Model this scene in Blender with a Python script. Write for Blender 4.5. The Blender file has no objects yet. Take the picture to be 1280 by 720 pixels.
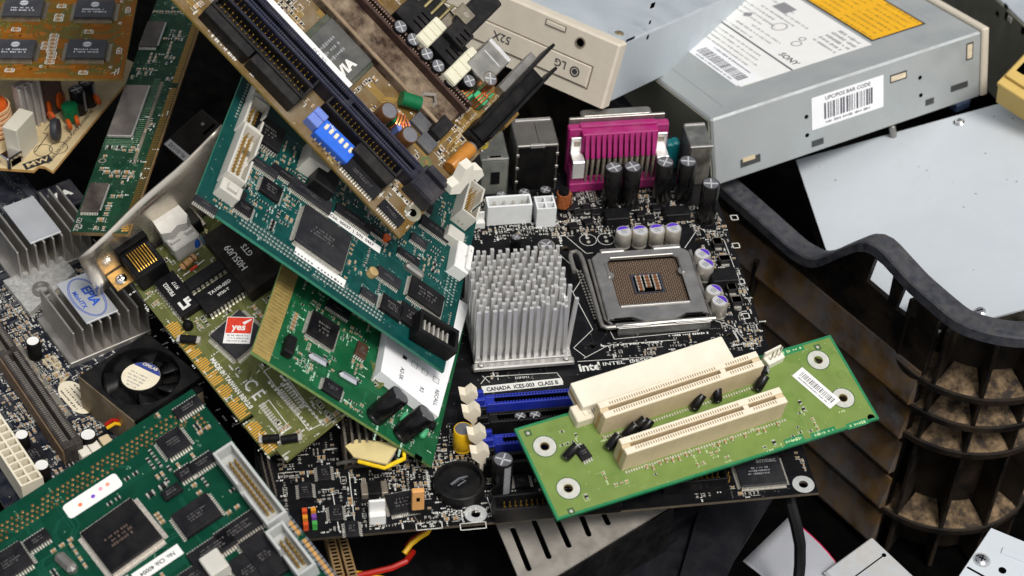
import bpy, math, random
import numpy as np
from mathutils import Vector, Matrix
sc = bpy.context.scene
col = sc.collection
S = 0.001                                   # everything below is written in millimetres
rad = math.radians

# ---------------------------------------------------------------- camera, sky, sun, exposure
FPX = 2400.0
R = np.array([[0.9872370600270071, -0.15233206769006793, 0.04645350861345313],
              [-0.07145983429575765, -0.6843909664696342, -0.7256049180491982],
              [0.1423252591483833, 0.7130245060080539, -0.686541749961586]])
CP = np.array([-173.39543465492207, -658.1537970942749, 677.6444329677084])
cam = bpy.data.cameras.new('camera')
cam.sensor_width = 36.0
cam.lens = FPX / 1280 * 36.0
cam.clip_start = 0.02
cam.clip_end = 50
cam.dof.use_dof = True
cam.dof.focus_distance = 0.945
cam.dof.aperture_fstop = 13.0
co = bpy.data.objects.new('camera', cam)
m3 = R.T @ np.diag([1, -1, -1])
co.matrix_world = Matrix.Translation(Vector(CP * S)) @ Matrix(m3.tolist()).to_4x4()
col.objects.link(co)
sc.camera = co

SUN_EL, SUN_AZ = 60.0, -66.0                 # azimuth measured from +x towards +y
w = bpy.data.worlds.new('World'); sc.world = w; w.use_nodes = True
nt = w.node_tree
bg = nt.nodes['Background']
sky = nt.nodes.new('ShaderNodeTexSky')
sky.sky_type = 'NISHITA'; sky.sun_disc = False
sky.sun_elevation = rad(SUN_EL); sky.sun_rotation = rad(90 - SUN_AZ)
sky.air_density = 1.0; sky.dust_density = 3.0; sky.ozone_density = 1.0
hs = nt.nodes.new('ShaderNodeHueSaturation'); hs.inputs['Saturation'].default_value = 0.2
nt.links.new(sky.outputs[0], hs.inputs['Color'])
nt.links.new(hs.outputs[0], bg.inputs['Color'])
bg.inputs['Strength'].default_value = 0.09
sl = bpy.data.lights.new('sun', 'SUN'); sl.energy = 1.75; sl.angle = rad(16); sl.color = (1, 0.96, 0.9)
so = bpy.data.objects.new('sun', sl); col.objects.link(so)
d = Vector((math.cos(rad(SUN_EL)) * math.cos(rad(SUN_AZ)), math.cos(rad(SUN_EL)) * math.sin(rad(SUN_AZ)), math.sin(rad(SUN_EL))))
so.rotation_euler = d.to_track_quat('Z', 'Y').to_euler()
sc.view_settings.view_transform = 'Standard'
sc.view_settings.look = 'None'
sc.view_settings.exposure = 0.38
sc.view_settings.gamma = 1.0
sc.view_settings.use_curve_mapping = False

# ---------------------------------------------------------------- measuring
def ray(p):
    v = R.T @ np.array([(p[0] - 640) / FPX, (p[1] - 360) / FPX, 1.0])
    return v / np.linalg.norm(v)
def hit(p, O, N):
    v = ray(p); return CP + v * ((N @ (O - CP)) / (N @ v))
def onz(p, z):
    return hit(p, np.array([0, 0, float(z)]), np.array([0, 0, 1.0]))

# ---------------------------------------------------------------- materials
def lin(h):
    if not isinstance(h, str): return h
    c = [int(h[i:i + 2], 16) / 255 for i in (0, 2, 4)]
    return tuple(x / 12.92 if x <= .04045 else ((x + .055) / 1.055) ** 2.4 for x in c)
M = {}
def mat(name, c, rough=.5, metal=0., var=.15, scale=400, dust=0., dcol=(.26, .23, .19), dscale=90, bump=0., bscale=1500, spec=.28, trans=0., coat=0.):
    if name in M: return M[name]
    m = bpy.data.materials.new(name); m.use_nodes = True
    n = m.node_tree.nodes; l = m.node_tree.links
    b = n['Principled BSDF']
    c = lin(c)
    tc = n.new('ShaderNodeTexCoord')
    no = n.new('ShaderNodeTexNoise'); no.inputs['Scale'].default_value = scale; no.inputs['Detail'].default_value = 4
    l.new(tc.outputs['Object'], no.inputs['Vector'])
    rp = n.new('ShaderNodeValToRGB')
    rp.color_ramp.elements[0].position = .3; rp.color_ramp.elements[1].position = .7
    rp.color_ramp.elements[0].color = (*[x * (1 - var) for x in c], 1)
    rp.color_ramp.elements[1].color = (*[min(1, x * (1 + var)) for x in c], 1)
    l.new(no.outputs['Fac'], rp.inputs['Fac'])
    out = rp.outputs['Color']
    rmul = n.new('ShaderNodeMapRange')
    rmul.inputs['To Min'].default_value = max(.03, rough - .1); rmul.inputs['To Max'].default_value = min(1, rough + .12)
    l.new(no.outputs['Fac'], rmul.inputs['Value'])
    rout = rmul.outputs['Result']
    if dust > 0:
        d1 = n.new('ShaderNodeTexNoise'); d1.inputs['Scale'].default_value = dscale; d1.inputs['Detail'].default_value = 8; d1.inputs['Roughness'].default_value = .7
        l.new(tc.outputs['Object'], d1.inputs['Vector'])
        mr = n.new('ShaderNodeMapRange'); mr.inputs['From Min'].default_value = .42; mr.inputs['From Max'].default_value = .72; mr.inputs['To Max'].default_value = dust
        l.new(d1.outputs['Fac'], mr.inputs['Value'])
        mx = n.new('ShaderNodeMix'); mx.data_type = 'RGBA'
        l.new(mr.outputs['Result'], mx.inputs['Factor']); l.new(out, mx.inputs['A']); mx.inputs['B'].default_value = (*dcol, 1)
        out = mx.outputs['Result']
        ad = n.new('ShaderNodeMath'); ad.operation = 'ADD'; ad.use_clamp = True
        l.new(rout, ad.inputs[0]); l.new(mr.outputs['Result'], ad.inputs[1]); rout = ad.outputs[0]
        if metal > 0:
            sb = n.new('ShaderNodeMath'); sb.operation = 'SUBTRACT'; sb.inputs[0].default_value = metal; sb.use_clamp = True
            l.new(mr.outputs['Result'], sb.inputs[1]); l.new(sb.outputs[0], b.inputs['Metallic'])
    l.new(out, b.inputs['Base Color'])
    l.new(rout, b.inputs['Roughness'])
    if not (dust > 0 and metal > 0): b.inputs['Metallic'].default_value = metal
    b.inputs['Specular IOR Level'].default_value = spec
    if coat: b.inputs['Coat Weight'].default_value = coat; b.inputs['Coat Roughness'].default_value = .25
    if trans: b.inputs['Transmission Weight'].default_value = trans
    if bump:
        bn = n.new('ShaderNodeTexNoise'); bn.inputs['Scale'].default_value = bscale; bn.inputs['Detail'].default_value = 5
        l.new(tc.outputs['Object'], bn.inputs['Vector'])
        bp = n.new('ShaderNodeBump'); bp.inputs['Strength'].default_value = bump; bp.inputs['Distance'].default_value = .0004
        l.new(bn.outputs['Fac'], bp.inputs['Height']); l.new(bp.outputs['Normal'], b.inputs['Normal'])
    M[name] = m
    return m
def pcb_mat(name, c, dust=.1, rough=.38, **k):
    return mat(name, c, rough + .06, 0, .12, 120, dust, bump=.06, bscale=700, **{'spec': .13, **k})

chipm = mat('chip_plastic', '19191d', .5, 0, .15, 300, .05, bump=.15, bscale=2500, spec=.14)
chipd = mat('chip_plastic_dark', '121215', .42, 0, .15, 300, .05, bump=.15, bscale=2500, spec=.14)
chipg = mat('chip_plastic_grey', '222328', .45, 0, .15, 300, .08, bump=.15, bscale=2500)
tin = mat('tinned_lead', 'd6d2c8', .38, .6, .15, 900)
tind = mat('dull_lead', 'a39a8c', .45, .7, .25, 700)
gold = mat('gold_contact', 'd0a44c', .34, .8, .2, 500)
goldd = mat('worn_gold_pin', 'bd9642', .4, .8, .2, 500)
alu = mat('aluminium', 'e8e7e5', .34, .55, .05, 350)
alub = mat('brushed_aluminium', 'a9a7a4', .42, .55, .1, 200, .1)
steel = mat('steel', '9d9a95', .34, .8, .12, 150, .15, dcol=(.3, .27, .22))
steeld = mat('stained_steel', '9d958a', .36, 1, .25, 60, .35, dcol=(.22, .15, .08))
chrome = mat('chrome', 'd6d6d8', .16, 1, .1, 100)
copper = mat('copper_wire', 'dc8450', .32, .7, .2, 600)
ivory = mat('ivory_plastic', 'e6dcc6', .5, 0, .05, 150, .12, dcol=(.45, .38, .27))
ivoryt = mat('ivory_plastic_pale', 'e9e4d6', .5, 0, .03, 150, .15, dcol=(.5, .46, .38))
tanp = mat('tan_plastic', 'd6c3a0', .5, 0, .06, 150, .2, dcol=(.3, .22, .13))
white = mat('white_plastic', 'e8e8e4', .42, 0, .04, 200, .05)
whitec = mat('milky_nylon', 'e6e8e8', .35, 0, .04, 200, .03)
greyp = mat('pale_grey_plastic', 'cbc8be', .5, 0, .06, 200, .2)
paper = mat('paper_label', 'ecebe8', .6, 0, .02, 100, .08, dcol=(.55, .52, .47))
papercream = mat('cream_paper', 'e9dfc6', .65, 0, .05, 150, .15)
black = mat('black_plastic', '0f0f11', .42, 0, .2, 250, .05, bump=.05, spec=.2)
blackm = mat('black_plastic_matt', '0a0a0b', .6, 0, .2, 250, .04, spec=.12)
hole = mat('dark_cavity', '040404', .9, 0, 0, spec=0.)
navy = mat('navy_slot_plastic', '1d1e2e', .42, 0, .12, 250, .08)
blue = mat('blue_slot_plastic', '1d2f9e', .4, 0, .08, 250, .08)
blueb = mat('bright_blue_plastic', '2b68d8', .4, 0, .05, 250, .06)
blueg = mat('grey_blue_plastic', '6f86d0', .45, 0, .05, 250, .1)
pink = mat('magenta_plastic', 'a0216a', .45, 0, .1, 200, .25, dcol=(.35, .2, .25))
purple = mat('purple_print', '5a35b8', .4, 0, .05)
capalu = mat('can_top', '88888c', .35, .7, .06, 400)
cross_m = mat('can_cross', 'd0d0d2', .4, .3, .04, 400)
capside = mat('can_side', 'c4beb2', .36, .6, .08, 300)
sleeve = mat('black_sleeve', '0d0d0f', .24, 0, .15, 150, .08)
brownsl = mat('brown_sleeve', '5a3a22', .25, 0, .3, 150, .2)
orangesl = mat('orange_sleeve', 'b8792f', .25, 0, .15, 150, .05)
silk = mat('silkscreen_white', 'dcdcd6', .6, 0, .08, 500)
silkk = mat('print_black', '26262a', .6, 0, .1, 500)
printg = mat('print_grey', '8d8d90', .6, 0, .1, 500)
dimprint = mat('print_faint', '5c5a58', .6, 0, .1, 500)
capbody = mat('ceramic_tan', 'a8865c', .45, 0, .25, 800)
resbody = mat('resistor_black', '1c1a1c', .4, 0, .2, 800)
green_c = mat('green_ferrite', '4cb07a', .4, 0, .1, 300)
greensl = mat('green_sleeve', '14683f', .3, 0, .1, 300)
red = mat('red_insulation', 'a81c12', .4, 0, .05)
yellow = mat('yellow_insulation', 'e3b21a', .4, 0, .05)
orange = mat('orange_epoxy', 'c8581f', .35, 0, .1)
teal_c = mat('teal_jack', '12656b', .4, 0, .1)

# ---------------------------------------------------------------- mesh building
class MB:
    def __init__(s): s.v = []; s.f = []; s.m = []
    def add(s, vs, fs, m=0):
        o = len(s.v); s.v += [tuple(x) for x in vs]
        for f in fs: s.f.append(tuple(i + o for i in f)); s.m.append(m)
        return s
    def box(s, x, y, z, sx, sy, sz, m=0, rz=0, ch=0, taper=0):
        """centred on x, y, standing on z"""
        hx, hy = sx / 2, sy / 2
        c, q = math.cos(rad(rz)), math.sin(rad(rz))
        def T(a, b, h): return (x + a * c - b * q, y + a * q + b * c, z + h)
        if ch <= 0:
            tx, ty = hx - taper, hy - taper
            vs = [T(-hx, -hy, 0), T(hx, -hy, 0), T(hx, hy, 0), T(-hx, hy, 0), T(-tx, -ty, sz), T(tx, -ty, sz), T(tx, ty, sz), T(-tx, ty, sz)]
            return s.add(vs, [(3, 2, 1, 0), (4, 5, 6, 7), (0, 1, 5, 4), (1, 2, 6, 5), (2, 3, 7, 6), (3, 0, 4, 7)], m)
        def ring(a, b, h, k): return [T(-a + k, -b, h), T(a - k, -b, h), T(a, -b + k, h), T(a, b - k, h), T(a - k, b, h), T(-a + k, b, h), T(-a, b - k, h), T(-a, -b + k, h)]
        vs = ring(hx, hy, 0, ch) + ring(hx - taper, hy - taper, sz - ch, ch) + ring(hx - ch - taper, hy - ch - taper, sz, ch * .6)
        fs = [tuple(range(7, -1, -1)), tuple(range(16, 24))]
        for k in (0, 8):
            for i in range(8):
                j = (i + 1) % 8; fs.append((k + i, k + j, k + 8 + j, k + 8 + i))
        return s.add(vs, fs, m)
    def lathe(s, x, y, prof, n=20, mats=None, m=0):
        """prof: (r, z) from the bottom up; closed at both ends"""
        vs = []; fs = []; ms = []
        for r, z in prof:
            for i in range(n):
                a = 2 * math.pi * i / n; vs.append((x + r * math.cos(a), y + r * math.sin(a), z))
        o = len(s.v); s.v += vs
        for k in range(len(prof) - 1):
            for i in range(n):
                j = (i + 1) % n
                s.f.append((o + k * n + i, o + k * n + j, o + (k + 1) * n + j, o + (k + 1) * n + i)); s.m.append(mats[k] if mats else m)
        s.f.append(tuple(o + i for i in range(n - 1, -1, -1))); s.m.append(mats[0] if mats else m)
        t = o + (len(prof) - 1) * n
        s.f.append(tuple(t + i for i in range(n))); s.m.append(mats[-1] if mats else m)
        return s
    def ring(s, x, y, z, r0, r1, h, n=24, m=0):
        vs = []
        for r, zz in ((r0, 0), (r1, 0), (r1, h), (r0, h)):
            for i in range(n):
                a = 2 * math.pi * i / n; vs.append((x + r * math.cos(a), y + r * math.sin(a), z + zz))
        fs = []
        for k in range(4):
            k2 = (k + 1) % 4
            for i in range(n):
                j = (i + 1) % n; fs.append((k * n + i, k * n + j, k2 * n + j, k2 * n + i))
        return s.add(vs, fs, m)
    def prism(s, poly, z0, z1, m=0, mt=None):
        n = len(poly)
        a = sum(poly[i][0] * poly[(i + 1) % n][1] - poly[(i + 1) % n][0] * poly[i][1] for i in range(n))
        if a < 0: poly = poly[::-1]
        vs = [(p[0], p[1], z0) for p in poly] + [(p[0], p[1], z1) for p in poly]
        s.add(vs, [tuple(range(n - 1, -1, -1))] + [(i, (i + 1) % n, n + (i + 1) % n, n + i) for i in range(n)], m)
        o = len(s.v) - n
        s.f.append(tuple(range(o, o + n))); s.m.append(m if mt is None else mt)
        return s
    def disc(s, x, y, z, r, n=8, m=0):
        return s.add([(x + r * math.cos(2 * math.pi * i / n), y + r * math.sin(2 * math.pi * i / n), z) for i in range(n)], [tuple(range(n))], m)
    def strip(s, p, q, wd, z, m=0):
        dx, dy = q[0] - p[0], q[1] - p[1]; L = math.hypot(dx, dy) or 1
        nx, ny = -dy / L * wd / 2, dx / L * wd / 2
        ex, ey = dx / L * wd * .3, dy / L * wd * .3
        return s.add([(p[0] - ex + nx, p[1] - ey + ny, z), (p[0] - ex - nx, p[1] - ey - ny, z), (q[0] + ex - nx, q[1] + ey - ny, z), (q[0] + ex + nx, q[1] + ey + ny, z)], [(0, 1, 2, 3)], m)
    def tube(s, pts, r, n=8, m=0):
        pts = [Vector(p) for p in pts]; vs = []; fs = []
        up = Vector((0, 0, 1)); prev = None
        for i, p in enumerate(pts):
            t = (pts[min(i + 1, len(pts) - 1)] - pts[max(i - 1, 0)]).normalized()
            if prev is None:
                a = t.cross(up)
                if a.length < .1: a = t.cross(Vector((1, 0, 0)))
            else: a = prev - t * prev.dot(t)
            a.normalize(); prev = a; b = t.cross(a)
            rr = r[i] if isinstance(r, (list, tuple)) else r
            for k in range(n):
                g = 2 * math.pi * k / n; vs.append(p + a * (rr * math.cos(g)) + b * (rr * math.sin(g)))
        for i in range(len(pts) - 1):
            for k in range(n):
                j = (k + 1) % n; fs.append((i * n + k, i * n + j, (i + 1) * n + j, (i + 1) * n + k))
        fs.append(tuple(range(n - 1, -1, -1))); fs.append(tuple((len(pts) - 1) * n + k for k in range(n)))
        return s.add(vs, fs, m)
    def mesh(s, name, mats):
        me = bpy.data.meshes.new(name)
        me.from_pydata([(a * S, b * S, c * S) for a, b, c in s.v], [], s.f)
        for m in (mats if isinstance(mats, (list, tuple)) else [mats]): me.materials.append(m)
        if len(me.materials) > 1: me.polygons.foreach_set('material_index', s.m)
        me.update()
        return me
    def smooth(s): s.sm = True; return s

def put(name, me, parent=None, loc=(0, 0, 0), rz=0, kind=None, label=None, mtx=None):
    o = bpy.data.objects.new(name, me); col.objects.link(o)
    if parent is not None: o.parent = parent
    if mtx is not None: o.matrix_local = mtx
    else:
        o.location = (loc[0] * S, loc[1] * S, loc[2] * S); o.rotation_euler = (0, 0, rad(rz))
    if kind: o['kind'] = kind
    if label: o['label'] = label
    return o
def shade(me, ang=35):
    me.polygons.foreach_set('use_smooth', [True] * len(me.polygons))
    try: me.set_sharp_from_angle(angle=rad(ang))
    except Exception: pass
    return me
cache = {}
def cached(key, fn):
    if key not in cache: cache[key] = fn()
    return cache[key]
def thing(name, label, cat, group=None, mtx=None):
    o = bpy.data.objects.new(name, None); o.empty_display_size = .01; col.objects.link(o)
    o['label'] = label; o['category'] = cat
    if group: o['group'] = group
    if mtx is not None: o.matrix_world = mtx
    return o
def tag(o, label, cat, group=None):
    o['label'] = label; o['category'] = cat
    if group: o['group'] = group
    return o

def plate_mesh(name, loops, t, mats, z=0, edge=True):
    """flat sheet with real holes: the first loop is the outline, the others holes; its top lies on z"""
    cu = bpy.data.curves.new('c', 'CURVE'); cu.dimensions = '2D'; cu.fill_mode = 'BOTH'; cu.extrude = t / 2 * S
    for lp in loops:
        sp = cu.splines.new('POLY'); sp.points.add(len(lp) - 1)
        for p, q in zip(sp.points, lp): p.co = (q[0] * S, q[1] * S, 0, 1)
        sp.use_cyclic_u = True
    ob = bpy.data.objects.new('c', cu); col.objects.link(ob)
    me = bpy.data.meshes.new_from_object(ob)
    bpy.data.objects.remove(ob); bpy.data.curves.remove(cu)
    me.name = name
    me.transform(Matrix.Translation((0, 0, (z - t / 2) * S)))
    me.materials.clear()
    for m in mats: me.materials.append(m)
    for p in me.polygons: p.material_index = 1 if (len(mats) > 1 and abs(p.normal.z) < .5) else 0
    me.update()
    return me
def rrect(w_, h_, r, n=5):
    p = []
    for cx_, cy_, a0_ in ((w_ / 2 - r, h_ / 2 - r, 0), (-w_ / 2 + r, h_ / 2 - r, 90), (-w_ / 2 + r, -h_ / 2 + r, 180), (w_ / 2 - r, -h_ / 2 + r, 270)):
        p += [(cx_ + r * math.cos(rad(a0_ + 90 * i / n)), cy_ + r * math.sin(rad(a0_ + 90 * i / n))) for i in range(n + 1)]
    return p
def circ(x, y, r, n=20): return [(x + r * math.cos(2 * math.pi * i / n), y + r * math.sin(2 * math.pi * i / n)) for i in range(n)]

def text_mesh(body, size, m, align='CENTER', stretch=1.0, bold=0):
    def mk():
        cu = bpy.data.curves.new('t', 'FONT'); cu.body = body; cu.size = size * S; cu.align_x = align; cu.align_y = 'CENTER'
        cu.resolution_u = 2; cu.offset = bold * S
        ob = bpy.data.objects.new('t', cu); col.objects.link(ob)
        me = bpy.data.meshes.new_from_object(ob)
        bpy.data.objects.remove(ob); bpy.data.curves.remove(cu)
        me.name = 'marking'; me.materials.clear(); me.materials.append(m)
        if stretch != 1: me.transform(Matrix.Diagonal((stretch, 1, 1, 1)))
        return me
    return cached(('t', body, size, m.name, align, stretch, bold), mk)
def dashes(mb, x, y, wd, size, z, rng, rz=0, m=0):
    """a line of print too small to read"""
    c, q = math.cos(rad(rz)), math.sin(rad(rz)); u = -wd / 2
    while u < wd / 2:
        k = size * rng.choice((.35, .5, .6, .6)); k2 = size * rng.choice((.5, .75, 1))
        mb.box(x + (u + k / 2) * c, y + (u + k / 2) * q, z, k, k2, .02, m, rz)
        u += k + size * rng.choice((.2, .25, .3, .9))

# ---------------------------------------------------------------- a printed circuit board
class Board:
    def __init__(s, name, label, cat, O, N, pa=None, pb=None, group=None):
        s.O = np.array(O, float); N = np.array(N, float); s.N = N / np.linalg.norm(N)
        X = hit(pb, s.O, s.N) - hit(pa, s.O, s.N) if pa else np.array([1., 0, 0])
        X = X - s.N * (X @ s.N); s.X = X / np.linalg.norm(X); s.Y = np.cross(s.N, s.X)
        A = np.array([s.X, s.Y, s.N]).T
        s.root = thing(name, label, cat, group, Matrix.Translation(Vector(s.O * S)) @ Matrix(A.tolist()).to_4x4())
        s.keep = []; s.poly = None
        s.rng = random.Random(name)
        s.silk = MB()
    def L(s, px, py=None, h=0):
        if py is None: px, py = px
        P = hit((px, py), s.O + s.N * h, s.N) - s.O
        return float(P @ s.X), float(P @ s.Y)
    def plate(s, poly, mats, holes=(), t=1.6, name='circuit_board'):
        s.poly = poly
        return put(name, plate_mesh(name, [poly] + [circ(*h) for h in holes], t, mats), s.root)
    def inside(s, x, y, mg=0):
        p = s.poly; n = len(p); c = False
        for i in range(n):
            x1, y1 = p[i]; x2, y2 = p[(i + 1) % n]
            if (y1 > y) != (y2 > y) and x < (x2 - x1) * (y - y1) / (y2 - y1) + x1: c = not c
            if mg:
                L2 = (x2 - x1) ** 2 + (y2 - y1) ** 2
                k = max(0, min(1, ((x - x1) * (x2 - x1) + (y - y1) * (y2 - y1)) / L2))
                if math.hypot(x - x1 - k * (x2 - x1), y - y1 - k * (y2 - y1)) < mg: return False
        return c
    def free(s, x, y, mg=.5):
        for a, b, c, d in s.keep:
            if a - mg < x < b + mg and c - mg < y < d + mg: return False
        return True
    def block(s, x, y, sx, sy, rz=0):
        c, q = abs(math.cos(rad(rz))), abs(math.sin(rad(rz)))
        ex, ey = (sx * c + sy * q) / 2, (sx * q + sy * c) / 2
        s.keep.append((x - ex, x + ex, y - ey, y + ey))
    # -- parts
    def part(s, name, mb, mats, x=0, y=0, z=0, rz=0, kind=None, label=None, parent=None, sm=0, key=None):
        def mk():
            me = (mb() if callable(mb) else mb).mesh(name, mats)
            return shade(me, sm) if sm else me
        me = cached(key, mk) if key else mk()
        return put(name, me, parent or s.root, (x, y, z), rz, kind, label)
    def text(s, body, size, m, px=None, xy=None, z=.06, rz=0, parent=None, align='CENTER', stretch=1, name='marking', bold=0):
        x, y = s.L(*px, h=z) if px else xy
        return put(name, text_mesh(body, size, m, align, stretch, bold), parent or s.root, (x, y, z), rz)
    def chip(s, px, sx, sy, h=2.2, sides='xy', pitch=.8, rz=0, m=None, lead=None, xy=None, mark=True, name='chip', reach=1.5, lw=.6, mcol=None):
        """sides: on which sides the leads stand ('x' = at the ends of its x size)"""
        x, y = xy if xy else s.L(*px, h=h)
        m = m or chipm; lead = lead or tin
        s.block(x, y, sx + 2 * reach, sy + 2 * reach, rz)
        def body():
            b = MB(); b.box(0, 0, .25, sx, sy, h - .25, 0, ch=min(.3, h * .15))
            b.lathe(-sx / 2 + 1.6, -sy / 2 + 1.6, [(.5, h - .02), (.5, h + .02)], 8, m=0) if sx > 8 else None
            return b
        o = s.part(name, body, m, x, y, 0, rz, key=('chip', sx, sy, h, m.name))
        def legs():
            b = MB(); k = pitch * lw / 2
            prof = [(0, h * .5), (.35, h * .5), (.6, .22), (reach, .22), (reach, .02), (.45, .02), (.2, h * .5 - .2), (0, h * .5 - .2)]
            for ax in ('x', 'y'):
                if ax not in sides: continue
                ln, off = (sy, sx / 2) if ax == 'x' else (sx, sy / 2)
                n = max(2, int((ln - pitch) / pitch) + 1)
                for sg in (-1, 1):
                    for i in range(n):
                        u = (i - (n - 1) / 2) * pitch
                        vs = []
                        for e in (-k, k):
                            for d_, z_ in prof:
                                vs.append((sg * (off + d_), u + e, z_) if ax == 'x' else (u + e, sg * (off + d_), z_))
                        q = len(prof)
                        b.add(vs, [tuple(range(q)), tuple(range(2 * q - 1, q - 1, -1))] + [(i2, (i2 + 1) % q, q + (i2 + 1) % q, q + i2) for i2 in range(q)])
            return b
        if sides: s.part('chip_leads', legs, lead, parent=o, kind='stuff', key=('legs', sx, sy, h, sides, pitch, reach, lw, lead.name))
        if mark:
            b = MB(); r = s.rng; wd = sx * .55; sz = min(1.5, sy * .1) if mark is True else mark
            k = 3 if sy > 8 else 2
            for i in range(k): dashes(b, r.uniform(-.05, .05) * sx, (k / 2 - i - .5) * sz * 1.6, wd * r.uniform(.6, 1), sz, h + .01, r)
            s.part('marking', b, mcol or dimprint, parent=o, kind='stuff')
        return o
    def cap(s, base, r, h, side=None, top=None, rz=0, stripe=None, xy=None, name='capacitor', tilt=None, cross=True, pur=None):
        x, y = xy if xy else s.L(*base)
        side = side or sleeve; top = top or capalu
        s.block(x, y, 2 * r, 2 * r)
        mats = [side, (cross_m if pur else top), hole if pur else cross_m, pur or stripe or silk, printg]
        def mk():
            b = MB()
            prof = [(r * .96, 0), (r * .96, r * .18), (r * .9, r * .26), (r, r * .4), (r, h - r * .1), (r * .93, h), (r * .86, h + .02), (r * .84, h - r * .04), (.01, h - r * .04)]
            b.lathe(0, 0, prof, 22, [0, 0, 0, 0, 0, 0, 1, 1])
            if cross:
                for a in (45, -45): b.box(0, 0, h - r * .05, r * 1.5, r * .13, r * .08, 2, a) if not pur else None
            if pur:
                pts = [(r * .82 * math.cos(rad(a)), r * .82 * math.sin(rad(a))) for a in range(25, 156, 10)]
                b.prism(pts, h - r * .04, h + .06, 3)
                for i in range(3): b.box(0, r * (.12 - .24 * i), h - r * .04, r * .7, r * .08, r * .05, 4)
            if stripe:
                n = 6; a0 = -.35
                for i in range(n):
                    a, a2 = a0 + .7 * i / n, a0 + .7 * (i + 1) / n
                    b.add([(r * 1.005 * math.cos(t_), r * 1.005 * math.sin(t_), z_) for z_ in (r * .5, h - r * .2) for t_ in (a, a2)], [(0, 1, 3, 2)], 3)
            return b
        o = s.part(name, mk, mats, x, y, 0, rz, sm=40, key=('cap', r, h, side.name, top.name, cross, pur.name if pur else 0, stripe.name if stripe else 0))
        if tilt:
            o.rotation_euler = (rad(tilt[0]), rad(tilt[1]), rad(rz)); o.location.z = tilt[2] * S
        return o
    def header(s, x, y, sx, sy, h, rz=0, shell=None, nx=10, ny=2, pin=None, wall=1.1, name='pin_header', floor=2., pinh=None, notch=True, pitch=2.54, thick=.64):
        """open-topped shrouded header"""
        shell = shell or greyp; pin = pin or goldd
        s.block(x, y, sx, sy, rz)
        b = MB()
        b.box(0, 0, 0, sx - .02, sy - .02, floor)
        b.box(0, sy / 2 - wall / 2, .01, sx, wall, h, ch=.15)
        if notch:
            g = 4.5; q = (sx - g) / 2
            b.box(-(g + q) / 2, -sy / 2 + wall / 2, .01, q, wall, h, ch=.15); b.box((g + q) / 2, -sy / 2 + wall / 2, .01, q, wall, h, ch=.15)
        else: b.box(0, -sy / 2 + wall / 2, .01, sx, wall, h, ch=.15)
        for e in (-1, 1): b.box(e * (sx / 2 - wall / 2), 0, .02, wall, sy - 2 * wall, h, ch=.15)
        o = s.part(name, b, shell, x, y, 0, rz)
        p = MB(); ph = pinh or h * .8
        for i in range(nx):
            for j in range(ny):
                p.box((i - (nx - 1) / 2) * pitch, (j - (ny - 1) / 2) * pitch, floor, thick, thick, ph - floor, taper=thick * .18)
        s.part('header_pins', p, pin, parent=o, kind='stuff')
        return o
    def slot(s, x, y, sx, sy, h, rz=0, m=None, top=None, gap=2.2, key=.74, name='expansion_slot', slits=True, mslit=None, pitch=1.27, keyw=2.5):
        """card slot: two long lips with a groove between them, crossed by a key"""
        m = m or ivory; s.block(x, y, sx, sy, rz)
        b = MB(); g = gap / 2; lw = sy / 2 - g; e = 4.0
        b.box(0, 0, 0, sx, sy, h * .45)
        for q in (-1, 1): b.box(0, q * (g + lw / 2), h * .45, sx, lw, h * .55, ch=.25)
        for q in (-1, 1): b.box(q * (sx / 2 - e / 2), 0, h * .45, e, gap, h * .5)
        if key: b.box(sx * (key - .5), 0, h * .45, keyw, gap, h * .52)
        o = s.part(name, b, m, x, y, 0, rz)
        c = MB(); c.box(0, 0, h * .45, sx - 2 * e, gap * .96, .05)
        n = int((sx - 2 * e) / pitch)
        if slits:
            for q in (-1, 1):
                for i in range(n):
                    u = (i - (n - 1) / 2) * pitch
                    if key and abs(u - sx * (key - .5)) < keyw * .8: continue
                    c.box(u, q * (g + lw * .35), h - .01, pitch * .42, lw * .5, .03)
        s.part('contact_slits', c, mslit or hole, parent=o, kind='stuff')
        return o
    def hole_ring(s, px, r0, r1, m=None, xy=None):
        x, y = xy or s.L(*px)
        s.block(x, y, 2 * r1, 2 * r1)
        return s.part('mounting_ring', lambda: MB().ring(0, 0, .0, r0, r1, .06, 28), m or tin, x, y, 0, key=('ring', r0, r1, (m or tin).name))
    # -- many small things
    def traces(s, n, m, seed=1, wd=.32, step=9, via=tin, viar=.4, bundle=(2, 7), pitch=.75, nvia=0):
        r = random.Random(seed); b = MB()
        xs = [p[0] for p in s.poly]; ys = [p[1] for p in s.poly]
        D = [(1, 0), (.707, .707), (0, 1), (-.707, .707), (-1, 0), (-.707, -.707), (0, -1), (.707, -.707)]
        for i in range(n):
            x, y = r.uniform(min(xs), max(xs)), r.uniform(min(ys), max(ys))
            if not s.inside(x, y, 2): continue
            k = r.randrange(0, 8, 2); nb = r.randint(*bundle)
            segs = [(k, r.uniform(.4, 1.6) * step)]
            for q in range(r.randint(1, 4)):
                k = (k + r.choice((-1, 1))) % 8; segs.append((k, r.uniform(.3, 1.4) * step * (.6 if k % 2 else 1)))
            for j in range(nb):
                off = (j - nb / 2) * pitch
                px = x - D[segs[0][0]][1] * off; py = y + D[segs[0][0]][0] * off
                z = .012 + .03 * r.random()
                for (k2, L) in segs:
                    L += r.uniform(0, .8)
                    qx, qy = px + D[k2][0] * L, py + D[k2][1] * L
                    if not s.inside(qx, qy, 1): break
                    b.strip((px, py), (qx, qy), wd, z, 0); px, py = qx, qy
                if via and r.random() < .7: b.disc(px, py, .05 + .01 * r.random(), viar, 7, 1)
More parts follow.
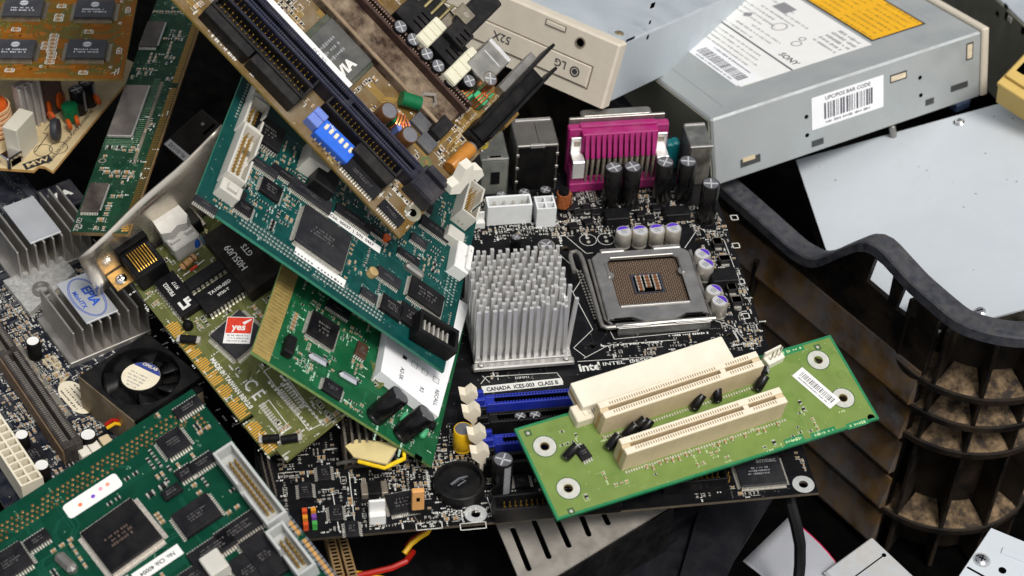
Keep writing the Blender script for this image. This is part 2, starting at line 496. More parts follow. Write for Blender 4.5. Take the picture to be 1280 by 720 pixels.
        for i in range(nvia):
            x, y = r.uniform(min(xs), max(xs)), r.uniform(min(ys), max(ys))
            if s.inside(x, y, 1.5): b.disc(x, y, .065 + .01 * r.random(), viar, 7, 1)
        return s.part('copper_traces', b, [m, via or m], kind='stuff')
    def smd(s, n, seed=1, regs=None, big=.15, silkp=.4, dens=(1.6, .85), tall=.6, caps=.5, cl=5):
        """rows and clusters of surface mounted resistors and capacitors on the free area"""
        r = random.Random(seed); b = MB()
        if regs is None:
            xs = [p[0] for p in s.poly]; ys = [p[1] for p in s.poly]; regs = [(min(xs), max(xs), min(ys), max(ys))]
        done = 0; tries = 0
        while done < n and tries < n * 30:
            tries += 1
            g = r.choice(regs); x0, y0 = r.uniform(g[0], g[1]), r.uniform(g[2], g[3])
            rot = r.choice((0, 90)); al = r.choice((0, 90)); k = r.randint(1, cl); kind = 0 if r.random() < caps else 1
            L, W = dens
            if r.random() < big: L, W = L * 1.5, W * 1.6
            st = (W if al != rot else L) * 1.75
            for i in range(k):
                x = x0 + (i * st if al == 0 else 0); y = y0 + (i * st if al == 90 else 0)
                if not s.inside(x, y, 1.6) or not s.free(x, y, 1.): continue
                h = tall * W / .85 * (1 if kind == 0 else .75)
                b.box(x, y, .05, L * .62, W, h, 0 if kind == 0 else 1, rot)
                for e in (-1, 1):
                    dx, dy = (e * L * .4, 0) if rot == 0 else (0, e * L * .4)
                    b.box(x + dx, y + dy, .04, L * .24, W * 1.04, h + .03, 2, rot)
                s.keep.append((x - L * .5, x + L * .5, y - L * .5, y + L * .5)); done += 1
                if r.random() < silkp:
                    ex, ey = (L * .75, W * .95) if rot == 0 else (W * .95, L * .75)
                    for a, c in (((-ex, -ey), (ex, -ey)), ((-ex, ey), (ex, ey))) if r.random() < .5 else (((-ex, -ey), (-ex, ey)), ((ex, -ey), (ex, ey))):
                        s.silk.strip((x + a[0], y + a[1]), (x + c[0], y + c[1]), .18, .07 + .01 * r.random())
            if r.random() < silkp: dashes(s.silk, x0 + r.uniform(-1, 3), y0 - 2.2, r.uniform(1.5, 4), .9, .09, r, rot)
        return s.part('surface_mount_parts', b, [capbody, resbody, tin], kind='stuff')
    def line(s, pts, wd=.3, px=True, closed=False):
        q = [s.L(*p) for p in pts] if px else pts
        for i in range(len(q) - (0 if closed else 1)): s.silk.strip(q[i], q[(i + 1) % len(q)], wd, .075)
    def finish(s, m=None):
        if s.silk.f: s.part('silkscreen', s.silk, m or silk, kind='stuff')
    def bits(s, name, m, rects, z=.08, h=.05, kind='stuff'):
        b = MB()
        for x, y, sx, sy, *k in rects: b.box(x, y, z, sx, sy, h, 0, k[0] if k else 0)
        return s.part(name, b, m, kind=kind)
    def sticker(s, px, sx, sy, rz=0, m=None, z=.1, xy=None, name='sticker', th=.12, r=.4, h=0):
        x, y = xy or s.L(*px, h=h)
        s.block(x, y, sx, sy, rz)
        return s.part(name, MB().box(0, 0, 0, sx, sy, th, ch=min(th * .5, .05)), m or paper, x, y, z + h, rz)
# ================================================================ the ground under the pile
gm = mat('dark_ground', '060606', .9, 0, .4, 20, .1, dcol=(.02, .018, .016), bump=.3, bscale=300, spec=.0)
o = put('ground', MB().box(0, 0, -8, 6000, 6000, 8).mesh('ground', gm), None, (0, 0, -190)); o['kind'] = 'structure'

# ================================================================ the black crate
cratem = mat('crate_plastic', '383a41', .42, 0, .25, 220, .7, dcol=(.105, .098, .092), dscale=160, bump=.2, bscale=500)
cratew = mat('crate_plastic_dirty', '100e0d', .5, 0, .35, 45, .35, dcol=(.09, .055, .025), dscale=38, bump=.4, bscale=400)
crater = mat('crate_rib_dirty', '5c462a', .55, 0, .55, 60, 1., dcol=(.1, .102, .115), dscale=52, bump=.4, bscale=300)
cratebr = mat('crate_rib_brown', '2a211a', .6, 0, .35, 40, 1., dcol=(.13, .08, .038), dscale=45, bump=.4, bscale=300)
crated = mat('crate_plastic_dusty', '2c231b', .7, 0, .4, 70, 1., dcol=(.34, .235, .135), dscale=110, bump=.6, bscale=350)
A2 = onz((760, 108), -25)[:2]; B2 = onz((1190, 385), 8)[:2]
cd_ = (B2 - A2) / np.linalg.norm(B2 - A2); cn = np.array([cd_[1], -cd_[0]])   # cn points out of the wall, towards the boards
if cn @ (CP[:2] - A2) < 0: cn = -cn
def wallpt(p):
    """pixel -> distance along the wall and height"""
    v = ray(p); k = ((A2 - CP[:2]) @ cn) / (v[:2] @ cn); X = CP + k * v
    return float((X[:2] - A2) @ cd_), float(X[2])
crate = thing('plastic_crate', 'dirty black plastic crate wall with wavy rim and ribbed corner right of the boards', 'crate')
rimpx = [(760, 108), (830, 160), (895, 213), (960, 270), (1000, 306), (1022, 318), (1036, 317), (1060, 306), (1085, 296), (1096, 295), (1108, 302), (1150, 348), (1180, 374)]
rs = [wallpt(p) for p in rimpx]
s0, zr0 = rs[0]; rs = [(s0 - 160, zr0 + 4)] + rs
# smooth the polyline a little
def dens(pts, step=4):
    q = []
    for a, b in zip(pts[:-1], pts[1:]):
        n = max(1, int(math.hypot(b[0] - a[0], b[1] - a[1]) / step))
        q += [(a[0] + (b[0] - a[0]) * i / n, a[1] + (b[1] - a[1]) * i / n) for i in range(n)]
    q.append(pts[-1])
    for _ in range(1):
        q = [q[0]] + [((q[i - 1][0] + 2 * q[i][0] + q[i + 1][0]) / 4, (q[i - 1][1] + 2 * q[i][1] + q[i + 1][1]) / 4) for i in range(1, len(q) - 1)] + [q[-1]]
    return q
rs = dens(rs)
path = [np.array([*(A2 + cd_ * s), z]) for s, z in rs]
E0 = path[-1]; ze = E0[2]; n_straight = len(path)
cp_ = [onz(p, ze) for p in ((1204, 394), (1228, 403), (1254, 409), (1282, 412), (1312, 411), (1345, 406), (1400, 394))]
prev = E0
for c in cp_:
    for k in range(1, 4): path.append(prev + (c - prev) * k / 3)
    prev = c
for _ in range(2):
    path[n_straight - 3:-1] = [(path[i - 1] + 2 * path[i] + path[i + 1]) / 4 for i in range(n_straight - 3, len(path) - 1)]
turn = 1 if cn @ np.array([cd_[1], -cd_[0]]) > 0 else -1
def sweep(path, sec, m):
    """sec: (inward, up) outline swept along the rim"""
    b = MB(); n = len(sec); vs = []
    for i, p in enumerate(path):
        t = path[min(i + 1, len(path) - 1)] - path[max(i - 1, 0)]; h = t[:2] / np.linalg.norm(t[:2]); inn = np.array([-h[1], h[0]])
        if turn < 0: inn = np.array([h[1], -h[0]])
        for u, v in sec: vs.append((p[0] + inn[0] * u, p[1] + inn[1] * u, p[2] + v))
    fs = []
    for i in range(len(path) - 1):
        for k in range(n): fs.append((i * n + k, i * n + (k + 1) % n, (i + 1) * n + (k + 1) % n, (i + 1) * n + k))
    fs.append(tuple(range(n))); fs.append(tuple((len(path) - 1) * n + k for k in range(n)))
    b.add(vs, fs); me = b.mesh('rim', m)
    import bmesh
    bm = bmesh.new(); bm.from_mesh(me); bmesh.ops.recalc_face_normals(bm, faces=bm.faces); bm.to_mesh(me); bm.free()
    return shade(me, 40)
sec = [(u - 5, v) for u, v in ((-1.5, -7), (-1.5, -1), (-.6, 0), (10, 0), (11.5, -1), (11.5, -7), (9.5, -7), (9.5, -2.5), (.8, -2.5), (.8, -7))]
put('rim', sweep(path, sec, cratem), crate)
# the wall below the rim with its two window openings, in (along, height)
WM = Matrix(((cd_[0], 0, -cn[0], 0), (cd_[1], 0, -cn[1], 0), (0, 1, 0, 0), (0, 0, 0, 1)))
if WM.to_3x3().determinant() < 0: WM = Matrix(((cd_[0], 0, cn[0], 0), (cd_[1], 0, cn[1], 0), (0, 1, 0, 0), (0, 0, 0, 1)))
WM.translation = Vector((A2[0] * S, A2[1] * S, 0))
zb = -188
sC = wallpt((1133, 430))[0]                  # where the corner column begins
outl = [(s, z - 2) for s, z in rs] + [(rs[-1][0], zb), (rs[0][0], zb)]
w1 = [wallpt(p) for p in ((1094, 323), (1117, 342), (1110, 375), (1083, 352))]
w2 = [wallpt(p) for p in ((1131, 357), (1150, 372), (1142, 404), (1119, 386))]
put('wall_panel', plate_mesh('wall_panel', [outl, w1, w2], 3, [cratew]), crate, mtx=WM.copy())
def ledge(s_a, s_b, z, dep, drop, m, name='rib'):
    """one moulded block of a rib on the outside of the wall, its face sloping outwards"""
    vs = []
    for s in (s_a, s_b):
        P = A2 + cd_ * s
        for u, v in ((-1, 0), (1.2, 0), (dep, -drop), (dep - .6, -drop - 2.2), (-1, -drop - 3.2)):
            q = P + cn * u; vs.append((q[0], q[1], z + v))
    n = 5
    b = MB().add(vs, [tuple(range(n - 1, -1, -1)), tuple(range(n, 2 * n))] + [(i, (i + 1) % n, n + (i + 1) % n, n + i) for i in range(n)])
    return put(name, b.mesh(name, m), crate)
zs = [wallpt(p)[1] + 6 for p in ((1000, 352), (1000, 403), (1000, 455), (1000, 508), (1000, 560))]
r_ = random.Random(12)
for i, z in enumerate(zs):
    ledge(24 + i * 3, sC + 14, z, 5.5, 20.5, crater)
for s in (68, 144):
    P = A2 + cd_ * s
    ang = math.degrees(math.atan2(cn[1], cn[0])) - 90
    put('upright_rib', MB().box(0, 0, zs[-1] - 60, 2.4, 6, zs[0] - zs[-1] + 50).mesh('upright_rib', cratew), crate, (P[0] + cn[0] * 3, P[1] + cn[1] * 3, 0), ang)
# corner column: stacked shelves between upright fins round an arc
z3 = wallpt((1110, 503))[1]; z4 = wallpt((1082, 597))[1]
def arc(pts, z):
    P = np.array([onz(p, z)[:2] for p in pts]); Am = np.c_[2 * P, np.ones(len(P))]; c = np.linalg.lstsq(Am, (P ** 2).sum(1), rcond=None)[0]
    return c[:2], math.sqrt(c[2] + c[:2] @ c[:2]), P
c4, r4, P4 = arc([(1080, 597), (1123, 631), (1177, 650), (1231, 647), (1276, 622)], z4)
def angs(P): return [math.degrees(math.atan2(p[1] - c4[1], p[0] - c4[0])) for p in P]
fa = angs(P4); stepa = np.mean(np.diff(np.unwrap(np.radians(fa)))) * 180 / math.pi
fa = [fa[0] + stepa * i for i in range(0, 6)]
def pol(r, a): return (c4[0] + r * math.cos(rad(a)), c4[1] + r * math.sin(rad(a)))
Rc = r4
b = MB()
n = 40; ring = []
for i in range(n + 1):
    a = fa[0] + (fa[-1] - fa[0]) * i / n; ring.append(a)
vs = []
ztop = ze - 6
for a in ring: vs += [(*pol(Rc - 15, a), ztop), (*pol(Rc - 15, a), zb), (*pol(Rc - 18, a), ztop), (*pol(Rc - 18, a), zb)]
fs = []
for i in range(n):
    k = 4 * i; fs += [(k, k + 1, k + 5, k + 4), (k + 2, k + 6, k + 7, k + 3), (k, k + 4, k + 6, k + 2)]
def below_rim(x, y, z):
    q = R @ (np.array([x, y, z]) - CP); u, v = q[0] / q[2] * FPX + 640, q[1] / q[2] * FPX + 360
    xs_ = [1100, 1180, 1204, 1228, 1254, 1282, 1345, 1500]; ys_ = [300, 380, 394, 403, 409, 412, 406, 380]
    return v > np.interp(u, xs_, ys_) + 3
def col_top(r, a):
    z = ztop
    while z > -110 and not below_rim(*pol(r, a), z): z -= 3
    return z
for i in range(n + 1):
    z = col_top(Rc - 15, ring[i])
    for k in (0, 2): vs[4 * i + k] = (vs[4 * i + k][0], vs[4 * i + k][1], z)
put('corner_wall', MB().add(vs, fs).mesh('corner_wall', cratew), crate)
zlist = [z3 + 2 * (z3 - z4) * .33 + 0, z3 + (z3 - z4) * .33, z3, z4]
def shelf(a_, b_, z, r0, r1, drop):
    vs = []; n = 6
    for i in range(n + 1):
        a = a_ + (b_ - a_) * i / n; mid = (a_ + b_) / 2; ai = mid + (a - mid) * .66
        for r, v, q in ((r0, 0, ai), (r1, -drop, a), (r1, -drop - 1.6, a), (r0, -3, ai)): vs.append((*pol(r, q), z + v))
    fs = [(3, 2, 1, 0), (4 * n, 4 * n + 1, 4 * n + 2, 4 * n + 3)]
    for i in range(n):
        for k in range(4): fs.append((4 * i + k, 4 * i + (k + 1) % 4, 4 * i + 4 + (k + 1) % 4, 4 * i + 4 + k))
    return MB().add(vs, fs)
for z in zlist:
    for i in range(len(fa) - 1):
        a_, b_ = sorted((fa[i], fa[i + 1]))
        put('corner_shelf', shelf(a_ + .6, b_ - .6, z, Rc - 15.5, Rc - .2, 8).mesh('corner_shelf', crated), crate)
for z in zlist:                              # the curved lip that ties each row together
    vs = []; fs = []; q = 30
    for i in range(q + 1):
        a = fa[0] + (fa[-1] - fa[0]) * i / q
        for r, v in ((Rc - .6, -7.6), (Rc + 1.0, -8.0), (Rc + 1.0, -11.5), (Rc - .6, -11.5)): vs.append((*pol(r, a), z + v))
    fs = [(3, 2, 1, 0), (4 * q, 4 * q + 1, 4 * q + 2, 4 * q + 3)]
    for i in range(q):
        for k in range(4): fs.append((4 * i + k, 4 * i + (k + 1) % 4, 4 * i + 4 + (k + 1) % 4, 4 * i + 4 + k))
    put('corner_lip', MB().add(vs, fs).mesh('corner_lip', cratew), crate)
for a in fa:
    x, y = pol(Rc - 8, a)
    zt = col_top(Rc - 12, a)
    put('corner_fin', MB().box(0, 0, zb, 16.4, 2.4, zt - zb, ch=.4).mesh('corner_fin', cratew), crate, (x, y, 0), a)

# ================================================================ boxes such as drives
paint = mat('zinc_plate', 'bcc5cb', .42, .3, .05, 25, .28, dcol=(.36, .37, .37), dscale=35, bump=.06, bscale=900)
paintg = mat('drive_sheet_steel', 'aeb3b3', .42, .4, .06, 30, .35, dcol=(.27, .26, .24), dscale=40, bump=.06, bscale=900)
olive = mat('drive_rear', '8b8a7c', .5, .3, .1, 60, .2)
beige = mat('beige_bezel', 'd3c9b8', .5, 0, .04, 100, .12, bump=.1, bscale=3000)
class Box(Board):
    """a sheet metal box; local x along pa>pb, its top on z = 0"""
    pass
def shell(b, x0, x1, y0, y1, h, m, ch=1.0, name='housing', rz=0):
    mb = MB().box((x0 + x1) / 2, (y0 + y1) / 2, -h, x1 - x0, y1 - y0, h, 0, ch=ch)
    return put(name, mb.mesh(name, m), b.root)
def side(b, p, u):
    """point on the box's front face (local y = 0): pixel -> (x, z)"""
    v = ray(p); k = ((b.O - CP) @ b.Y) / (v @ b.Y); X = CP + k * v - b.O
    return float(X @ b.X), float(X @ b.N)
def face_part(b, name, mb, mats, x, z, out=.0, rz=0, parent=None):
    """mb drawn in (x, height) with thickness out of the front face"""
    q = Matrix.Translation(Vector((x * S, -out * S, z * S))) @ Matrix.Rotation(rad(90), 4, 'X') @ Matrix.Rotation(rad(rz), 4, 'Z')
    return put(name, mb.mesh(name, mats) if isinstance(mb, MB) else mb, parent or b.root, mtx=q)

# the grey optical drive lying label side up
sd = Box('optical_drive', 'grey optical drive with yellow warning label and UPC barcode sticker, label side up', 'optical drive', [90.4, 137.4, 28.0], [-.12, .2, .972], (889, 150), (1237, 36))
xe = sd.L(1229, 40)[0]
shell(sd, 0, xe, 0, 150, 41.5, paintg, 1.2)
put('rear_plate', MB().box(-.6, 75, -40.5, .8, 146, 39).mesh('rear_plate', olive), sd.root)
put('bezel', MB().box(xe + 3, 75, -42, 5, 150, 43, ch=.8).mesh('bezel', beige), sd.root)
def quad(b, name, px, m, z=.1, th=.1, rnd=0, parent=None):
    P = [b.L(*p) for p in px]
    return put(name, MB().prism(P, 0, th).mesh(name, m), parent or b.root, (0, 0, z))
def rect(b, name, px, m, z=.1, th=.1):
    P = np.array([b.L(*p) for p in px]); x0, y0 = P.min(0); x1, y1 = P.max(0)
    o = put(name, MB().box(0, 0, 0, x1 - x0, y1 - y0, th).mesh(name, m), b.root, ((x0 + x1) / 2, (y0 + y1) / 2, z))
    return o, x0, x1, y0, y1
x_a, y_a = sd.L(990, 88); x_b, _ = sd.L(1087, 54)
lab = put('information_label', MB().box(0, 0, 0, x_b - x_a - .8, 118, .1).mesh('information_label', paper), sd.root, ((x_a + x_b) / 2 + .4, y_a + 59, .05))
x_c, y_c = sd.L(926, 109)
strip_ = put('side_label', MB().box(0, 0, 0, x_a - x_c, 112, .1).mesh('side_label', paper), sd.root)
strip_.location = ((x_a + x_c) / 2 * S, (y_a + 56) * S, .05 * S)
barl = put('barcode_label', MB().box(0, 0, 0, 17, 58, .1).mesh('barcode_label', mat('label_white', 'f0f0f2', .55, 0, .02, 80)), sd.root, (x_c + 7, y_c + 31.5, .16))
r_ = random.Random(5); b = MB(); u = -24
while u < 24:
    k = r_.choice((.5, .8, 1.2)); b.box(-1, u + k / 2, .1, 7, k, .04); u += k + r_.choice((.5, .7, 1.1))
for i in range(2): dashes(b, -6.5 + i * 12.5, 0, 40, 1.5, .1, r_, 90)
put('barcode', b.mesh('barcode', mat('print_slate', '55555e', .6, 0, .1, 500)), barl, kind='stuff')
b = MB()
for i in range(7): dashes(b, x_a - 5 - i * 4.0, y_a + 62 + r_.uniform(-8, 8) + (24 if i > 3 else 0), 80 - (40 if i > 3 else 0) + r_.uniform(-20, 12), 1.5, 0, r_, 90)
put('small_print', b.mesh('small_print', printg), sd.root, (0, 0, .17), kind='stuff')
b = MB()
for i in range(9):
    dashes(b, x_a + 3.5 + i * 4.6, y_a + 40 + r_.uniform(0, 50), r_.uniform(20, 55), 1.7, 0, r_, 90)
for i in range(5): dashes(b, x_b - 5 - i * 4.4, y_a + 15, 22 + r_.uniform(-6, 3), 2.4, 0, r_, 90)
b.ring(x_a + 24, y_a + 52, 0, 4.2, 5, .03, 20); b.ring(x_a + 20, y_a + 27, 0, 2.6, 3.4, .03, 16); b.ring(x_a + 26, y_a + 30, 0, 1.6, 2.4, .03, 16)
b.box(x_a + 40, y_a + 72, 0, 9, 14, .03); b.box(x_a + 18, y_a + 78, 0, 5, 5, .03, 0, 45)
put('label_print', b.mesh('label_print', printg), sd.root, (0, 0, .17), kind='stuff')
put('marking', text_mesh('SONY', 6, mat('print_dark_grey', '3c3c40', .6), 'CENTER', 1.1, .12), sd.root, (x_a + 6, y_a + 13, .19), -90)
put('label_border', MB().box(0, 0, 0, 1.1, 118, .06).mesh('label_border', mat('print_slate', '55555e')), sd.root, (x_a, y_a + 59, .16))
x_y, y_y = sd.L(1089, 52); x_z, _ = sd.L(1156, 30)
ybl = put('label_border', MB().box(0, 0, 0, x_z - x_y, 112, .1).mesh('label_border', silkk), sd.root, ((x_y + x_z) / 2 + .5, y_y + 56, .06))
yl = put('warning_label', MB().box(0, 0, 0, x_z - x_y - 2.4, 109.6, .06).mesh('warning_label', mat('yellow_label', 'f0b41c', .5, 0, .05, 80)), ybl, (0, 0, .1))
b = MB()
for i in range(8): dashes(b, (i - 3.5) * 4.6, -34 + r_.uniform(-3, 3), 32, 1.6, .06, r_, 90)
for i in range(8): dashes(b, (i - 3.5) * 4.6, 14, 52, 1.4, .06, r_, 90)
put('small_print', b.mesh('small_print', mat('print_brown', '9a7a2a', .6)), ybl, (0, 0, .11), kind='stuff')
for yy in (40, 62, 95):                      # pressed grooves by the bezel
    put('groove', MB().box(xe - 14 - (yy > 60) * 8, yy + 25, -.25, 1.2, 70, .3).mesh('groove', paintg), sd.root)
put('seam', MB().box(0, 0, 0, .5, 70, .03).mesh('seam', printg), sd.root, (13, 45, .02))
# front side face
def fl(b, name, p1, p2, p3, m, th=.15, out=.1):
    (xa, za), (xb, zb_), (xc, zc) = (side(b, p, 0) for p in (p1, p2, p3))
    wd = math.hypot(xb - xa, zb_ - za); hh = math.hypot(xc - xb, zc - zb_); an = 0.0; hh = hh * .97
    cx, cz = (xa + xc) / 2, (za + zc) / 2
    return face_part(b, name, MB().box(0, 0, 0, wd, hh, th), m, cx, cz, out, an), wd, hh
ul, uw, uh = fl(sd, 'barcode_sticker', (1014, 122), (1104, 93), (1104, 134), mat('label_white', 'f0f0f2'))
r_ = random.Random(9); b = MB(); u = -uw * .33
while u < uw * .33:
    k = r_.choice((.45, .6, .9, 1.3)); b.box(u + k / 2, -.5, .15, k, uh * .5, .04); u += k + r_.choice((.45, .6, 1.))
dashes(b, 0, -uh * .38, uw * .62, 1.6, .15, r_)
put('barcode', b.mesh('barcode', mat('print_slate', '55555e')), ul, kind='stuff')
put('marking', text_mesh('UPC/POS BAR CODE', 3.3, mat('print_dark_grey', '3c3c40'), 'CENTER', 1.0, .06), ul, (0, uh * .36, .2))
def fbox(b, p, wd, hh, m, name, th=.1, out=.05, rz=0):
    x, z = side(b, p, 0); return face_part(b, name, MB().box(0, 0, 0, wd, hh, th, ch=0), m, x, z, out, rz)
def fdisc(b, p, r, m, name='screw_hole', out=.04):
    x, z = side(b, p, 0); return face_part(b, name, MB().lathe(0, 0, [(r, 0), (r, .06)], 14), m, x, z, out)
for p in ((1008, 146), (1009, 169), (1150, 97), (1151, 119)): fdisc(sd, p, 1.3, hole)
for p, wv, hv in (((1123, 96), 10, 3.2), ((1212, 64), 3.4, 9)):
    o = fbox(sd, p, wv + 1.5, hv + 2, mat('cut_shadow', '4a4b4c', .5, .3), 'slot_frame', .1, .02)
    fbox(sd, p, wv, hv, mat('slot_cream', 'd9c9ae', .5), 'slot_opening', .2, .06)
for p, wv in (((1022, 178), 8), ((1162, 127), 6), ((1199, 108), 12)):
    fbox(sd, p, wv, 4, mat('cut_shadow', '4a4b4c'), 'notch', .1, .03)
fbox(sd, (938, 201), 13, 5, mat('cut_shadow', '4a4b4c'), 'notch', .1, .02); fbox(sd, (936, 198), 8, 2.4, tanp, 'notch', .3, .06)

# the cream fronted drive lying on it
lg = Box('optical_drive', 'optical drive with cream front marked 52X, steel top, propped over the sockets', 'optical drive', [37, 145.8, 75], [.236, .236, .943], (640, 0), (775, 58))
shell(lg, -147, -1.5, 9, 200, 35.5, paint, 1.0)
bz = put('bezel', MB().box(-74, 3.6, -36.3, 149, 9.5, 37.5, ch=1.2).mesh('bezel', beige), lg.root)
def lgs(p):
    v = ray(p); k = ((lg.O - 1.15 * lg.Y - CP) @ lg.Y) / (v @ lg.Y); X = CP + k * v - lg.O
    return float(X @ lg.X), float(X @ lg.N)
def lput(name, mb, m, x, z, rz=0, out=1.2): return put(name, mb.mesh(name, m) if isinstance(mb, MB) else mb, bz, mtx=Matrix.Translation(Vector((x * S, -out * S, z * S))) @ Matrix.Rotation(rad(90), 4, 'X') @ Matrix.Rotation(rad(rz), 4, 'Z'))
beiged = mat('bezel_groove', '7d7364', .6)
x1, z1 = lgs((742, 86)); x2, z2 = lgs((736, 116)); x3, z3_ = lgs((640, 62))
lput('tray_front', MB().box(-66, -25.5, 0, 132, 12, .9, ch=.4), beige, 0 - 12, 0 + 3, 0, 1.2)
for zz in (-16, -29): lput('tray_gap', MB().box(0, 0, 0, 134, .5, .3), beiged, -78, zz + .0)
lput('tray_gap', MB().box(0, 0, 0, .5, 13.4, .3), beiged, -11, -22.5)
tm = mat('print_dark_grey', '3c3c40')
px_, pz_ = lgs((700, 84)); lput('marking', text_mesh('LG', 6.0, tm, 'CENTER', 1, .12), None, px_ , -21.4, 180, 2.2)
px_, pz_ = lgs((719, 90)); lput('emblem', MB().lathe(0, 0, [(3.0, 0), (3.0, .1)], 20), tm, px_, -22.6, 0, 2.1)
lput('emblem', MB().ring(0, 0, 0, 1.7, 2.1, .05, 18), beige, px_, -22.6, 0, 2.22)
px_, pz_ = lgs((630, 40)); lput('marking', text_mesh('52X', 6.4, tm, 'CENTER', 1.05, .1), None, px_, -21.4, 180, 2.2)
px_, pz_ = lgs((726, 53)); lput('jack_socket', MB().lathe(0, 0, [(2.5, 0), (2.5, .3)], 18), hole, px_, pz_, 0, 1.25)
lput('jack_socket', MB().ring(0, 0, 0, 2.3, 3.0, .5, 18), beiged, px_, pz_, 0, 1.3)
px_, pz_ = lgs((695, 32)); lput('button_gap', MB().box(0, 0, 0, 13, 3.4, .2), beiged, px_, pz_, 0, 1.2); lput('eject_button', MB().box(0, 0, 0, 11.6, 2.4, .9, ch=.3), beige, px_, pz_, 0, 1.25)
# right side holes and the screw dimple on top
def lgside(p):
    v = ray(p); Or = lg.O - 1.4 * lg.X; k = ((Or - CP) @ lg.X) / (v @ lg.X); X = CP + k * v - lg.O
    return float(X @ lg.Y), float(X @ lg.N)
for p, wv, hv in (((788, 50), 10, 1.2), ((815, 10), 5, 3), ((809, 49), 2.4, 2.4), ((812, 30), 2, 2), ((770, 92), 2, 8)):
    yv, zv = lgside(p); put('side_slot', MB().box(0, 0, 0, .3, wv, hv).mesh('side_slot', hole), lg.root, (-1.45, yv, zv))
x, y = lg.L(774, 42)
put('screw_recess', MB().ring(x, y, .0, 4.6, 6.2, .25, 24).mesh('screw_recess', paint), lg.root)
put('screw', shade(MB().lathe(x, y, [(2.6, 0), (2.6, .5), (1.8, 1.1), (.2, 1.2)], 16).mesh('screw', mat('brass_screw', 'c9b48a', .3, 1))), lg.root)

# the wide pale steel case half buried in the crate
pc = Box('computer_case', 'large pale blue-grey sheet metal case standing in the crate', 'computer case', [157.5, 172.8, -35.0], [-.3085, -.0105, .9512], (995, 200), (1265, 125))
P = [pc.L(*p) for p in ((995, 200), (1290, 118), (1300, 386), (1242, 400), (1076, 437))]
yb = (P[4][1] + P[3][1]) / 2
pm = mat('panel_paint', 'c9d0d6', .42, .1, .04, 10, .3, dcol=(.42, .43, .44), dscale=22, bump=.04, bscale=1200)
def behind(q):
    X = pc.O + pc.X * q[0] + pc.Y * q[1]; return float((X[:2] - A2) @ -cn) - 9
poly = [(0, 0), (P[1][0] + 60, 0), (P[1][0] + 60, yb), (0, yb)]; cut = []
for i in range(4):
    p, q = poly[i], poly[(i + 1) % 4]; dp, dq = behind(p), behind(q)
    if dp > 0: cut.append(p)
    if dp * dq < 0: f = dp / (dp - dq); cut.append((p[0] + (q[0] - p[0]) * f, p[1] + (q[1] - p[1]) * f))
put('top_panel', MB().prism(cut, -1.2, 0).mesh('top_panel', pm), pc.root)
put('lower_body', MB().prism([(x * .995 + .6, y * .995 - .6) for x, y in cut], -60, -1.25).mesh('lower_body', steeld), pc.root)
b = MB()
for i in range(16):
    for j in range(3): b.box(.45, -18 - i * 4.2, -9 - j * 3.6, .6, 2.6, 2.4)
put('vent_holes', b.mesh('vent_holes', hole), pc.root, kind='stuff')
for p in ((1199, 153), (1225, 390)):
    x, y = pc.L(*p)
    o = put('screw', shade(MB().lathe(0, 0, [(3.2, 0), (3.2, .6), (2.2, 1.5), (.2, 1.7)], 16).mesh('screw', chrome)), pc.root, (x, y, 0))
    put('screw_recess', MB().box(0, 0, 1.55, 3.2, .5, .3).mesh('screw_recess', hole), o)
r_ = random.Random(77)
for i in range(26):
    x, y = r_.uniform(8, P[1][0] - 5), r_.uniform(yb * .8, -6)
    put('paint_chip', MB().disc(0, 0, .03, r_.uniform(.25, .7), 7).mesh('paint_chip', printg), pc.root, (x, y, 0))
x, y = pc.L(1117, 170); put('standoff_pin', shade(MB().lathe(x, y, [(2, 0), (2, 8), (1.2, 9)], 14).mesh('standoff_pin', steel)), pc.root)

# another drive behind, top right
od = Box('metal_drive', 'olive-grey metal drive with pale top in the upper right corner, behind the labelled drive', 'disk drive', [300, 330, 40], [.05, .2, .97], (1252, 0), (1300, 45))
od.O = hit((1262, 14), np.array([0, 0, -35.]), np.array([0, 0, 1.])); 
od.root.matrix_world = Matrix.Translation(Vector(od.O * S)) @ Matrix(np.array([od.X, od.Y, od.N]).T.tolist()).to_4x4()
shell(od, -170, 160, 0, 140, 60, olive, 1.0)
put('top_cover', MB().box(-5, 70, 0, 328, 138, .8, ch=.2).mesh('top_cover', paint), od.root)
for p, wv, hv in (((1260, 22), 8, 5), ((1247, 17), 4, 3), ((1258, 8), 5, 3), ((1279, 38), 4, 5)):
    x, z = side(od, p, 0); face_part(od, 'slot_opening', MB().box(0, 0, 0, wv, hv, .3), hole, x, z, .1)
x, z = side(od, (1263, 24), 0); face_part(od, 'tab', MB().box(0, 0, 0, 5, 3.5, .6), greyp, x, z, .3)
# yellowed bezel at the right edge
yb_ = Box('front_bezel', 'yellowed plastic bezel leaning on the pale steel case at right edge', 'bezel', hit((1246, 103), np.array([0, 0, 30.]), np.array([0, 0, 1.])).tolist(), [-.25, -.3, .92], (1246, 103), (1300, 46))
ybm = mat('yellowed_plastic', 'cfb064', .5, 0, .06, 60, .08, bump=.08, bscale=2500)
put('bezel_plate', MB().box(40, -45, -3, 80, 90, 3, ch=.5).mesh('bezel_plate', ybm), yb_.root)
x, y = yb_.L(1284, 88)
put('slot_frame', MB().box(x, y, 0, 22, 14, 2.2, ch=.4).mesh('slot_frame', ybm), yb_.root)
put('slot_opening', MB().box(x + 2, y + 1.5, 2.2, 14, 5, .1).mesh('slot_opening', hole), yb_.root)
put('side_wall', MB().box(1.4, -45, -20, 2.6, 88, 17).mesh('side_wall', ybm), yb_.root)
put('side_wall', MB().box(42, -1.4, -20, 76, 2.6, 17).mesh('side_wall', ybm), yb_.root)
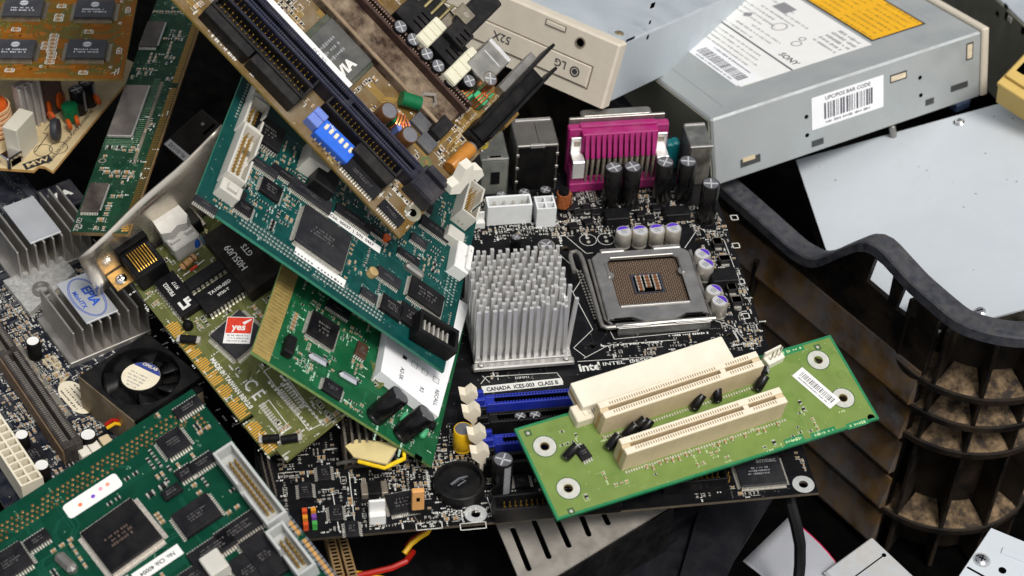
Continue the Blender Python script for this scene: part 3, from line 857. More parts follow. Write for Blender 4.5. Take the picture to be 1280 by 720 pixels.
# blue clip between the drive and the case
X = hit((1197, 132), np.array([0, 0, -8.]), np.array([0, 0, 1.]))
tag(put('plastic_clip', MB().box(0, 0, 0, 11, 9, 5, ch=.6).mesh('plastic_clip', mat('slate_plastic', '2c3850', .5, 0, .1, 100)), None, X, 25), 'small slate blue plastic clip under the labelled drive beside a screw', 'clip')
# ================================================================ the black motherboard
Z = np.array([0, 0, 1.])
mbm = pcb_mat('pcb_black', '0e0f12', dust=.12, dcol=(.06, .055, .05))
pedge = mat('pcb_edge', '8a7f5c', .6, 0, .2, 300)
pedgek = mat('pcb_edge_dark', '5c5346', .6, 0, .2, 300)
mb = Board('motherboard', 'black motherboard with silver pin heatsink and empty processor socket', 'motherboard', [0, 0, 0], Z)
mbh = [mb.L(*p) for p in ((707.1, 310.7), (874, 300.4), (739.6, 431.8), (913.3, 419.6))]
m1, m2 = mb.L(594.6, 642.3), mb.L(1004.2, 605.4)
mb.plate([(-170, -106.8), (88.6, -106.5), (89.5, 137.5), (-170, 137.5)], [mbm, pedgek], [(*p, 2.1, 16) for p in mbh] + [(*m1, 2.2, 20), (*m2, 2.2, 20)])
for p in mbh: mb.block(*p, 7, 7)
for p in (m1, m2): mb.hole_ring(None, 2.2, 5.2, mat('ring_tin', 'c4c6c4', .5, .3, .08, 500, .1), xy=p)
# --- processor socket
cx, cy = 36.5, 35.5
sock = mb.part('processor_socket', MB().box(0, 0, 0, 54, 52, 2.2, ch=.4), black, cx, cy)
mb.block(cx - 3, cy, 64, 66)
fr = [(-25.5, -24), (25.5, -24), (25.5, 22), (22, 25), (-22, 25), (-25.5, 22)]
win = [(-18.6, -15), (18.6, -15), (18.6, 5), (17, 6.5), (17, 9), (18.6, 10.5), (18.6, 18), (16.5, 20), (-16.5, 20), (-18.6, 18), (-18.6, 10.5), (-17, 9), (-17, 6.5), (-18.6, 5)]
frm = mat('socket_steel', 'aeaca9', .34, .9, .12, 150, .12)
put('load_plate', plate_mesh('load_plate', [fr, win], 1.0, [frm], z=6.2), sock)
for e in (-1, 1):
    put('load_plate_side', MB().box(e * 25.4, -1, 1.8, 1.2, 46, 4, ch=.2).mesh('load_plate_side', frm), sock)
lip = MB()
put('load_plate_lip', MB().box(0, -15.6, 6.2, 36, 1.2, .7, ch=.2).mesh('load_plate_lip', frm), sock)
lip.box(0, 20.6, 6.2, 34, 1.4, .9, ch=.3); lip.box(-19.5, 12, 6.2, 1.2, 12, .7, ch=.2); lip.box(19.5, 12, 6.2, 1.2, 12, .7, ch=.2)
put('load_plate_lip', lip.mesh('load_plate_lip', frm), sock)
bar = MB().prism([(-23, -24), (-14, -24), (-8, -27.5), (8, -27.5), (14, -24), (23, -24), (20, -20), (-20, -20)], 5.0, 6.9)
put('load_plate_tongue', bar.mesh('load_plate_tongue', frm), sock)
put('hinge_plate', MB().box(-14, 27.2, .6, 13, 3, 5.4, ch=.5).box(15, 27.2, .6, 15, 3, 5.4, ch=.5).box(0, 26.8, .6, 44, 2, 3.6, ch=.3).mesh('hinge_plate', frm), sock)
put('latch_plate', MB().box(2, -29, .2, 48, 2.2, 5.2, ch=.4).box(-14, -28.4, 5, 18, 3, 1.0, ch=.2).box(17, -28.4, 5, 19, 3, 1.0, ch=.2).mesh('latch_plate', frm), sock)
lev = MB().tube([(28.5, -28, 5.2), (10, -28.3, 5.6), (-10, -28.3, 5.2), (-27, -28.3, 4.6), (-29.3, -27, 4.7), (-29.8, -24, 5), (-30.4, 0, 6), (-31, 20, 6.6), (-31.6, 24.5, 6.8), (-33.5, 27, 6.8), (-36, 26.5, 6.6), (-37, 23.5, 6.5), (-36.8, 12, 6.5)], 1.25, 10)
put('load_lever', shade(lev.mesh('load_lever', steel)), sock)
put('hinge_wire', shade(MB().tube([(-27.2, 22, 4.5), (-27, 0, 4.2), (-26.8, -22, 3.8), (-24, -25.6, 3.6)], .9, 8).mesh('hinge_wire', steel)), sock)
put('hinge_wire', shade(MB().tube([(27.2, 24, 4.5), (27, 0, 4.2), (27.5, -24, 3.8)], .9, 8).mesh('hinge_wire', steel)), sock)
fld = mat('socket_field', '4a3b30', .5, 0, .15, 800)
put('contact_field', MB().box(0, 2.5, 2.2, 38, 36, 1.2).mesh('contact_field', fld), sock)
b = MB(); b2 = MB()
for i in range(33):
    for j in range(31):
        x, y = (i - 16) * 1.13, 2.5 + (j - 15) * 1.13
        if abs(x) < 8.2 and abs(y - 2.5) < 7.6: continue
        (b if (i + j) % 2 else b2).box(x, y, 3.4, .5, .56, .35)
put('contacts', b.mesh('contacts', mat('contact_copper', '8f7260', .4, .5, .2, 900)), sock, kind='stuff')
put('contacts', b2.mesh('contacts', mat('contact_grey', 'a39a86', .4, .5, .2, 900)), sock, kind='stuff')
put('socket_cavity', MB().box(0, 2.5, 3.4, 15.6, 14, .5).mesh('socket_cavity', mat('cavity_slate', '3c3e4a', .5)), sock)
put('socket_cavity_floor', MB().box(0, 2, 3.9, 13.6, 12, .08).mesh('socket_cavity_floor', hole), sock)
cc = MB()
for i in range(3):
    for j in range(5):
        if i == 1 and j == 0: continue
        x, y = (i - 1) * 4.4, 2.2 + (j - 2) * 2.3
        cc.box(x, y, 4, 1.9, 1.7, .9, 0)
        for e in (-1, 1): cc.box(x + e * 1.25, y, 4, .6, 1.75, .95, 1)
put('cavity_capacitors', cc.mesh('cavity_capacitors', [mat('cap_brown', '7a5136', .4, 0, .2, 900), tin]), sock)
# --- heatsink of silver pins
hx0, hy0 = mb.L(592, 466); hx1, hy1 = mb.L(717, 461)
ht = 38; pw = 2.0
bx, by = mb.L(583, 312, ht); bx2, by2 = mb.L(697, 306, ht)
hw, hd = hx1 - hx0 - 1, by - hy0 - 2
hx, hy = (hx0 + hx1) / 2 , (hy0 + by) / 2 + 1
mb.block(hx, hy, hw + 4, hd + 6)
hsk = mb.part('heatsink', MB().box(0, 0, 2.4, hw, hd, 2.6, ch=.4), alub, hx, hy, 0)
put('heatsink_flange', MB().box(0, -hd / 2 - 1.6, 2.0, hw + 2, 4, 2.2, ch=.6).lathe(-hw / 2 + 3, -hd / 2 - 1.6, [(1.6, 2), (1.6, 5.2), (1, 5.6)], 12).lathe(hw / 2 - 3, -hd / 2 - 1.6, [(1.6, 2), (1.6, 5.2), (1, 5.6)], 12).mesh('heatsink_flange', alub), hsk)
put('chipset_package', MB().box(0, 0, 0, 34, 34, 2.4).mesh('chipset_package', chipm), hsk)
pinme = [MB().box(0, 0, 0, pw, pw * .95, ht - 5 + k, taper=.12).mesh('pin', alu) for k in (-.6, 0, .5)]
r_ = random.Random(3); nx, ny = 13, 12
for j in range(ny):
    for i in range(nx):
        x = (i - (nx - 1) / 2 + (.25 if j % 2 else -.25)) * (hw - 3) / (nx - .5); y = (j - (ny - 1) / 2) * (hd - 3) / (ny - 1)
        o = put('pin', r_.choice(pinme), hsk, (x, y, 4.8))
        bend = .7 if (x > 8 and y < 2) else .22
        o.rotation_euler = (rad(r_.gauss(0, 2.2) * bend), rad(r_.gauss(.3, 3.2) * bend), rad(r_.uniform(-4, 4)))
# --- rear sockets, standing on the far edge
def jackbox(p1, p2, p3, dep, name, m, mf):
    x1, y1 = mb.L(*p1); x2, y2 = mb.L(*p2); y = (y1 + y2) / 2
    # height from the pixel of the upper front corner
    v = ray(p3); k = (y - CP[1]) / v[1]; z = CP[2] + k * v[2]
    w_ = x2 - x1; x = (x1 + x2) / 2; mb.block(x, y + dep / 2, w_, dep)
    o = mb.part(name, MB().box(0, dep / 2, 0, w_, dep, z, ch=.5), m, x, y, 0)
    put('front_insulator', MB().box(0, -.15, .8, w_ - 1.6, .4, z - 2.2).mesh('front_insulator', mf), o)
    return o, w_, z
o, w_, z_ = jackbox((643, 240), (694, 236), (648, 183), 23, 'stacked_socket', mat('socket_can', '7d7b77', .42, .8, .1, 150, .15), blackm)
put('shield_tab', MB().box(0, .4, z_ - 1.6, 8, 1.6, 1.9, ch=.2).mesh('shield_tab', alub), o)
put('shield_lip', MB().box(.5, 21.5, z_ - .1, w_ - 3, 2.2, .8, ch=.2).mesh('shield_lip', alub), o)
put('shield_seam', MB().box(1, 10, z_ - .05, .25, 19, .12).mesh('shield_seam', hole), o)
for e in (-1, 1):
    for q in (.2, .5, .78): put('shield_clip', MB().box(e * (w_ / 2 - .6), -.5, z_ * q, 1.7, .9, 1.8, ch=.2).mesh('shield_clip', steel), o)
o, w_, z_ = jackbox((599, 244), (634, 242), (602, 200), 24, 'network_socket', mat('socket_can_dull', '7e7f7b', .42, .8, .12, 120, .3, dcol=(.35, .38, .33)), mat('smoked_plastic', '9a9c94', .3, .6, .2, 80, .3))
put('shield_window', MB().box(.5, -.5, z_ * .32, 4.8, .5, 8).mesh('shield_window', chipd), o)
put('shield_slot', MB().box(0, 1.5, z_ - .1, 9, 2.6, .5, ch=.1).mesh('shield_slot', steel), o)
put('shield_slot', MB().box(.5, 1.5, z_ + .35, 6, 1.5, .12).mesh('shield_slot', hole), o)
o, w_, z_ = jackbox((857, 232), (884, 229), (860, 184), 20, 'serial_socket', mat('socket_can_dull', 'a9aaa6'), mat('tin_back', 'a19c92', .42, 1, .2, 100, .35))
put('shield_lip', MB().box(0, 18.5, z_ - .1, w_ - 1, 1.8, .9, ch=.2).mesh('shield_lip', alub), o)
put('front_edge', MB().box(0, 0, z_ - .6, w_ + .4, 1.2, .9, ch=.2).mesh('front_edge', alub), o)
for p in ((845, 222), (838, 224)):
    x, y = mb.L(*p); mb.part('round_jack', MB().box(0, 4, 0, 5, 6, 18, ch=1), teal_c, x, y + 7)
# magenta parallel port
x1, y1 = mb.L(711, 241); x2, _ = mb.L(834, 234); px, py = (x1 + x2) / 2, y1 + 1; w_ = x2 - x1
mb.block(px, py + 8, w_, 18)
pp = mb.part('parallel_port', MB().box(0, 3, 0, w_, 7, 5.5, ch=.4), pink, px, py)
for e in (-1, 1):
    put('side_post', MB().box(e * (w_ / 2 - 3.6), 4.5, 5, 7, 9, 9, ch=.4).mesh('side_post', pink), pp)
    put('board_lock', MB().box(e * (w_ / 2 - 4.2), -.6, 10, 6.6, 1.2, 11, ch=.3).box(e * (w_ / 2 - 4.2), 3.6, 20, 6.6, 9, 1.4, ch=.3).box(e * (w_ / 2 - 4.2), 8, 21, 6.6, 1.2, 10, ch=.3).mesh('board_lock', alu), pp)
    put('screw_hole', MB().box(e * (w_ / 2 - 4.2), 7.2, 25.5, 3.2, .4, 3.2).mesh('screw_hole', tind), pp)
    put('port_flange', MB().box(e * (w_ / 2 - 3.6), 12.5, 5, 7.6, 5, 30, ch=.5).mesh('port_flange', pink), pp)
put('port_body', MB().box(0, 11, 21, w_ - 13, 11, 13.5, ch=.5).mesh('port_body', pink), pp)
put('port_top', MB().box(0, 12, 34, w_ - 12, 3, 2.2, ch=.4).box(0, 6.5, 20.6, w_ - 13, 2, 1.6, ch=.3).mesh('port_top', pink), pp)
put('port_shell', MB().box(0, 17.4, 18, w_ - 2, 1.6, 19, ch=.3).box(0, 21, 20, w_ - 16, 7, 17, ch=1).mesh('port_shell', steel), pp)
fin = MB().add([(-.95, 0, 0), (.95, 0, 0), (.95, 4.4, 12.5), (-.95, 4.4, 12.5), (-.95, 3, 0), (.95, 3, 0), (.95, 5.8, 12.5), (-.95, 5.8, 12.5)], [(0, 1, 2, 3), (4, 7, 6, 5), (0, 3, 7, 4), (1, 5, 6, 2), (3, 2, 6, 7), (0, 4, 5, 1)]).mesh('port_rib', pink)
lead = shade(MB().tube([(0, 6, 22), (0, 3.4, 21.5), (0, 1.6, 19), (-.3, 1, 10), (-.6, .4, 5)], [.95, .95, .95, .8, .5], 6).mesh('port_lead', tind))
n = 13
put('rib_gap_shade', MB().box(0, 5.9, 21, w_ - 14, .6, 13).mesh('rib_gap_shade', hole), pp)  # black sheet painting the shade in the deep gaps between ribs
for i in range(n):
    u = (i - (n - 1) / 2) * (w_ - 15) / n
    put('port_rib', fin, pp, (u, .6, 21.6)); put('port_lead', lead, pp, (u + .3, .2, 0))
# --- capacitors
for tp, bs in (((766.7, 209.3), (762.5, 257)), ((789, 209), (785.5, 256)), ((830, 203), (825.5, 250)), ((858.8, 207), (853.5, 249)), ((888.3, 228.3), (881.5, 277))):
    mb.cap((bs[0], bs[1] + 0), 4.9, 27, cross=True, rz=random.uniform(0, 90))
for tp in ((780, 288.5), (800.5, 287.5), (821.5, 286), (842, 284.5)):
    x, y = mb.L(*tp, h=10); mb.cap(None, 4.3, 10, capside, capalu, xy=(x, y), pur=purple, rz=8, name='polymer_capacitor')
for tp in ((878.4, 316.7), (882.9, 329.6), (892.7, 362), (900, 375.6)):
    x, y = mb.L(*tp, h=10); mb.cap(None, 4.3, 10, capside, capalu, xy=(x, y), pur=purple, rz=-55, name='polymer_capacitor')
for tp, r, h in (((627, 243), 3.2, 9), ((655.5, 240), 3.4, 9), ((682, 237), 3.4, 9), ((645.5, 296), 2.8, 11), ((650.5, 520), 3.1, 9), ((669, 518.5), 3.1, 9)):
    x, y = mb.L(*tp, h=h); mb.cap(None, r, h, xy=(x, y), rz=10)
x, y = mb.L(683, 306, 7); mb.cap(None, 4.6, 7, capside, capalu, xy=(x, y))
x, y = mb.L(629, 574, 22); mb.cap(None, 4.9, 22, xy=(x, y), stripe=printg, rz=-70)
x, y = mb.L(579, 536, 13); mb.cap(None, 4.6, 13, yellow, capalu, xy=(x, y), name='yellow_capacitor', cross=False)
# --- coil, power sockets
x, y = mb.L(703, 262); mb.block(x, y, 8, 8)
coil = mb.part('choke_coil', MB().lathe(0, 0, [(2.9, 0), (2.9, 14), (2.5, 14.5)], 16), blackm, x, y, sm=40)
for i in range(8): put('winding', MB().ring(0, 0, 3.2 + i * 1.15, 2.8, 3.7, .62, 18).mesh('winding', copper), coil)
put('winding', shade(MB().tube([(3.4, 0, 12), (4.6, 1, 10), (4.8, 1, 3), (4, 1, 0)], .5, 6).mesh('winding', copper)), coil)
x, y = mb.L(636, 279); mb.block(x, y + 3, 25, 10)
mo = mb.part('power_socket', MB().box(0, 3.5, 0, 24, 8.5, 2.5), whitec, x, y)
put('socket_wall', MB().box(0, -.4, .1, 24, 1.2, 13, ch=.3).box(0, 7.4, .1, 24, 1.2, 13, ch=.3).box(-11.5, 3.5, .1, 1.1, 6.6, 13, ch=.2).box(11.5, 3.5, .1, 1.1, 6.6, 13, ch=.2).mesh('socket_wall', whitec), mo)
put('socket_floor', MB().box(0, 3.5, 2.5, 21.9, 6.6, 2).mesh('socket_floor', whitec), mo)
for i in range(4): put('contact_pin', shade(MB().lathe((i - 1.5) * 5.08, 3.8, [(1.05, 4), (1.05, 11.4), (.5, 12.4)], 10).mesh('contact_pin', tin)), mo)
def gridsock(x, y, nx, ny, pitch, h, name, m, rz=0, cav=None, wall=.9):
    sx, sy = nx * pitch + wall, ny * pitch + wall; mb_ = MB(); mb_.box(0, 0, 0, sx, sy, h - 8)
    for i in range(nx + 1): mb_.box((i - nx / 2) * pitch, 0, h - 8, wall, sy, 8)
    for j in range(ny + 1):
        for i in range(nx): mb_.box((i - (nx - 1) / 2) * pitch, (j - ny / 2) * pitch, h - 8, pitch - wall, wall, 7.98)
    return mb_, sx, sy
x, y = mb.L(682, 284); g, sx, sy = gridsock(0, 0, 2, 2, 4.8, 13, '', white)
mb.block(x, y + 5, sx, sy); mb.part('processor_power_socket', g, whitec, x, y + sy / 2)
x, y = mb.L(597, 287); mb.part('fan_header', MB().box(0, 0, 0, 8, 3, 4, ch=.3).box(0, 2, 0, 8, 1.2, 9, ch=.3), white, x, y + 2)
# --- power stage parts round the socket
for p, sx, sy, h in (((770, 276), 13, 9, 5.5), ((845, 271), 14, 8, 5), ((903, 353), 14, 10, 6)):
    x, y = mb.L(*p); mb.block(x, y, sx, sy); mb.part('choke_block', MB().box(0, 0, 0, sx, sy, h, ch=.4), chipd, x, y)
for p, sx, sy in (((896, 307), 5, 5.5), ((905, 328), 6, 4.5), ((914, 364), 5, 5), ((920, 380), 5.5, 5)):
    x, y = mb.L(*p); mb.block(x, y, sx, sy + 3)
    o = mb.part('power_transistor', MB().box(0, 0, .4, sx, sy, 3, ch=.3), chipd, x, y); put('metal_tab', MB().box(0, .6, 2.6, sx * .96, sy * .9, .8).mesh('metal_tab', mat('tab_tan', 'a79b8a', .42, .7, .15, 300)), o)
    put('metal_tab', MB().box(0, -sy / 2 - .8, .2, sx * .7, 1.4, .8).mesh('metal_tab', tin), o)
for p in ((712, 262), (722, 268), (733, 262), (744, 268), (735, 280), (716, 285), (760, 278), (800, 270), (820, 262), (812, 275)):
    x, y = mb.L(*p); mb.block(x, y, 6, 7)
    o = mb.part('power_transistor', MB().box(0, 0, .3, 5, 5, 2, ch=.3), chipd, x, y, 0, random.choice((0, 0, 8)))
    put('metal_tab', MB().box(0, 3.1, .1, 4.6, 1.4, .9).mesh('metal_tab', tin), o); put('solder_leg', MB().box(-1.5, -3.1, .1, .9, 1.6, .5).box(1.5, -3.1, .1, .9, 1.6, .5).mesh('solder_leg', tin), o)
# --- row of memory slots with their clips
xl, _ = mb.L(600, 500)
def dimm(pxc, m, xl_px):
    x0, y0 = mb.L(*xl_px, h=9); y0 = mb.L(*pxc, h=9)[1]; Ln = 133
    o = mb.slot(x0 + Ln / 2, y0, Ln, 6.6, 9, 0, m, gap=2.8, key=.46, name='memory_slot', mslit=hole, pitch=1.5)
    put('slot_gap_shade', MB().box(0, 0, 8.0, Ln - 8, 2.7, .3).mesh('slot_gap_shade', hole), o)  # dark fill set near the top, painting the shade inside the groove
    put('slot_end', MB().box(-Ln / 2 - 3.5, 0, 0, 7, 7.6, 9, ch=.4).box(-Ln / 2 - 3.5, 2.6, 8.9, 5, 2, 4, ch=.3).box(-Ln / 2 - 3.5, -2.6, 8.9, 5, 2, 4, ch=.3).mesh('slot_end', m), o)
    cl = MB()
    vs = [(-.2, 0), (2.4, 0), (2.8, 9), (6.4, 13), (7.2, 17), (4.2, 16), (1.2, 19), (-1.6, 15.5), (-.8, 9)]
    k = len(vs)
    pts = [(-Ln / 2 - 7 - a + 1, -2.6, c) for a, c in vs] + [(-Ln / 2 - 7 - a + 1, 2.6, c) for a, c in vs]
    cl.add(pts, [tuple(range(k)), tuple(range(2 * k - 1, k - 1, -1))] + [(i, k + i, k + (i + 1) % k, (i + 1) % k) for i in range(k)])
    put('slot_clip', cl.mesh('slot_clip', ivory), o)
dimm((655, 496), blue, (607, 498)); dimm((655, 518), black, (611, 520)); dimm((635, 548), blue, (618, 549)); dimm((640, 571), black, (622, 572))
# --- front edge: shrouded disk connector, battery holder, jumpers
x0, y0 = mb.L(619, 655); mb.header(x0 + 29, y0 + 5, 59, 9, 9, 180, black, 20, 2, goldd)
x1, y1 = mb.L(829, 619); x2, y2 = mb.L(908, 612); mb.header((x1 + x2) / 2, y1 + 4, x2 - x1, 8, 8, 180, black, 14, 2, goldd)
x, y = mb.L(574, 610); mb.block(x, y, 25, 25)
bh = mb.part('battery_holder', lambda: MB().lathe(0, 0, [(12, 0), (12, 5.5), (11.4, 6), (10.4, 6), (10.2, 3.2), (.1, 3.2)], 32), black, x, y, sm=35)
put('battery_contact', shade(MB().tube([(-4, -1, 3.6), (0, 1, 5), (4, 2.4, 4.2)], .9, 6).tube([(-1, -2, 3.6), (3, 0, 4.6)], .6, 6).mesh('battery_contact', chrome)), bh)
o = mb.chip((503, 627), 14, 12, 2, 'xy', .8, 8); 
X = mb.L(522, 640)
j = mb.part('jumper_block', MB().box(0, 0, 0, 5.6, 2.6, 12.5, ch=.3), mat('tan_jumper', 'dba262', .45, 0, .05, 200), X[0], X[1], 3)
put('jumper_hole', MB().box(0, -1.35, 6, 1.6, .1, 2.4).mesh('jumper_hole', hole), j); put('jumper_base', MB().box(0, .3, -3, 8, 3, 3).mesh('jumper_base', black), j)
x, y = mb.L(472, 655); o = mb.part('fan_header', MB().box(0, 0, 0, 7.5, 3, 6, ch=.3).box(0, 2.2, 0, 7.5, 1.4, 13, ch=.4), white, x, y + 1)
x, y = mb.L(468, 615); o = mb.part('crystal_filter', MB().box(0, 0, 0, 6, 7, 3, ch=.3), chipd, x, y); put('metal_tab', MB().box(-4.6, 0, 0, 3, 7.4, 3.2, ch=.2).box(4.6, 0, 0, 3, 7.4, 3.2, ch=.2).mesh('metal_tab', tind), o); mb.block(x, y, 13, 8)
# folded finned plate sticking out below the cards
x, y = mb.L(458, 572); hsk2 = mb.part('small_heatsink', MB().box(0, 4, 0, 22, 20, 2), steeld, x, y); mb.block(x, y + 4, 24, 22)
for i in range(7): put('fin', MB().box((i - 3) * 3.3, 4, 2, 1.1, 18, 15).mesh('fin', tind), hsk2)
put('heatsink_clip', shade(MB().tube([(-14, -5, 3), (-7, -8, 8), (9, -10, 6), (12, -7, 9), (13, 1, 14)], .9, 8).mesh('heatsink_clip', steel)), mb.root, (x, y, 0))
# coloured header pins
x, y = mb.L(387, 650); mb.block(x, y, 16, 18)
for i, c in enumerate(('d8552a', '4aa54c', 'e0932c', '7a4aa0', 'd8552a', 'e0932c')):
    put('header_pin', MB().box(0, 0, 0, 2.2, 2.2, 4).mesh('header_pin', mat('pin_colour_' + c, c, .5)), mb.root, (x + (i % 2) * 4 - 2, y + (i // 2) * 4 - 5, 0))
x, y = mb.L(337, 610); mb.header(x, y + 4, 30, 6, 2.2, 97, black, 10, 2, tind, notch=False, pinh=7)
for p in ((382, 612), (420, 640), (440, 660), (405, 590)):
    x, y = mb.L(*p); mb.chip(p, 6, 9, 1.6, 'x', 1.2, 0)
# chip near the right corner
mb.chip((950, 588), 22, 17, 2.4, 'xy', .6, 0, chipg, mark=1.1, mcol=printg)
mb.text('amtec', 4, printg, (957, 575), z=2.46, bold=.1)
mb.chip((555, 612), 8, 6, 1.6, 'y', 1.0); mb.chip((652, 600), 7, 7, 1.6, 'x', 1.0)
# --- print
mb.line([(701, 290), (733, 317), (741, 316)]); mb.line([(875, 282), (856, 310)]); mb.line([(870, 283), (905, 300), (932, 372)])
for a, c in (((735, 300), 4.6), ((757.5, 299), 4.6)):
    x, y = mb.L(*a); b = MB(); b.ring(x, y, .07, c - .25, c, .03, 28); mb.part('outline', b, silk); mb.part('solder_pads', MB().disc(x, y + 1.6, .09, 1, 10).disc(x, y - 1.6, .09, 1, 10), tin, kind='stuff')
mb.line([(712, 358), (741, 412), (717, 435), (733, 447)]); mb.line([(752, 395), (768, 424), (872, 414), (882, 404)]); mb.line([(730, 448), (762, 431), (845, 425)]); mb.line([(722, 452), (815, 446)])
mb.line([(745, 340), (741, 352), (757, 395)], .25); mb.line([(884, 392), (892, 400), (915, 408), (942, 437)]); mb.line([(690, 310), (730, 345), (716, 366)])
mb.line([(603, 470), (612, 478)], .3); mb.line([(601, 480), (608, 471), (696, 466), (702, 474), (704, 478), (609, 487)], .3)
mb.line([(618, 650), (609, 622)]); mb.line([(618, 652), (700, 646)], .5)
mb.line([(436, 590), (443, 650), (446, 668)], .35); mb.line([(402, 612), (415, 612), (424, 664)], .35)
for x0 in (520, 575): mb.line([(x0, 655), (x0 + 32, 652), (x0 + 33, 660), (x0 + 1, 663)], .4, closed=True)
for p in ((918, 272), (920, 307), (926, 352), (932, 395)):
    x, y = mb.L(*p); mb.line([(x - 1.8, y - 1.8), (x + 1.8, y - 1.8), (x + 1.8, y + 1.8), (x - 1.8, y + 1.8)], .5, px=False, closed=True)
mb.text('inte', 7.2, silk, (737, 459), bold=.22, rz=2); mb.text('l', 7.2, silk, (749, 457.5), bold=.22, rz=2)
mb.text('INTEL  DESKTOP', 3.2, silk, (753, 455.5), align='LEFT', stretch=1.35, bold=.03, rz=2)
x, y = mb.L(653, 482); mb.part('print_stripe', MB().box(0, 0, .06, 40, 4.6, .03), silk, x, y, 0, 2)
mb.text('CANADA  ICES-003  CLASS B', 3.6, silkk, (653, 482.5), z=.12, stretch=.78, bold=.12, rz=2)
mb.text('ALT PWR', 2.6, silk, (637, 283), stretch=1.1)
mb.text('DIMM1', 2.2, silk, (653, 472), stretch=1.1)
rr = random.Random(8)
for p, wd in (((655, 286), 20), ((620, 290), 14), ((790, 430), 30), ((860, 418), 20), ((700, 300), 10), ((745, 325), 8), ((930, 430), 12), ((560, 640), 14), ((480, 640), 9), ((535, 600), 12), ((720, 276), 20)):
    x, y = mb.L(*p); dashes(mb.silk, x, y, wd, 1.3, .08, rr, rr.choice((0, 0, 90)))
# two rows of voltage pins beside the lever
b = MB()
for i in range(17):
    for j in range(2): b.box(-1.6 + 1.6 * j, i * 2.2, .05, 1., 1., .5)
x, y = mb.L(747, 398); mb.part('solder_pads', b, tin, x, y, 0, 4, kind='stuff')
mb.smd(300, 4, [(-8, 30, 82, 118), (30, 70, 84, 116), (70, 88, -10, 100), (-52, 0, 84, 116)], silkp=.5, cl=4, caps=.35)
mb.smd(280, 6, [(-170, -72, -104, -50), (-110, -62, -104, -60)], silkp=.45, cl=6, caps=.4)
mb.smd(160, 7, [(30, 88, -104, -60), (-60, 0, -95, -70), (-55, -45, -20, 60), (5, 80, -12, 2)], silkp=.4, cl=6, caps=.4)
mb.traces(150, mat('trace_black', '1a1b20', .4, 0, .1, 300), 3, .3, 12, via=mat('via_tin', '8e8c86', .4, .8), viar=.33, nvia=420)
mb.finish()
# loose things lying on it
x, y = mb.L(467, 592)
yp = tag(put('cream_plastic_scrap', MB().prism([(-13, 3), (-9, -3.5), (6, -8), (12, 4), (1, 6), (-8, 7)], 0, .9).mesh('cream_plastic_scrap', mat('scrap_cream', 'd9c78f', .5, 0, .06, 100)), None, (x, y, 15), -6), 'folded scrap of cream tape with yellow edge lying on the black motherboard', 'scrap')
put('yellow_edge', shade(MB().tube([(-7, -3.6, -2), (5, -7, -3), (14, -2, -2.5), (14, 4, -1), (11, 5, 0)], 1.1, 8).mesh('yellow_edge', mat('bright_yellow', 'efc81c', .45))), yp)
# ================================================================ the light green riser card
gr = pcb_mat('pcb_riser_green', '748a47', dust=.22, rough=.42, dcol=(.1, .12, .065), dscale=60)
grd = mat('pcb_riser_border', '1f7a4d', .45, 0, .1, 200, .1)
rs_ = Board('riser_card', 'light green riser card with two upright ivory slots lying on the black motherboard', 'circuit board', [-52.4, -78.4, 30.5], [.048, -.205, .978], (643, 536), (1037, 419))
b = rs_
P = [b.L(*p) for p in ((643, 536), (1037, 419), (1098, 519), (706, 652))]
W_ = (P[1][0] + P[2][0]) / 2; H_ = (P[2][1] + P[3][1]) / 2
HP = [b.L(*p) for p in ((681, 558), (710.5, 610.5), (1023, 450), (1054, 497.5))]
b.plate([(0, H_), (W_, H_), (W_, 0), (0, 0)][::-1], [gr, grd], [(*p, 2.3, 22) for p in HP])
W0 = W_
lt = mat('ring_silver', 'cfcfc6', .45, .4, .08, 300, .12)
for p in HP:
    b.hole_ring(None, 2.3, 5.3, lt, xy=p)
    b.part('ring_outline', lambda: MB().ring(0, 0, .0, 5.35, 5.75, .05, 28), mat('ring_dark', '3d5a34', .5), *p, key='ro')
    b.part('hole_wall', lambda: MB().ring(0, 0, -1.6, 2.0, 2.35, 1.58, 20), mat('bore_brass', '9c8a5a', .5, .5), *p, key='hw')
bord = MB()
for a, c, e, f in ((W0 / 2, -.6, W0, 1.2), (W0 / 2, H_ + .6, W0, 1.2), (.6, H_ / 2, 1.2, -H_ - 2.4), (W0 - .6, H_ / 2, 1.2, -H_ - 2.4)): bord.box(a, c, .02, e, abs(f), .03)
b.part('border', bord, grd, kind='stuff')
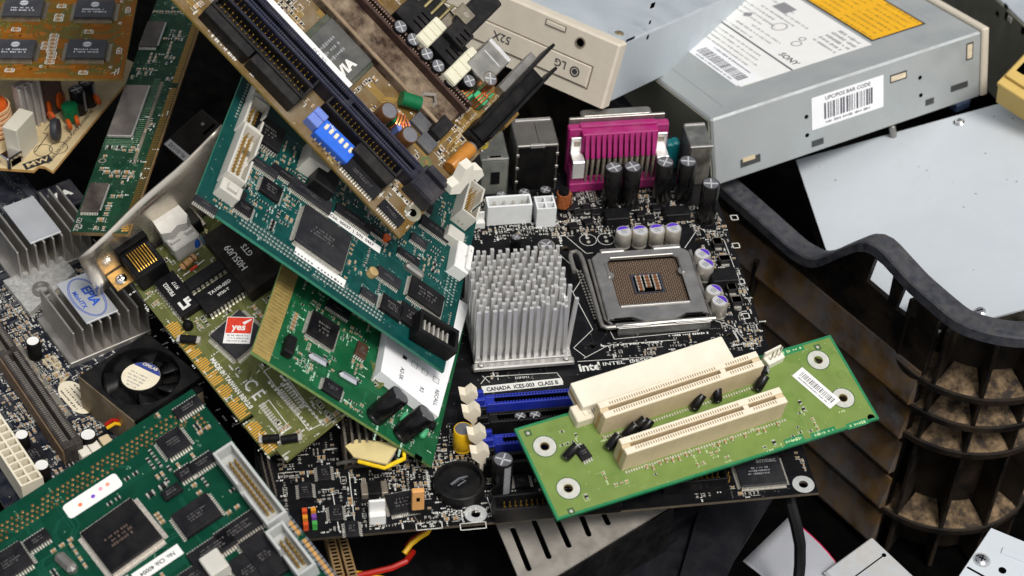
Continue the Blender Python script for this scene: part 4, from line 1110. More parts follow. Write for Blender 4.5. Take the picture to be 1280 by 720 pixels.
# slots
def rslot(pl, pr):
    (x1, y1), (x2, y2) = b.L(*pl), b.L(*pr); L_ = math.hypot(x2 - x1, y2 - y1); an = math.degrees(math.atan2(y2 - y1, x2 - x1))
    cx, cy = (x1 + x2) / 2 - math.sin(rad(an)) * 4.4, (y1 + y2) / 2 + math.cos(rad(an)) * 4.4
    o = b.slot(cx, cy, L_, 8.8, 14.5, an, tanp, gap=2.0, key=.76, mslit=mat('slit_tan', '8a6a42', .6), pitch=1.27)
    lip = MB()
    for q in (-1, 1): lip.box(0, q * 2.7, 14.5, L_ - .4, 3.2, .25, ch=.1)
    # lip tops painted paler than the tan sides, as if lit; pierced by slits
    put('lip', lip.mesh('lip', ivory), o)
    sl = MB(); n = int((L_ - 9) / 1.27)
    for q in (-1, 1):
        for i in range(n):
            u = (i - (n - 1) / 2) * 1.27
            if abs(u - L_ * .26) > 2.4: sl.box(u, q * 2.35, 14.74, .5, 1.5, .03)
    put('lip_slits', sl.mesh('lip_slits', mat('slit_tan', '8a6a42')), o, kind='stuff')
    put('key_wall', MB().box(L_ * .26, 0, 9, 2.6, 2.0, 5.4).mesh('key_wall', ivory), o)
    put('end_groove', MB().box(-L_ / 2 - .05, 0, 1, .3, 1.6, 11).mesh('end_groove', mat('groove_tan', 'b58f5c', .5)), o)
    return an
an1 = rslot((776.7, 589), (976, 523)); rslot((750, 544), (947, 478))
# the slot lying on its side over the upper edge
hb = 9.5
ql = [b.L(*p, h=hb) for p in ((714, 479), (903, 420), (916, 447), (729, 511))]
x = sum(p[0] for p in ql) / 4; y = sum(p[1] for p in ql) / 4
sx = math.hypot(ql[1][0] - ql[0][0], ql[1][1] - ql[0][1]); sy = math.hypot(ql[3][0] - ql[0][0], ql[3][1] - ql[0][1]) * .96
an = math.degrees(math.atan2(ql[1][1] - ql[0][1], ql[1][0] - ql[0][0]))
b.block(x, y, sx, sy)
fs_ = b.part('side_slot', MB().box(0, 0, 1.0, sx, sy, hb - 1, ch=.35), mat('ivory_flat', 'e8e2cf', .5, 0, .04, 60, .25, dcol=(.5, .45, .36)), x, y, 0, an)
put('end_groove', MB().box(-sx / 2 - .05, .5, 4, .3, sy * .8, 2.2).mesh('end_groove', mat('groove_tan', 'b58f5c')), fs_)
b2 = MB(); n = 62
for i in range(n):
    u = (i - (n - 1) / 2) * 1.27 * sx / 84
    if abs(u - sx * .27) < 1.2: continue
    b2.box(u, -sy / 2 - 1.0, 5.2, .55, 2.4, .5); b2.box(u, -sy / 2 - 2.1, 0, .55, .5, 5.6)
put('slot_leads', b2.mesh('slot_leads', tin), fs_, kind='stuff')
x, y = b.L(728, 515, h=5); ft = b.part('slot_foot', MB().box(0, 0, 0, 9, 9, 5.5, ch=.5), ivory, x, y, 0, an); put('foot_peg', MB().box(.5, .5, 5.5, 1.2, 6, .5).mesh('foot_peg', ivory), ft)
# small parts
def lying(px, L_, r, rz, m=None, tilt=58):
    x, y = b.L(*px); o = b.cap(None, r, L_, m, xy=(x, y)); 
    o.rotation_euler = (0, rad(tilt), rad(rz)); o.location.z = r * .8 * S; b.block(x, y, 6, 6); return o
for p, rz in (((706, 575), 20), ((759, 563), 25), ((779, 549), 20), ((800, 545), 30), ((866, 514), 35), ((896, 505), 75), ((945, 490), 35), ((790, 541), 15)): lying(p, 8, 2.3, rz)
lying((944, 467), 6, 2.2, -30)
b.chip((729, 565), 5.5, 7.5, 1.7, 'y', 1.27, 10)
x, y = b.L(965, 452); hd_ = b.part('pin_header', MB().box(0, 0, 0, 10, 5, 4.2, ch=.3).box(0, 2.2, 0, 10, 1, 8, ch=.3), ivoryt, x, y, 0, 10); b.block(x, y, 12, 8)
for i in range(3): put('header_pin', MB().box((i - 1) * 2.54, -.6, 4, .7, .7, 7.5, taper=.1).mesh('header_pin', tin), hd_)
lb = b.sticker((1020, 485), 24, 7.6, -68 - 0, paper)
r_ = random.Random(4); m_ = MB(); u = -10
while u < 10:
    k = r_.choice((.25, .4, .6)); m_.box(u + k / 2, .6, .12, k, 3.2, .03); u += k + r_.choice((.3, .4, .6))
dashes(m_, 0, -2.2, 19, .8, .12, r_)
put('barcode', m_.mesh('barcode', mat('print_slate', '55555e')), lb, kind='stuff')
for p, wv, ro in (((992, 549), 10, 0), ((1029, 540), 13, 0), ((1071, 529), 11, 0), ((990, 437), 12, 0)):
    x, y = b.L(*p); t_ = b.part('dark_patch', MB().box(0, 0, .03, wv, 3.2, .04), grd, x, y - .4); m_ = MB(); dashes(m_, 0, 0, wv * .8, 1.6, .08, r_, 180); put('small_print', m_.mesh('small_print', mat('print_green', 'a9c48e', .5)), t_, kind='stuff')
for p in ((660, 541.5), (714, 639), (1022, 434)):
    x, y = b.L(*p); t_ = b.part('fiducial', MB().box(0, 0, .03, 3.2, 3.2, .04), mat('ring_dark', '3d5a34'), x, y); put('fiducial_dot', MB().disc(0, 0, .09, .8, 12).mesh('fiducial_dot', tin), t_)
x, y = b.L(1089, 522); b.part('corner_hole', MB().disc(x, y, .04, 1.9, 16), hole)
for a in (((725, 521), 2.4), ((706, 533), 1), ((1052, 468), 2.2), ((697, 535), 1), ((688, 537), 1)):
    x, y = b.L(*a[0]); b.part('outline', MB().ring(x, y, .06, a[1] - .2, a[1], .03, 20), mat('print_olive', '5f7a3a', .5))
for cc_ in (((673, 532), 16, 5), ((703, 563), 8, 4)): 
    x, y = b.L(*cc_[0])
rows = MB()
for i in range(22):
    f = i / 21; px_ = 800 + 172 * f; py_ = 588 - 56 * f + random.Random(i).uniform(-2, 3)
    if random.Random(i * 7).random() < .75:
        x, y = b.L(px_, py_); rows.box(x, y, .05, .9, 1.6, .7, 0, an1); rows.box(x + .1, y + 1., .04, .95, .5, .75, 1, an1); rows.box(x - .1, y - 1., .04, .95, .5, .75, 1, an1)
b.part('surface_mount_parts', rows, [capbody, tin], kind='stuff')
pads = MB()
for f in np.linspace(0, 1, 62):
    for q, (pa, pc_) in enumerate((((782, 589), (980, 524)), ((756, 545), (952, 479)))):
        x, y = b.L(pa[0] + (pc_[0] - pa[0]) * f, pa[1] + (pc_[1] - pa[1]) * f); pads.box(x, y - .7, .03, .7, 1.2, .25, 0, an1)
b.part('solder_pads', pads, tin, kind='stuff')
b.smd(34, 12, [(12, 60, H_ + 6, -2), (60, 150, H_ + 3, -30)], silkp=.7, cl=3, dens=(1.5, .8))
b.traces(26, mat('trace_riser', '64823a', .45, 0, .05, 200), 4, .35, 12, via=mat('via_riser', '9fae78', .4, .4), viar=.35, nvia=80)
b.finish(mat('print_pale_green', 'c7d6a8', .5))

# ================================================================ the teal board
tl = pcb_mat('pcb_teal', '063f3c', dust=.1, dcol=(.1, .22, .2))
tle = mat('pcb_teal_edge', '3f8a72', .5, 0, .15, 300)
tb = Board('teal_circuit_board', 'tilted teal circuit board with grey box headers, white label strips and a large square chip', 'circuit board', [-188.4, -5.6, 117.2], [.5906, -.1485, .7931], (243, 250), (555, 465))
b = tb; Wt = b.L(555, 465)[0]
b.plate([(0, 0), (Wt, 0), (Wt, 132), (0, 132)], [tl, tle])
def dirpx(p, q):
    (x1, y1), (x2, y2) = b.L(*p), b.L(*q); return math.degrees(math.atan2(y2 - y1, x2 - x1))
b.chip((406, 296), 27, 25, 3.4, 'xy', .65, 0, chipg, mark=1.3, reach=1.6)
x, y = b.L(434, 284); lb = b.sticker(None, 40, 4.6, 0, paper, xy=(x, y), name='label_strip')
put('marking', text_mesh('No.  Chk  00037  |  S/N  0467', 2.7, silkk, 'CENTER', .95, .07), lb, (0, 0, .14))
x, y = b.L(400, 334); lb = b.sticker(None, 29, 5.2, 0, paper, xy=(x, y), name='label_strip')
put('torn_spot', MB().disc(9, -1.2, .13, .8, 9).mesh('torn_spot', hole), lb)
for p, sx, sy, sd_, h in (((258, 255), 12, 4.5, 'y', 1.7), ((294, 236), 13, 5, 'y', 1.8), ((306, 258), 9, 8, 'xy', 1.8), ((340, 236), 11, 10, 'x', 2.2), ((325, 203), 21, 5, 'y', 2), ((364, 222), 21, 5, 'y', 2), ((443, 272), 21, 6, 'y', 2), ((476, 291), 12, 4.5, 'y', 1.8), ((512, 320), 13, 4.5, 'y', 1.8), ((487, 346), 14, 6.5, 'y', 2), ((462, 368), 9, 5, 'y', 1.8), ((491, 383), 12, 10, 'x', 2.4), ((534, 369), 20, 14, 'xy', 2.6), ((517, 396), 15, 12, 'x', 2.4), ((528, 252), 14, 7, 'y', 2), ((545, 285), 18, 7, 'y', 2), ((525, 300), 10, 5, 'y', 2), ((390, 243), 24, 8, 'y', 2.2)):
    b.chip(p, sx, sy, h, sd_, 1.0 if sx < 14 else .9, 0, random.Random(p[0]).choice((chipm, chipd, chipg)), tin)
for p, sx, sy, h in (((398, 228), 12, 22, 9), ((318, 180), 0, 0, 0)):
    if sx: x, y = b.L(*p); b.part('relay_block', MB().box(0, 0, 0, sx, sy, h, ch=.5), black, x, y); b.block(x, y, sx, sy)
x, y = b.L(330, 170); b.chip(None, 17, 17, 4, 'xy', 1.27, 0, chipd, tin, xy=(x, y), reach=.8)
# grey box headers along the left edge
yd = dirpx((262, 258), (310, 120))
(xa, ya), (xb, yb2) = b.L(283, 222, h=4), b.L(305, 160, h=6)
b.header((xa + xb) / 2 + 3.5, (ya + yb2) / 2, abs(yb2 - ya) + 2, 10.5, 8.5, 90, greyp, 13, 2, goldd)
b.part('header_end', MB().box(0, 0, 0, 11, 8, 6, ch=.5).box(0, -1, 6, 5, 4, 2, ch=.3), greyp, xa + 3.5, ya - 6)
(xc, yc) = b.L(313, 141, h=6)
b.header(xc + 2.5, yc, 21, 10, 8, 90, greyp, 5, 2, goldd)
b.header(xc + 2.5, yc + 23, 21, 10, 8, 90, greyp, 5, 2, goldd)
x, y = b.L(386, 205); fl_ = b.part('ejector_flag', MB().prism([(-6, -9), (6, -9), (9, 6), (3, 12), (-5, 8)], 0, 11), greyp, x, y, 0, 5); put('flag_slot', MB().box(-1, 3, 11, 1.2, 8, .1).mesh('flag_slot', hole), fl_)
# black card edge socket at the lower right corner
x, y = b.L(535, 425); bs = b.part('edge_socket', MB().box(0, 0, 0, 21, 13, 1.2, ch=.2), black, x, y, 0, 6); b.block(x, y, 24, 16)
for q in (-1, 1): put('socket_wall', MB().box(0, q * 6, 1, 23, 2.2, 8, ch=.3).box(q * 10.6, 0, 1, 1.8, 10, 8, ch=.3).mesh('socket_wall', black), bs)
for i in range(6): put('contact_blade', MB().box((i - 2.5) * 2.7, 0, 1.2, 1.0, 9, 5, ch=.2).mesh('contact_blade', tin), bs)
# connectors on the right edge
x, y = b.L(569, 330); b.part('white_socket', MB().box(0, 0, 0, 9, 19, 7, ch=.5).box(2.5, 0, 7, 3, 17, 2, ch=.4), white, x, y, 0, 2); b.block(x, y, 12, 20)
x, y = b.L(577, 262); b.header(x, y, 26, 10, 10, 88, greyp, 11, 2, goldd)
x, y = b.L(562, 300); b.part('header_end', MB().box(0, 0, 0, 10, 8, 6, ch=.5), greyp, x, y)
b.part('crystal_can', lambda: MB().box(0, 0, 0, 11, 4, 3, ch=1), steel, *b.L(516, 340));
b.part('trimmer', lambda: MB().lathe(0, 0, [(2.6, 0), (2.6, 3), (2, 3.4)], 14), mat('tan_resin', 'b59a6a', .4), *b.L(463, 343), sm=40)
b.part('small_capacitor', lambda: MB().lathe(0, 0, [(2, 0), (2, 3)], 12), orange, *b.L(480, 300), sm=40)
# plated holes along the lower edge
pd = MB(); rr = random.Random(2)
for i in range(44):
    for j in range(3):
        if (i % 22) == 21: continue
        x = 24 + i * 1.9 + j * .35; y = 4.8 + j * 2.5
        pd.lathe(x, y, [(.86, .03), (.6, .25)], 7, m=0)
for i in range(24):
    for j in range(3): pd.lathe(Wt - 4 - j * 2.4, 44 + i * 2.2, [(.7, .03), (.5, .22)], 7)
for i in range(20): pd.lathe(4.0, 66 + i * 2.3, [(.8, .03), (.5, .25)], 7)
b.part('plated_holes', pd, mat('solder_dull', '8f9a94', .4, .7, .2, 500), kind='stuff')
b.keep.append((22, Wt - 22, 2, 12)); b.keep.append((Wt - 11, Wt - 1, 40, 100))
b.smd(300, 21, silkp=.25, cl=7, big=.1, dens=(1.7, .9), regs=[(20, Wt - 3, 12, 70), (8, 40, 4, 60), (60, Wt - 4, 50, 110)])
b.traces(120, mat('trace_teal', '0c4d49', .4, 0, .08, 300), 9, .32, 10, via=mat('via_teal', '8fa59a', .4, .6), viar=.36, nvia=260)
b.finish(mat('print_teal', 'b9cdc6', .5))

# ================================================================ the green modem-like card under it
g2 = pcb_mat('pcb_mid_green', '115230', dust=.12, dcol=(.12, .24, .14))
g2e = mat('pcb_green_edge', '7d9a5a', .5, 0, .2, 300)
c2 = Board('green_circuit_card', 'mid green card with two black capacitors and white label box, under the teal board', 'circuit board', [-168.1, -51.8, 66.1], [.5587, -.1429, .817], (315, 440), (540, 583))
b = c2; W2 = b.L(540, 583)[0]
b.plate([(0, 0), (W2, 0), (W2, 99), (0, 99)], [g2, g2e])
gtan = mat('bare_laminate', 'a08a50', .5, 0, .15, 150, .15)
wt_ = b.L(372, 375)[0]
b.part('bare_strip', MB().box(4.6, 30, .02, 9.2, 59.6, .08), gtan); b.keep.append((0, 10, 0, 99))
gs = MB()
for i in range(24): gs.box(4.6, 4 + i * 2.3, .1, 8.6, 1.5, .04)
b.part('bare_contacts', gs, mat('worn_contact', 'a89258', .42, .4, .2, 300), kind='stuff')
b.chip((405, 411), 15, 15.5, 2.6, 'xy', .65, 0, chipd, tin, reach=1.5)
b.chip((417, 485), 10, 8, 2, 'x', .9, 0, chipm); b.chip((453, 437), 6, 9, 2, 'y', 1.2, 0, mat('chip_brown', '4a3528', .45)); b.chip((424, 386), 13, 5, 1.8, 'y', 1)
for p in ((395, 452), (433, 475)): x, y = b.L(*p); b.part('crystal_can', lambda: MB().box(0, 0, 0, 11, 4, 3.4, ch=1.2), chrome, x, y, 0, 4); b.block(x, y, 12, 5)
x, y = b.L(358, 436); b.part('button_block', MB().box(0, 0, 0, 5, 11, 4.5, ch=.5), black, x, y, 0, 3); b.block(x, y, 6, 12)
for bp, tp in (((468, 521), (489, 494)), ((501, 544), (521, 517))):
    x, y = b.L(*bp); o = b.cap(None, 5.2, 17, xy=(x, y), cross=False, rz=0); o.rotation_euler = (rad(-16), rad(8), 0)
for p in ((500, 530), (524, 549)): x, y = b.L(*p); o = b.part('green_inductor', lambda: MB().lathe(0, 0, [(.4, 0), (1.6, .8), (2, 3), (1.6, 5.2), (.4, 6)], 12), green_c, x, y, .8, 0, sm=40); o.rotation_euler = (rad(-60), rad(10), 0); b.block(x, y, 5, 5)
x, y = b.L(523, 572); b.part('slot_hole', MB().box(x, y, .03, 4, 3, .05, 0, 0), hole); 
x, y = b.L(536, 532); b.part('chip_block', MB().box(x, y, 0, 5, 4, 2.4), chipd)
# white label box
hq = 7
ql = [b.L(*p, h=hq) for p in ((487, 428), (476, 464), (548, 521), (586, 382), (574, 374))]
xs_ = [p[0] for p in ql]
pb = [ql[1], ql[2], ql[3], ql[4], (ql[0][0] + (ql[3][0] - ql[2][0]), ql[4][1]), ]
pb = [ql[1], ql[2], ql[3], ql[4], (ql[1][0] + ql[4][0] - ql[2][0] - 2, ql[4][1])]
wb = put('label_box', MB().prism(pb, 1, hq).mesh('label_box', mat('label_white', 'f0f0f2')), b.root)
b.keep.append((min(p[0] for p in pb), max(p[0] for p in pb), min(p[1] for p in pb), max(p[1] for p in pb)))
for p, tx, sz in (((502, 467), 'A2-SK', 3.0), ((527, 487), 'R2', 3.0), ((545, 497), 'RECALL', 3.0)):
    x, y = b.L(*p, h=hq); put('marking', text_mesh(tx, sz, silkk, 'CENTER', 1, .05), wb, (x, y, hq + .03), -90 + 4)
for p in ((518, 456), (531, 465), (545, 475)):
    x, y = b.L(*p, h=hq); put('check_box', MB().box(x - 1.6, y, hq + .02, .3, 3.6, .03).box(x + 1.6, y, hq + .02, .3, 3.6, .03).box(x, y - 1.6, hq + .02, 3.2, .3, .03).box(x, y + 1.6, hq + .02, 3.2, .3, .03).mesh('check_box', printg), wb)
x, y = b.L(506, 447, h=hq); put('filled_box', MB().box(x, y, hq + .02, 2.4, 2.2, .04).mesh('filled_box', silkk), wb)
pr = MB()
for i in range(15): x, y = b.L(466 + 11 * i / 14 * 1.2, 475 - i * 3.6); pr.lathe(x, y, [(1.1, 0), (.8, .7), (.3, 1.4)], 8)
b.part('solder_joints', pr, tin, kind='stuff')
b.smd(90, 31, silkp=.6, cl=5, regs=[(12, W2 - 6, 4, 60)])
b.traces(70, mat('trace_mid_green', '1a6841', .4, 0, .08, 300), 5, .35, 10, via=mat('via_green', 'a0b59a', .4, .6), viar=.4, nvia=120)
rr = random.Random(7)
for p, wd in (((410, 470), 6), ((430, 500), 8), ((392, 470), 6), ((500, 562), 12), ((470, 540), 10), ((380, 400), 12)): x, y = b.L(*p); dashes(b.silk, x, y, wd, 1.2, .08, rr, rr.choice((0, 90)))
b.finish(mat('print_mint', 'bfe0c8', .5))

# ================================================================ the olive network card
ol = pcb_mat('pcb_olive', '5c6135', dust=.18, dcol=(.24, .23, .14))
ole = mat('pcb_olive_edge', '8b8a4e', .5, 0, .2, 300)
nc = Board('network_card', 'olive network card with gold edge fingers, red sticker and broken white coaxial socket', 'expansion card', hit((335, 571), np.array([-156.4, -72, 14.]), np.array([-.169, -.243, .955])).tolist(), [-.169, -.243, .955], (207, 410), (335, 571))
b = nc
P0, P1, P2, P3, P4 = [b.L(*p) for p in ((358, 577), (485, 475), (283, 233), (155, 337), (180, 375))]
k0, k1, k2 = b.L(335, 571), b.L(300, 530), b.L(204, 406)
x0 = P3[0]; yt = P1[1]
b.plate([P0, P1, (x0, yt), P3, (P4[0], P4[1]), (k2[0], P4[1]), (k2[0], 0), (k1[0] - 1, 0), (k1[0] - 1, 6.5), (k1[0] + 1, 6.5), (k1[0] + 1, 0), (0, 0), (0, 5)], [ol, ole])
gf = mat('gold_finger', 'f2b650', .36, .45, .1, 400)
n = 0; x = k2[0] + 2
fin_ = MB().box(0, 3.4, .02, .74, 5.8, .05).mesh('gold_finger', gf); fin_s = MB().box(0, 2.6, .02, .74, 4.2, .05).mesh('gold_finger', gf)
while x < -1.5:
    if abs(x - k1[0]) > 2 and n not in (7, 12, 19, 27, 34, 41, 42): put('gold_finger', fin_ if n % 5 else fin_s, b.root, (x, 0, 0))
    x += 1.27; n += 1
b.keep.append((k2[0], 2, 0, 8.5))
def dchip(p, sx, sy, h, rz, txt, m=chipd, sides='y', pitch=2.0, sz=3, tr=0):
    o = b.chip(p, sx, sy, h, sides, pitch, rz, m, tin, mark=False, reach=1.2)
    for i, t in enumerate(txt):
        f = (i - (len(txt) - 1) / 2) * sz * 1.3
        put('marking', text_mesh(t, sz * (1 if i == 0 else .85), silk, 'CENTER', 1, .06), o, (f * math.sin(rad(tr)), -f * math.cos(rad(tr)), h + .02), tr)
    return o
lc = dchip((221, 366), 25, 11, 5, 0, ['FB2022', '9717'], tr=180, sides='y', sz=2.9)
for ch_ in lc.children:
    if ch_.name.startswith('marking'): ch_.location.x -= .004
put('emblem', text_mesh('LF', 6.5, silk, 'CENTER', 1, .35), lc, (8, 0, 5.03), 90)
dchip((277, 362), 12.5, 25, 6, 0, ['TA100-05D', '9730-T'], sides='x', tr=90, sz=2.6).name and None
b.chip((258, 341), 6.5, 23, 4, 'x', 2.54, 0, chipm, tin, mark=False, reach=.8)
dchip((302, 317), 42, 19, 9, 0, ['H05U09', 'GTS'], mat('module_black', '1c1815', .5, 0, .2, 200, .12, spec=.15), sides='', sz=5, tr=180)
o = b.chip((297, 417), 19, 19, 3.2, 'xy', .65, 8, chipg, tin, mark=False, reach=2.2)
st = put('sticker', MB().box(0, 0, 0, 13, 14.5, .12).mesh('sticker', paper), o, (-1, 1.5, 3.25), 40)
put('sticker_print', MB().box(0, 2.6, .12, 12.4, 8.6, .03).mesh('sticker_print', mat('sticker_red', 'd8402c', .5)), st)
put('marking', text_mesh('yes', 5, paper, 'CENTER', 1, .15), st, (0, 1.6, .18)); m_ = MB(); rr = random.Random(3)
for i in range(3): dashes(m_, 0, -2.9 - i * 1.5, 10, .8, .13, rr)
put('small_print', m_.mesh('small_print', printg), st, kind='stuff')
put('sticker_tick', MB().prism([(1.2, 4.2), (5.4, 6.4), (5.6, 5.8), (2.4, 3)], .15, .18).mesh('sticker_tick', paper), st)
# network jack with gold springs
x, y = b.L(181, 342); rj = b.part('network_jack', MB().box(0, 0, 0, 17, 16, 12, ch=.4), chipd, x, y + 2); b.block(x, y + 2, 18, 18)
for i in range(8): put('contact_spring', MB().tube([(-5.5, (i - 3.5) * 1.4, 13.6), (0, (i - 3.5) * 1.4, 13.2), (4.5, (i - 3.5) * 1.4, 12.2), (6.2, (i - 3.5) * 1.4, 11.5)], .35, 6).mesh('contact_spring', gold), rj)
put('jack_window', MB().box(-1.5, 0, 12, 11, 12.4, .06).mesh('jack_window', blackm), rj)
x, y = b.L(181, 342); b.part('jack_shadow_block', MB().box(0, 0, 0, 10, 17, 15, ch=.4), blackm, x - 13, y + 2)  # black box added to paint the dark opening and shadow by the jack
# coaxial socket: grey broken body
x, y = b.L(223, 309); bn = b.part('coaxial_socket', MB().box(0, 0, 0, 15, 15, 10, ch=.8), mat('dirty_white', 'd2cfc8', .55, 0, .12, 120, .3), x, y + 3); b.block(x, y + 3, 18, 16)
put('broken_shell', MB().prism([(-14, -7), (-1, -8), (1.5, -4), (0, 1), (2, 5), (-2, 8), (-14, 7.5)], 8, 16).mesh('broken_shell', mat('dirty_white', 'd2cfc8')), bn)
put('broken_shell', MB().box(3.5, -4, 9.9, 1.6, 5, 2, ch=.2).box(3.5, 4, 9.9, 1.6, 4, 3, ch=.2).mesh('broken_shell', mat('dirty_white', 'd2cfc8')), bn)
barrel = MB().tube([(-13, 0, 9.5), (-24, 0, 9.5)], 6.5, 20); put('socket_barrel', shade(barrel.mesh('socket_barrel', mat('barrel_metal', 'b9c1c9', .35, .7, .1, 200, .3)), 40), bn)
x, y = b.L(247, 292); b.part('clamp_block', MB().box(0, 0, 0, 9, 6, 9, ch=.6), black, x - 4, y + 1); b.block(x, y, 10, 10)
# screw tabs of the bracket and the bracket itself
for p in ((241, 279), (151, 349)):
    x, y = b.L(*p); t_ = b.part('bracket_tab', MB().box(0, 0, 0, 11, 10, 1.1, ch=.3), steel if p[0] > 200 else mat('brass_tab', 'b08d55', .35, 1, .2, 100, .2), x, y); put('screw', shade(MB().lathe(1, 0, [(2.9, 1), (2.9, 1.8), (2, 2.6), (.2, 2.8)], 16).mesh('screw', chrome)), t_); put('screw_slot', MB().box(1, 0, 2.72, 3.2, .6, .12).box(1, 0, 2.73, .6, 3.2, .12).mesh('screw_slot', hole), t_); b.block(x, y, 12, 11)
brm = mat('bracket_steel', 'cdc6ba', .2, .92, .12, 40, .3, dcol=(.32, .22, .1), dscale=25)
bw0, bw1 = b.L(112, 352)[1], yt + 10
bp = []
vs = []; fs = []
prof = [(-3, -9), (-3, -2), (-3.1, 4), (-3.3, 9), (-3.7, 14), (-4.6, 18)]
for i in range(13):
    yy = bw0 + (bw1 - bw0) * i / 12
    for (dx, zz) in prof: vs.append((x0 + dx * (1 + i / 40) + .6 * math.sin(i * .9) * zz / 20, yy, zz * (1.25 + i / 12 * 1.35 if zz > 0 else 1)))
for i in range(12):
    for k in range(5): fs.append((i * 6 + k, i * 6 + k + 1, i * 6 + k + 7, i * 6 + k + 6))
mb_ = MB().add(vs, fs); me = mb_.mesh('bracket', brm); br = put('bracket', shade(me, 60), b.root)
sm_ = br.modifiers.new('thickness', 'SOLIDIFY'); sm_.thickness = .0009
# discrete parts
def axial(p, q, r, m, L_=.5, bands=()):
    (x1, y1), (x2, y2) = b.L(*p), b.L(*q)
    o = b.part('axial_resistor', MB().tube([(x1, y1, .3), (x1, y1, r + .6), (x2, y2, r + .6), (x2, y2, .3)], .35, 6), tin)
    c_ = [(x1 + (x2 - x1) * t, y1 + (y2 - y1) * t, r + .6) for t in (.5 - L_ / 2, .5 - L_ / 2 + .06, .5 - L_ / 4, .5 + L_ / 4, .5 + L_ / 2 - .06, .5 + L_ / 2)]
    put('resistor_body', shade(MB().tube(c_, [r * .6, r, r * .85, r * .85, r, r * .6], 12).mesh('resistor_body', m)), o)
    for t, mm in bands:
        a = [(x1 + (x2 - x1) * (t + e), y1 + (y2 - y1) * (t + e), r + .6) for e in (-.025, .025)]; put('colour_band', MB().tube(a, r * 1.02, 12).mesh('colour_band', mm), o)
    b.block((x1 + x2) / 2, (y1 + y2) / 2, abs(x1 - x2) + 3, abs(y1 - y2) + 3)
axial((224, 342), (250, 320), 2.0, mat('resistor_tan', 'c89a68', .4), .7, ((.3, mat('band_brown', '6a3a1a', .4)), (.5, mat('band_gold', 'b08a3a', .4)), (.68, mat('band_brown', '6a3a1a'))))
axial((230, 347), (256, 327), .9, mat('diode_red', 'c23a26', .3), .35); axial((250, 296), (263, 310), 1.1, mat('resistor_blue', '6f93b8', .4), .6)
x, y = b.L(243, 309); dc = b.part('disc_capacitor', MB().lathe(0, 0, [(.3, -1.3), (3, -1.2), (4.2, -.4), (4.3, 0), (4.2, .4), (3, 1.2), (.3, 1.3)], 20), mat('disc_blue', '2456a8', .3, 0, .08, 200), x, y, 5, sm=40); dc.rotation_euler = (rad(80), 0, rad(35)); b.block(x, y, 9, 5)
for p in ((236, 408), (232, 430)): pass
x, y = b.L(236, 409); b.part('round_capacitor', lambda: MB().lathe(0, 0, [(2.4, 0), (2.6, 2), (2.2, 3.6), (.8, 4.4)], 16), blackm, x, y, sm=60); b.block(x, y, 6, 6)
for p, rz in (((237, 427), 45), ((340, 551), 55), ((363, 551), 60)):
    x, y = b.L(*p); o = b.part('diode', MB().tube([(-4, 0, 2.1), (-3.8, 0, 2.1), (3.8, 0, 2.1), (4, 0, 2.1)], [1.2, 2.1, 2.1, 1.2], 12), chipd, x, y, 0, rz, sm=40); put('metal_cap', MB().box(-4.8, 0, 0, 1.8, 3.4, 2.6).box(4.8, 0, 0, 1.8, 3.4, 2.6).mesh('metal_cap', tin), o); b.block(x, y, 10, 8)
b.text('MADE IN TAIWAN REV:2.0', 3.1, silk, (289, 479), rz=0, bold=.12, stretch=.95)
b.text('C E', 9, silk, (317, 487), rz=0, bold=.12, stretch=.85)
for i, pts in enumerate((((330, 464), (346, 455), (402, 530), (386, 538)), ((326, 508), (336, 500), (360, 532), (350, 540)), ((347, 485), (360, 478), (380, 506), (367, 514)))): b.line(pts, .35, closed=True)
pads = MB()
for (p, q, nn) in (((337, 478), (388, 535), 14), ((352, 470), (403, 530), 14), ((350, 489), (373, 517), 12), ((327, 506), (354, 540), 13), ((357, 481), (380, 508), 10)):
    for i in range(nn):
        f = i / (nn - 1); x, y = b.L(p[0] + (q[0] - p[0]) * f, p[1] + (q[1] - p[1]) * f)
        if nn == 14: pads.lathe(x, y, [(.9, .03), (.5, .3)], 8)
        else: pads.box(x, y, .04, .9, 3.2, .12)
b.part('solder_pads', pads, tin, kind='stuff')
for p in ((358, 573), (300, 300), (410, 520)): x, y = b.L(*p); b.part('via_hole', MB().disc(x, y, .06, 1.1, 12), tin)
(x1, y1), (x2, y2) = b.L(330, 460), b.L(400, 540); b.keep.append((min(x1, x2), max(x1, x2), min(y1, y2) - 3, max(y1, y2)))
(x1, y1), (x2, y2) = b.L(262, 450), b.L(318, 515); b.keep.append((min(x1, x2), max(x1, x2), min(y1, y2) - 3, max(y1, y2) + 3))
for p_, wx_, wy_ in (((289, 479), 64, 6), ((317, 487), 24, 12)):
    x, y = b.L(*p_); b.block(x, y, wx_, wy_)
b.smd(130, 41, silkp=.95, cl=6, dens=(2., 1.15))
b.traces(70, mat('trace_olive', '6d713f', .4, 0, .08, 300), 6, .4, 12, via=mat('via_olive', 'b5b48a', .4, .6), viar=.45, nvia=90)
b.finish()
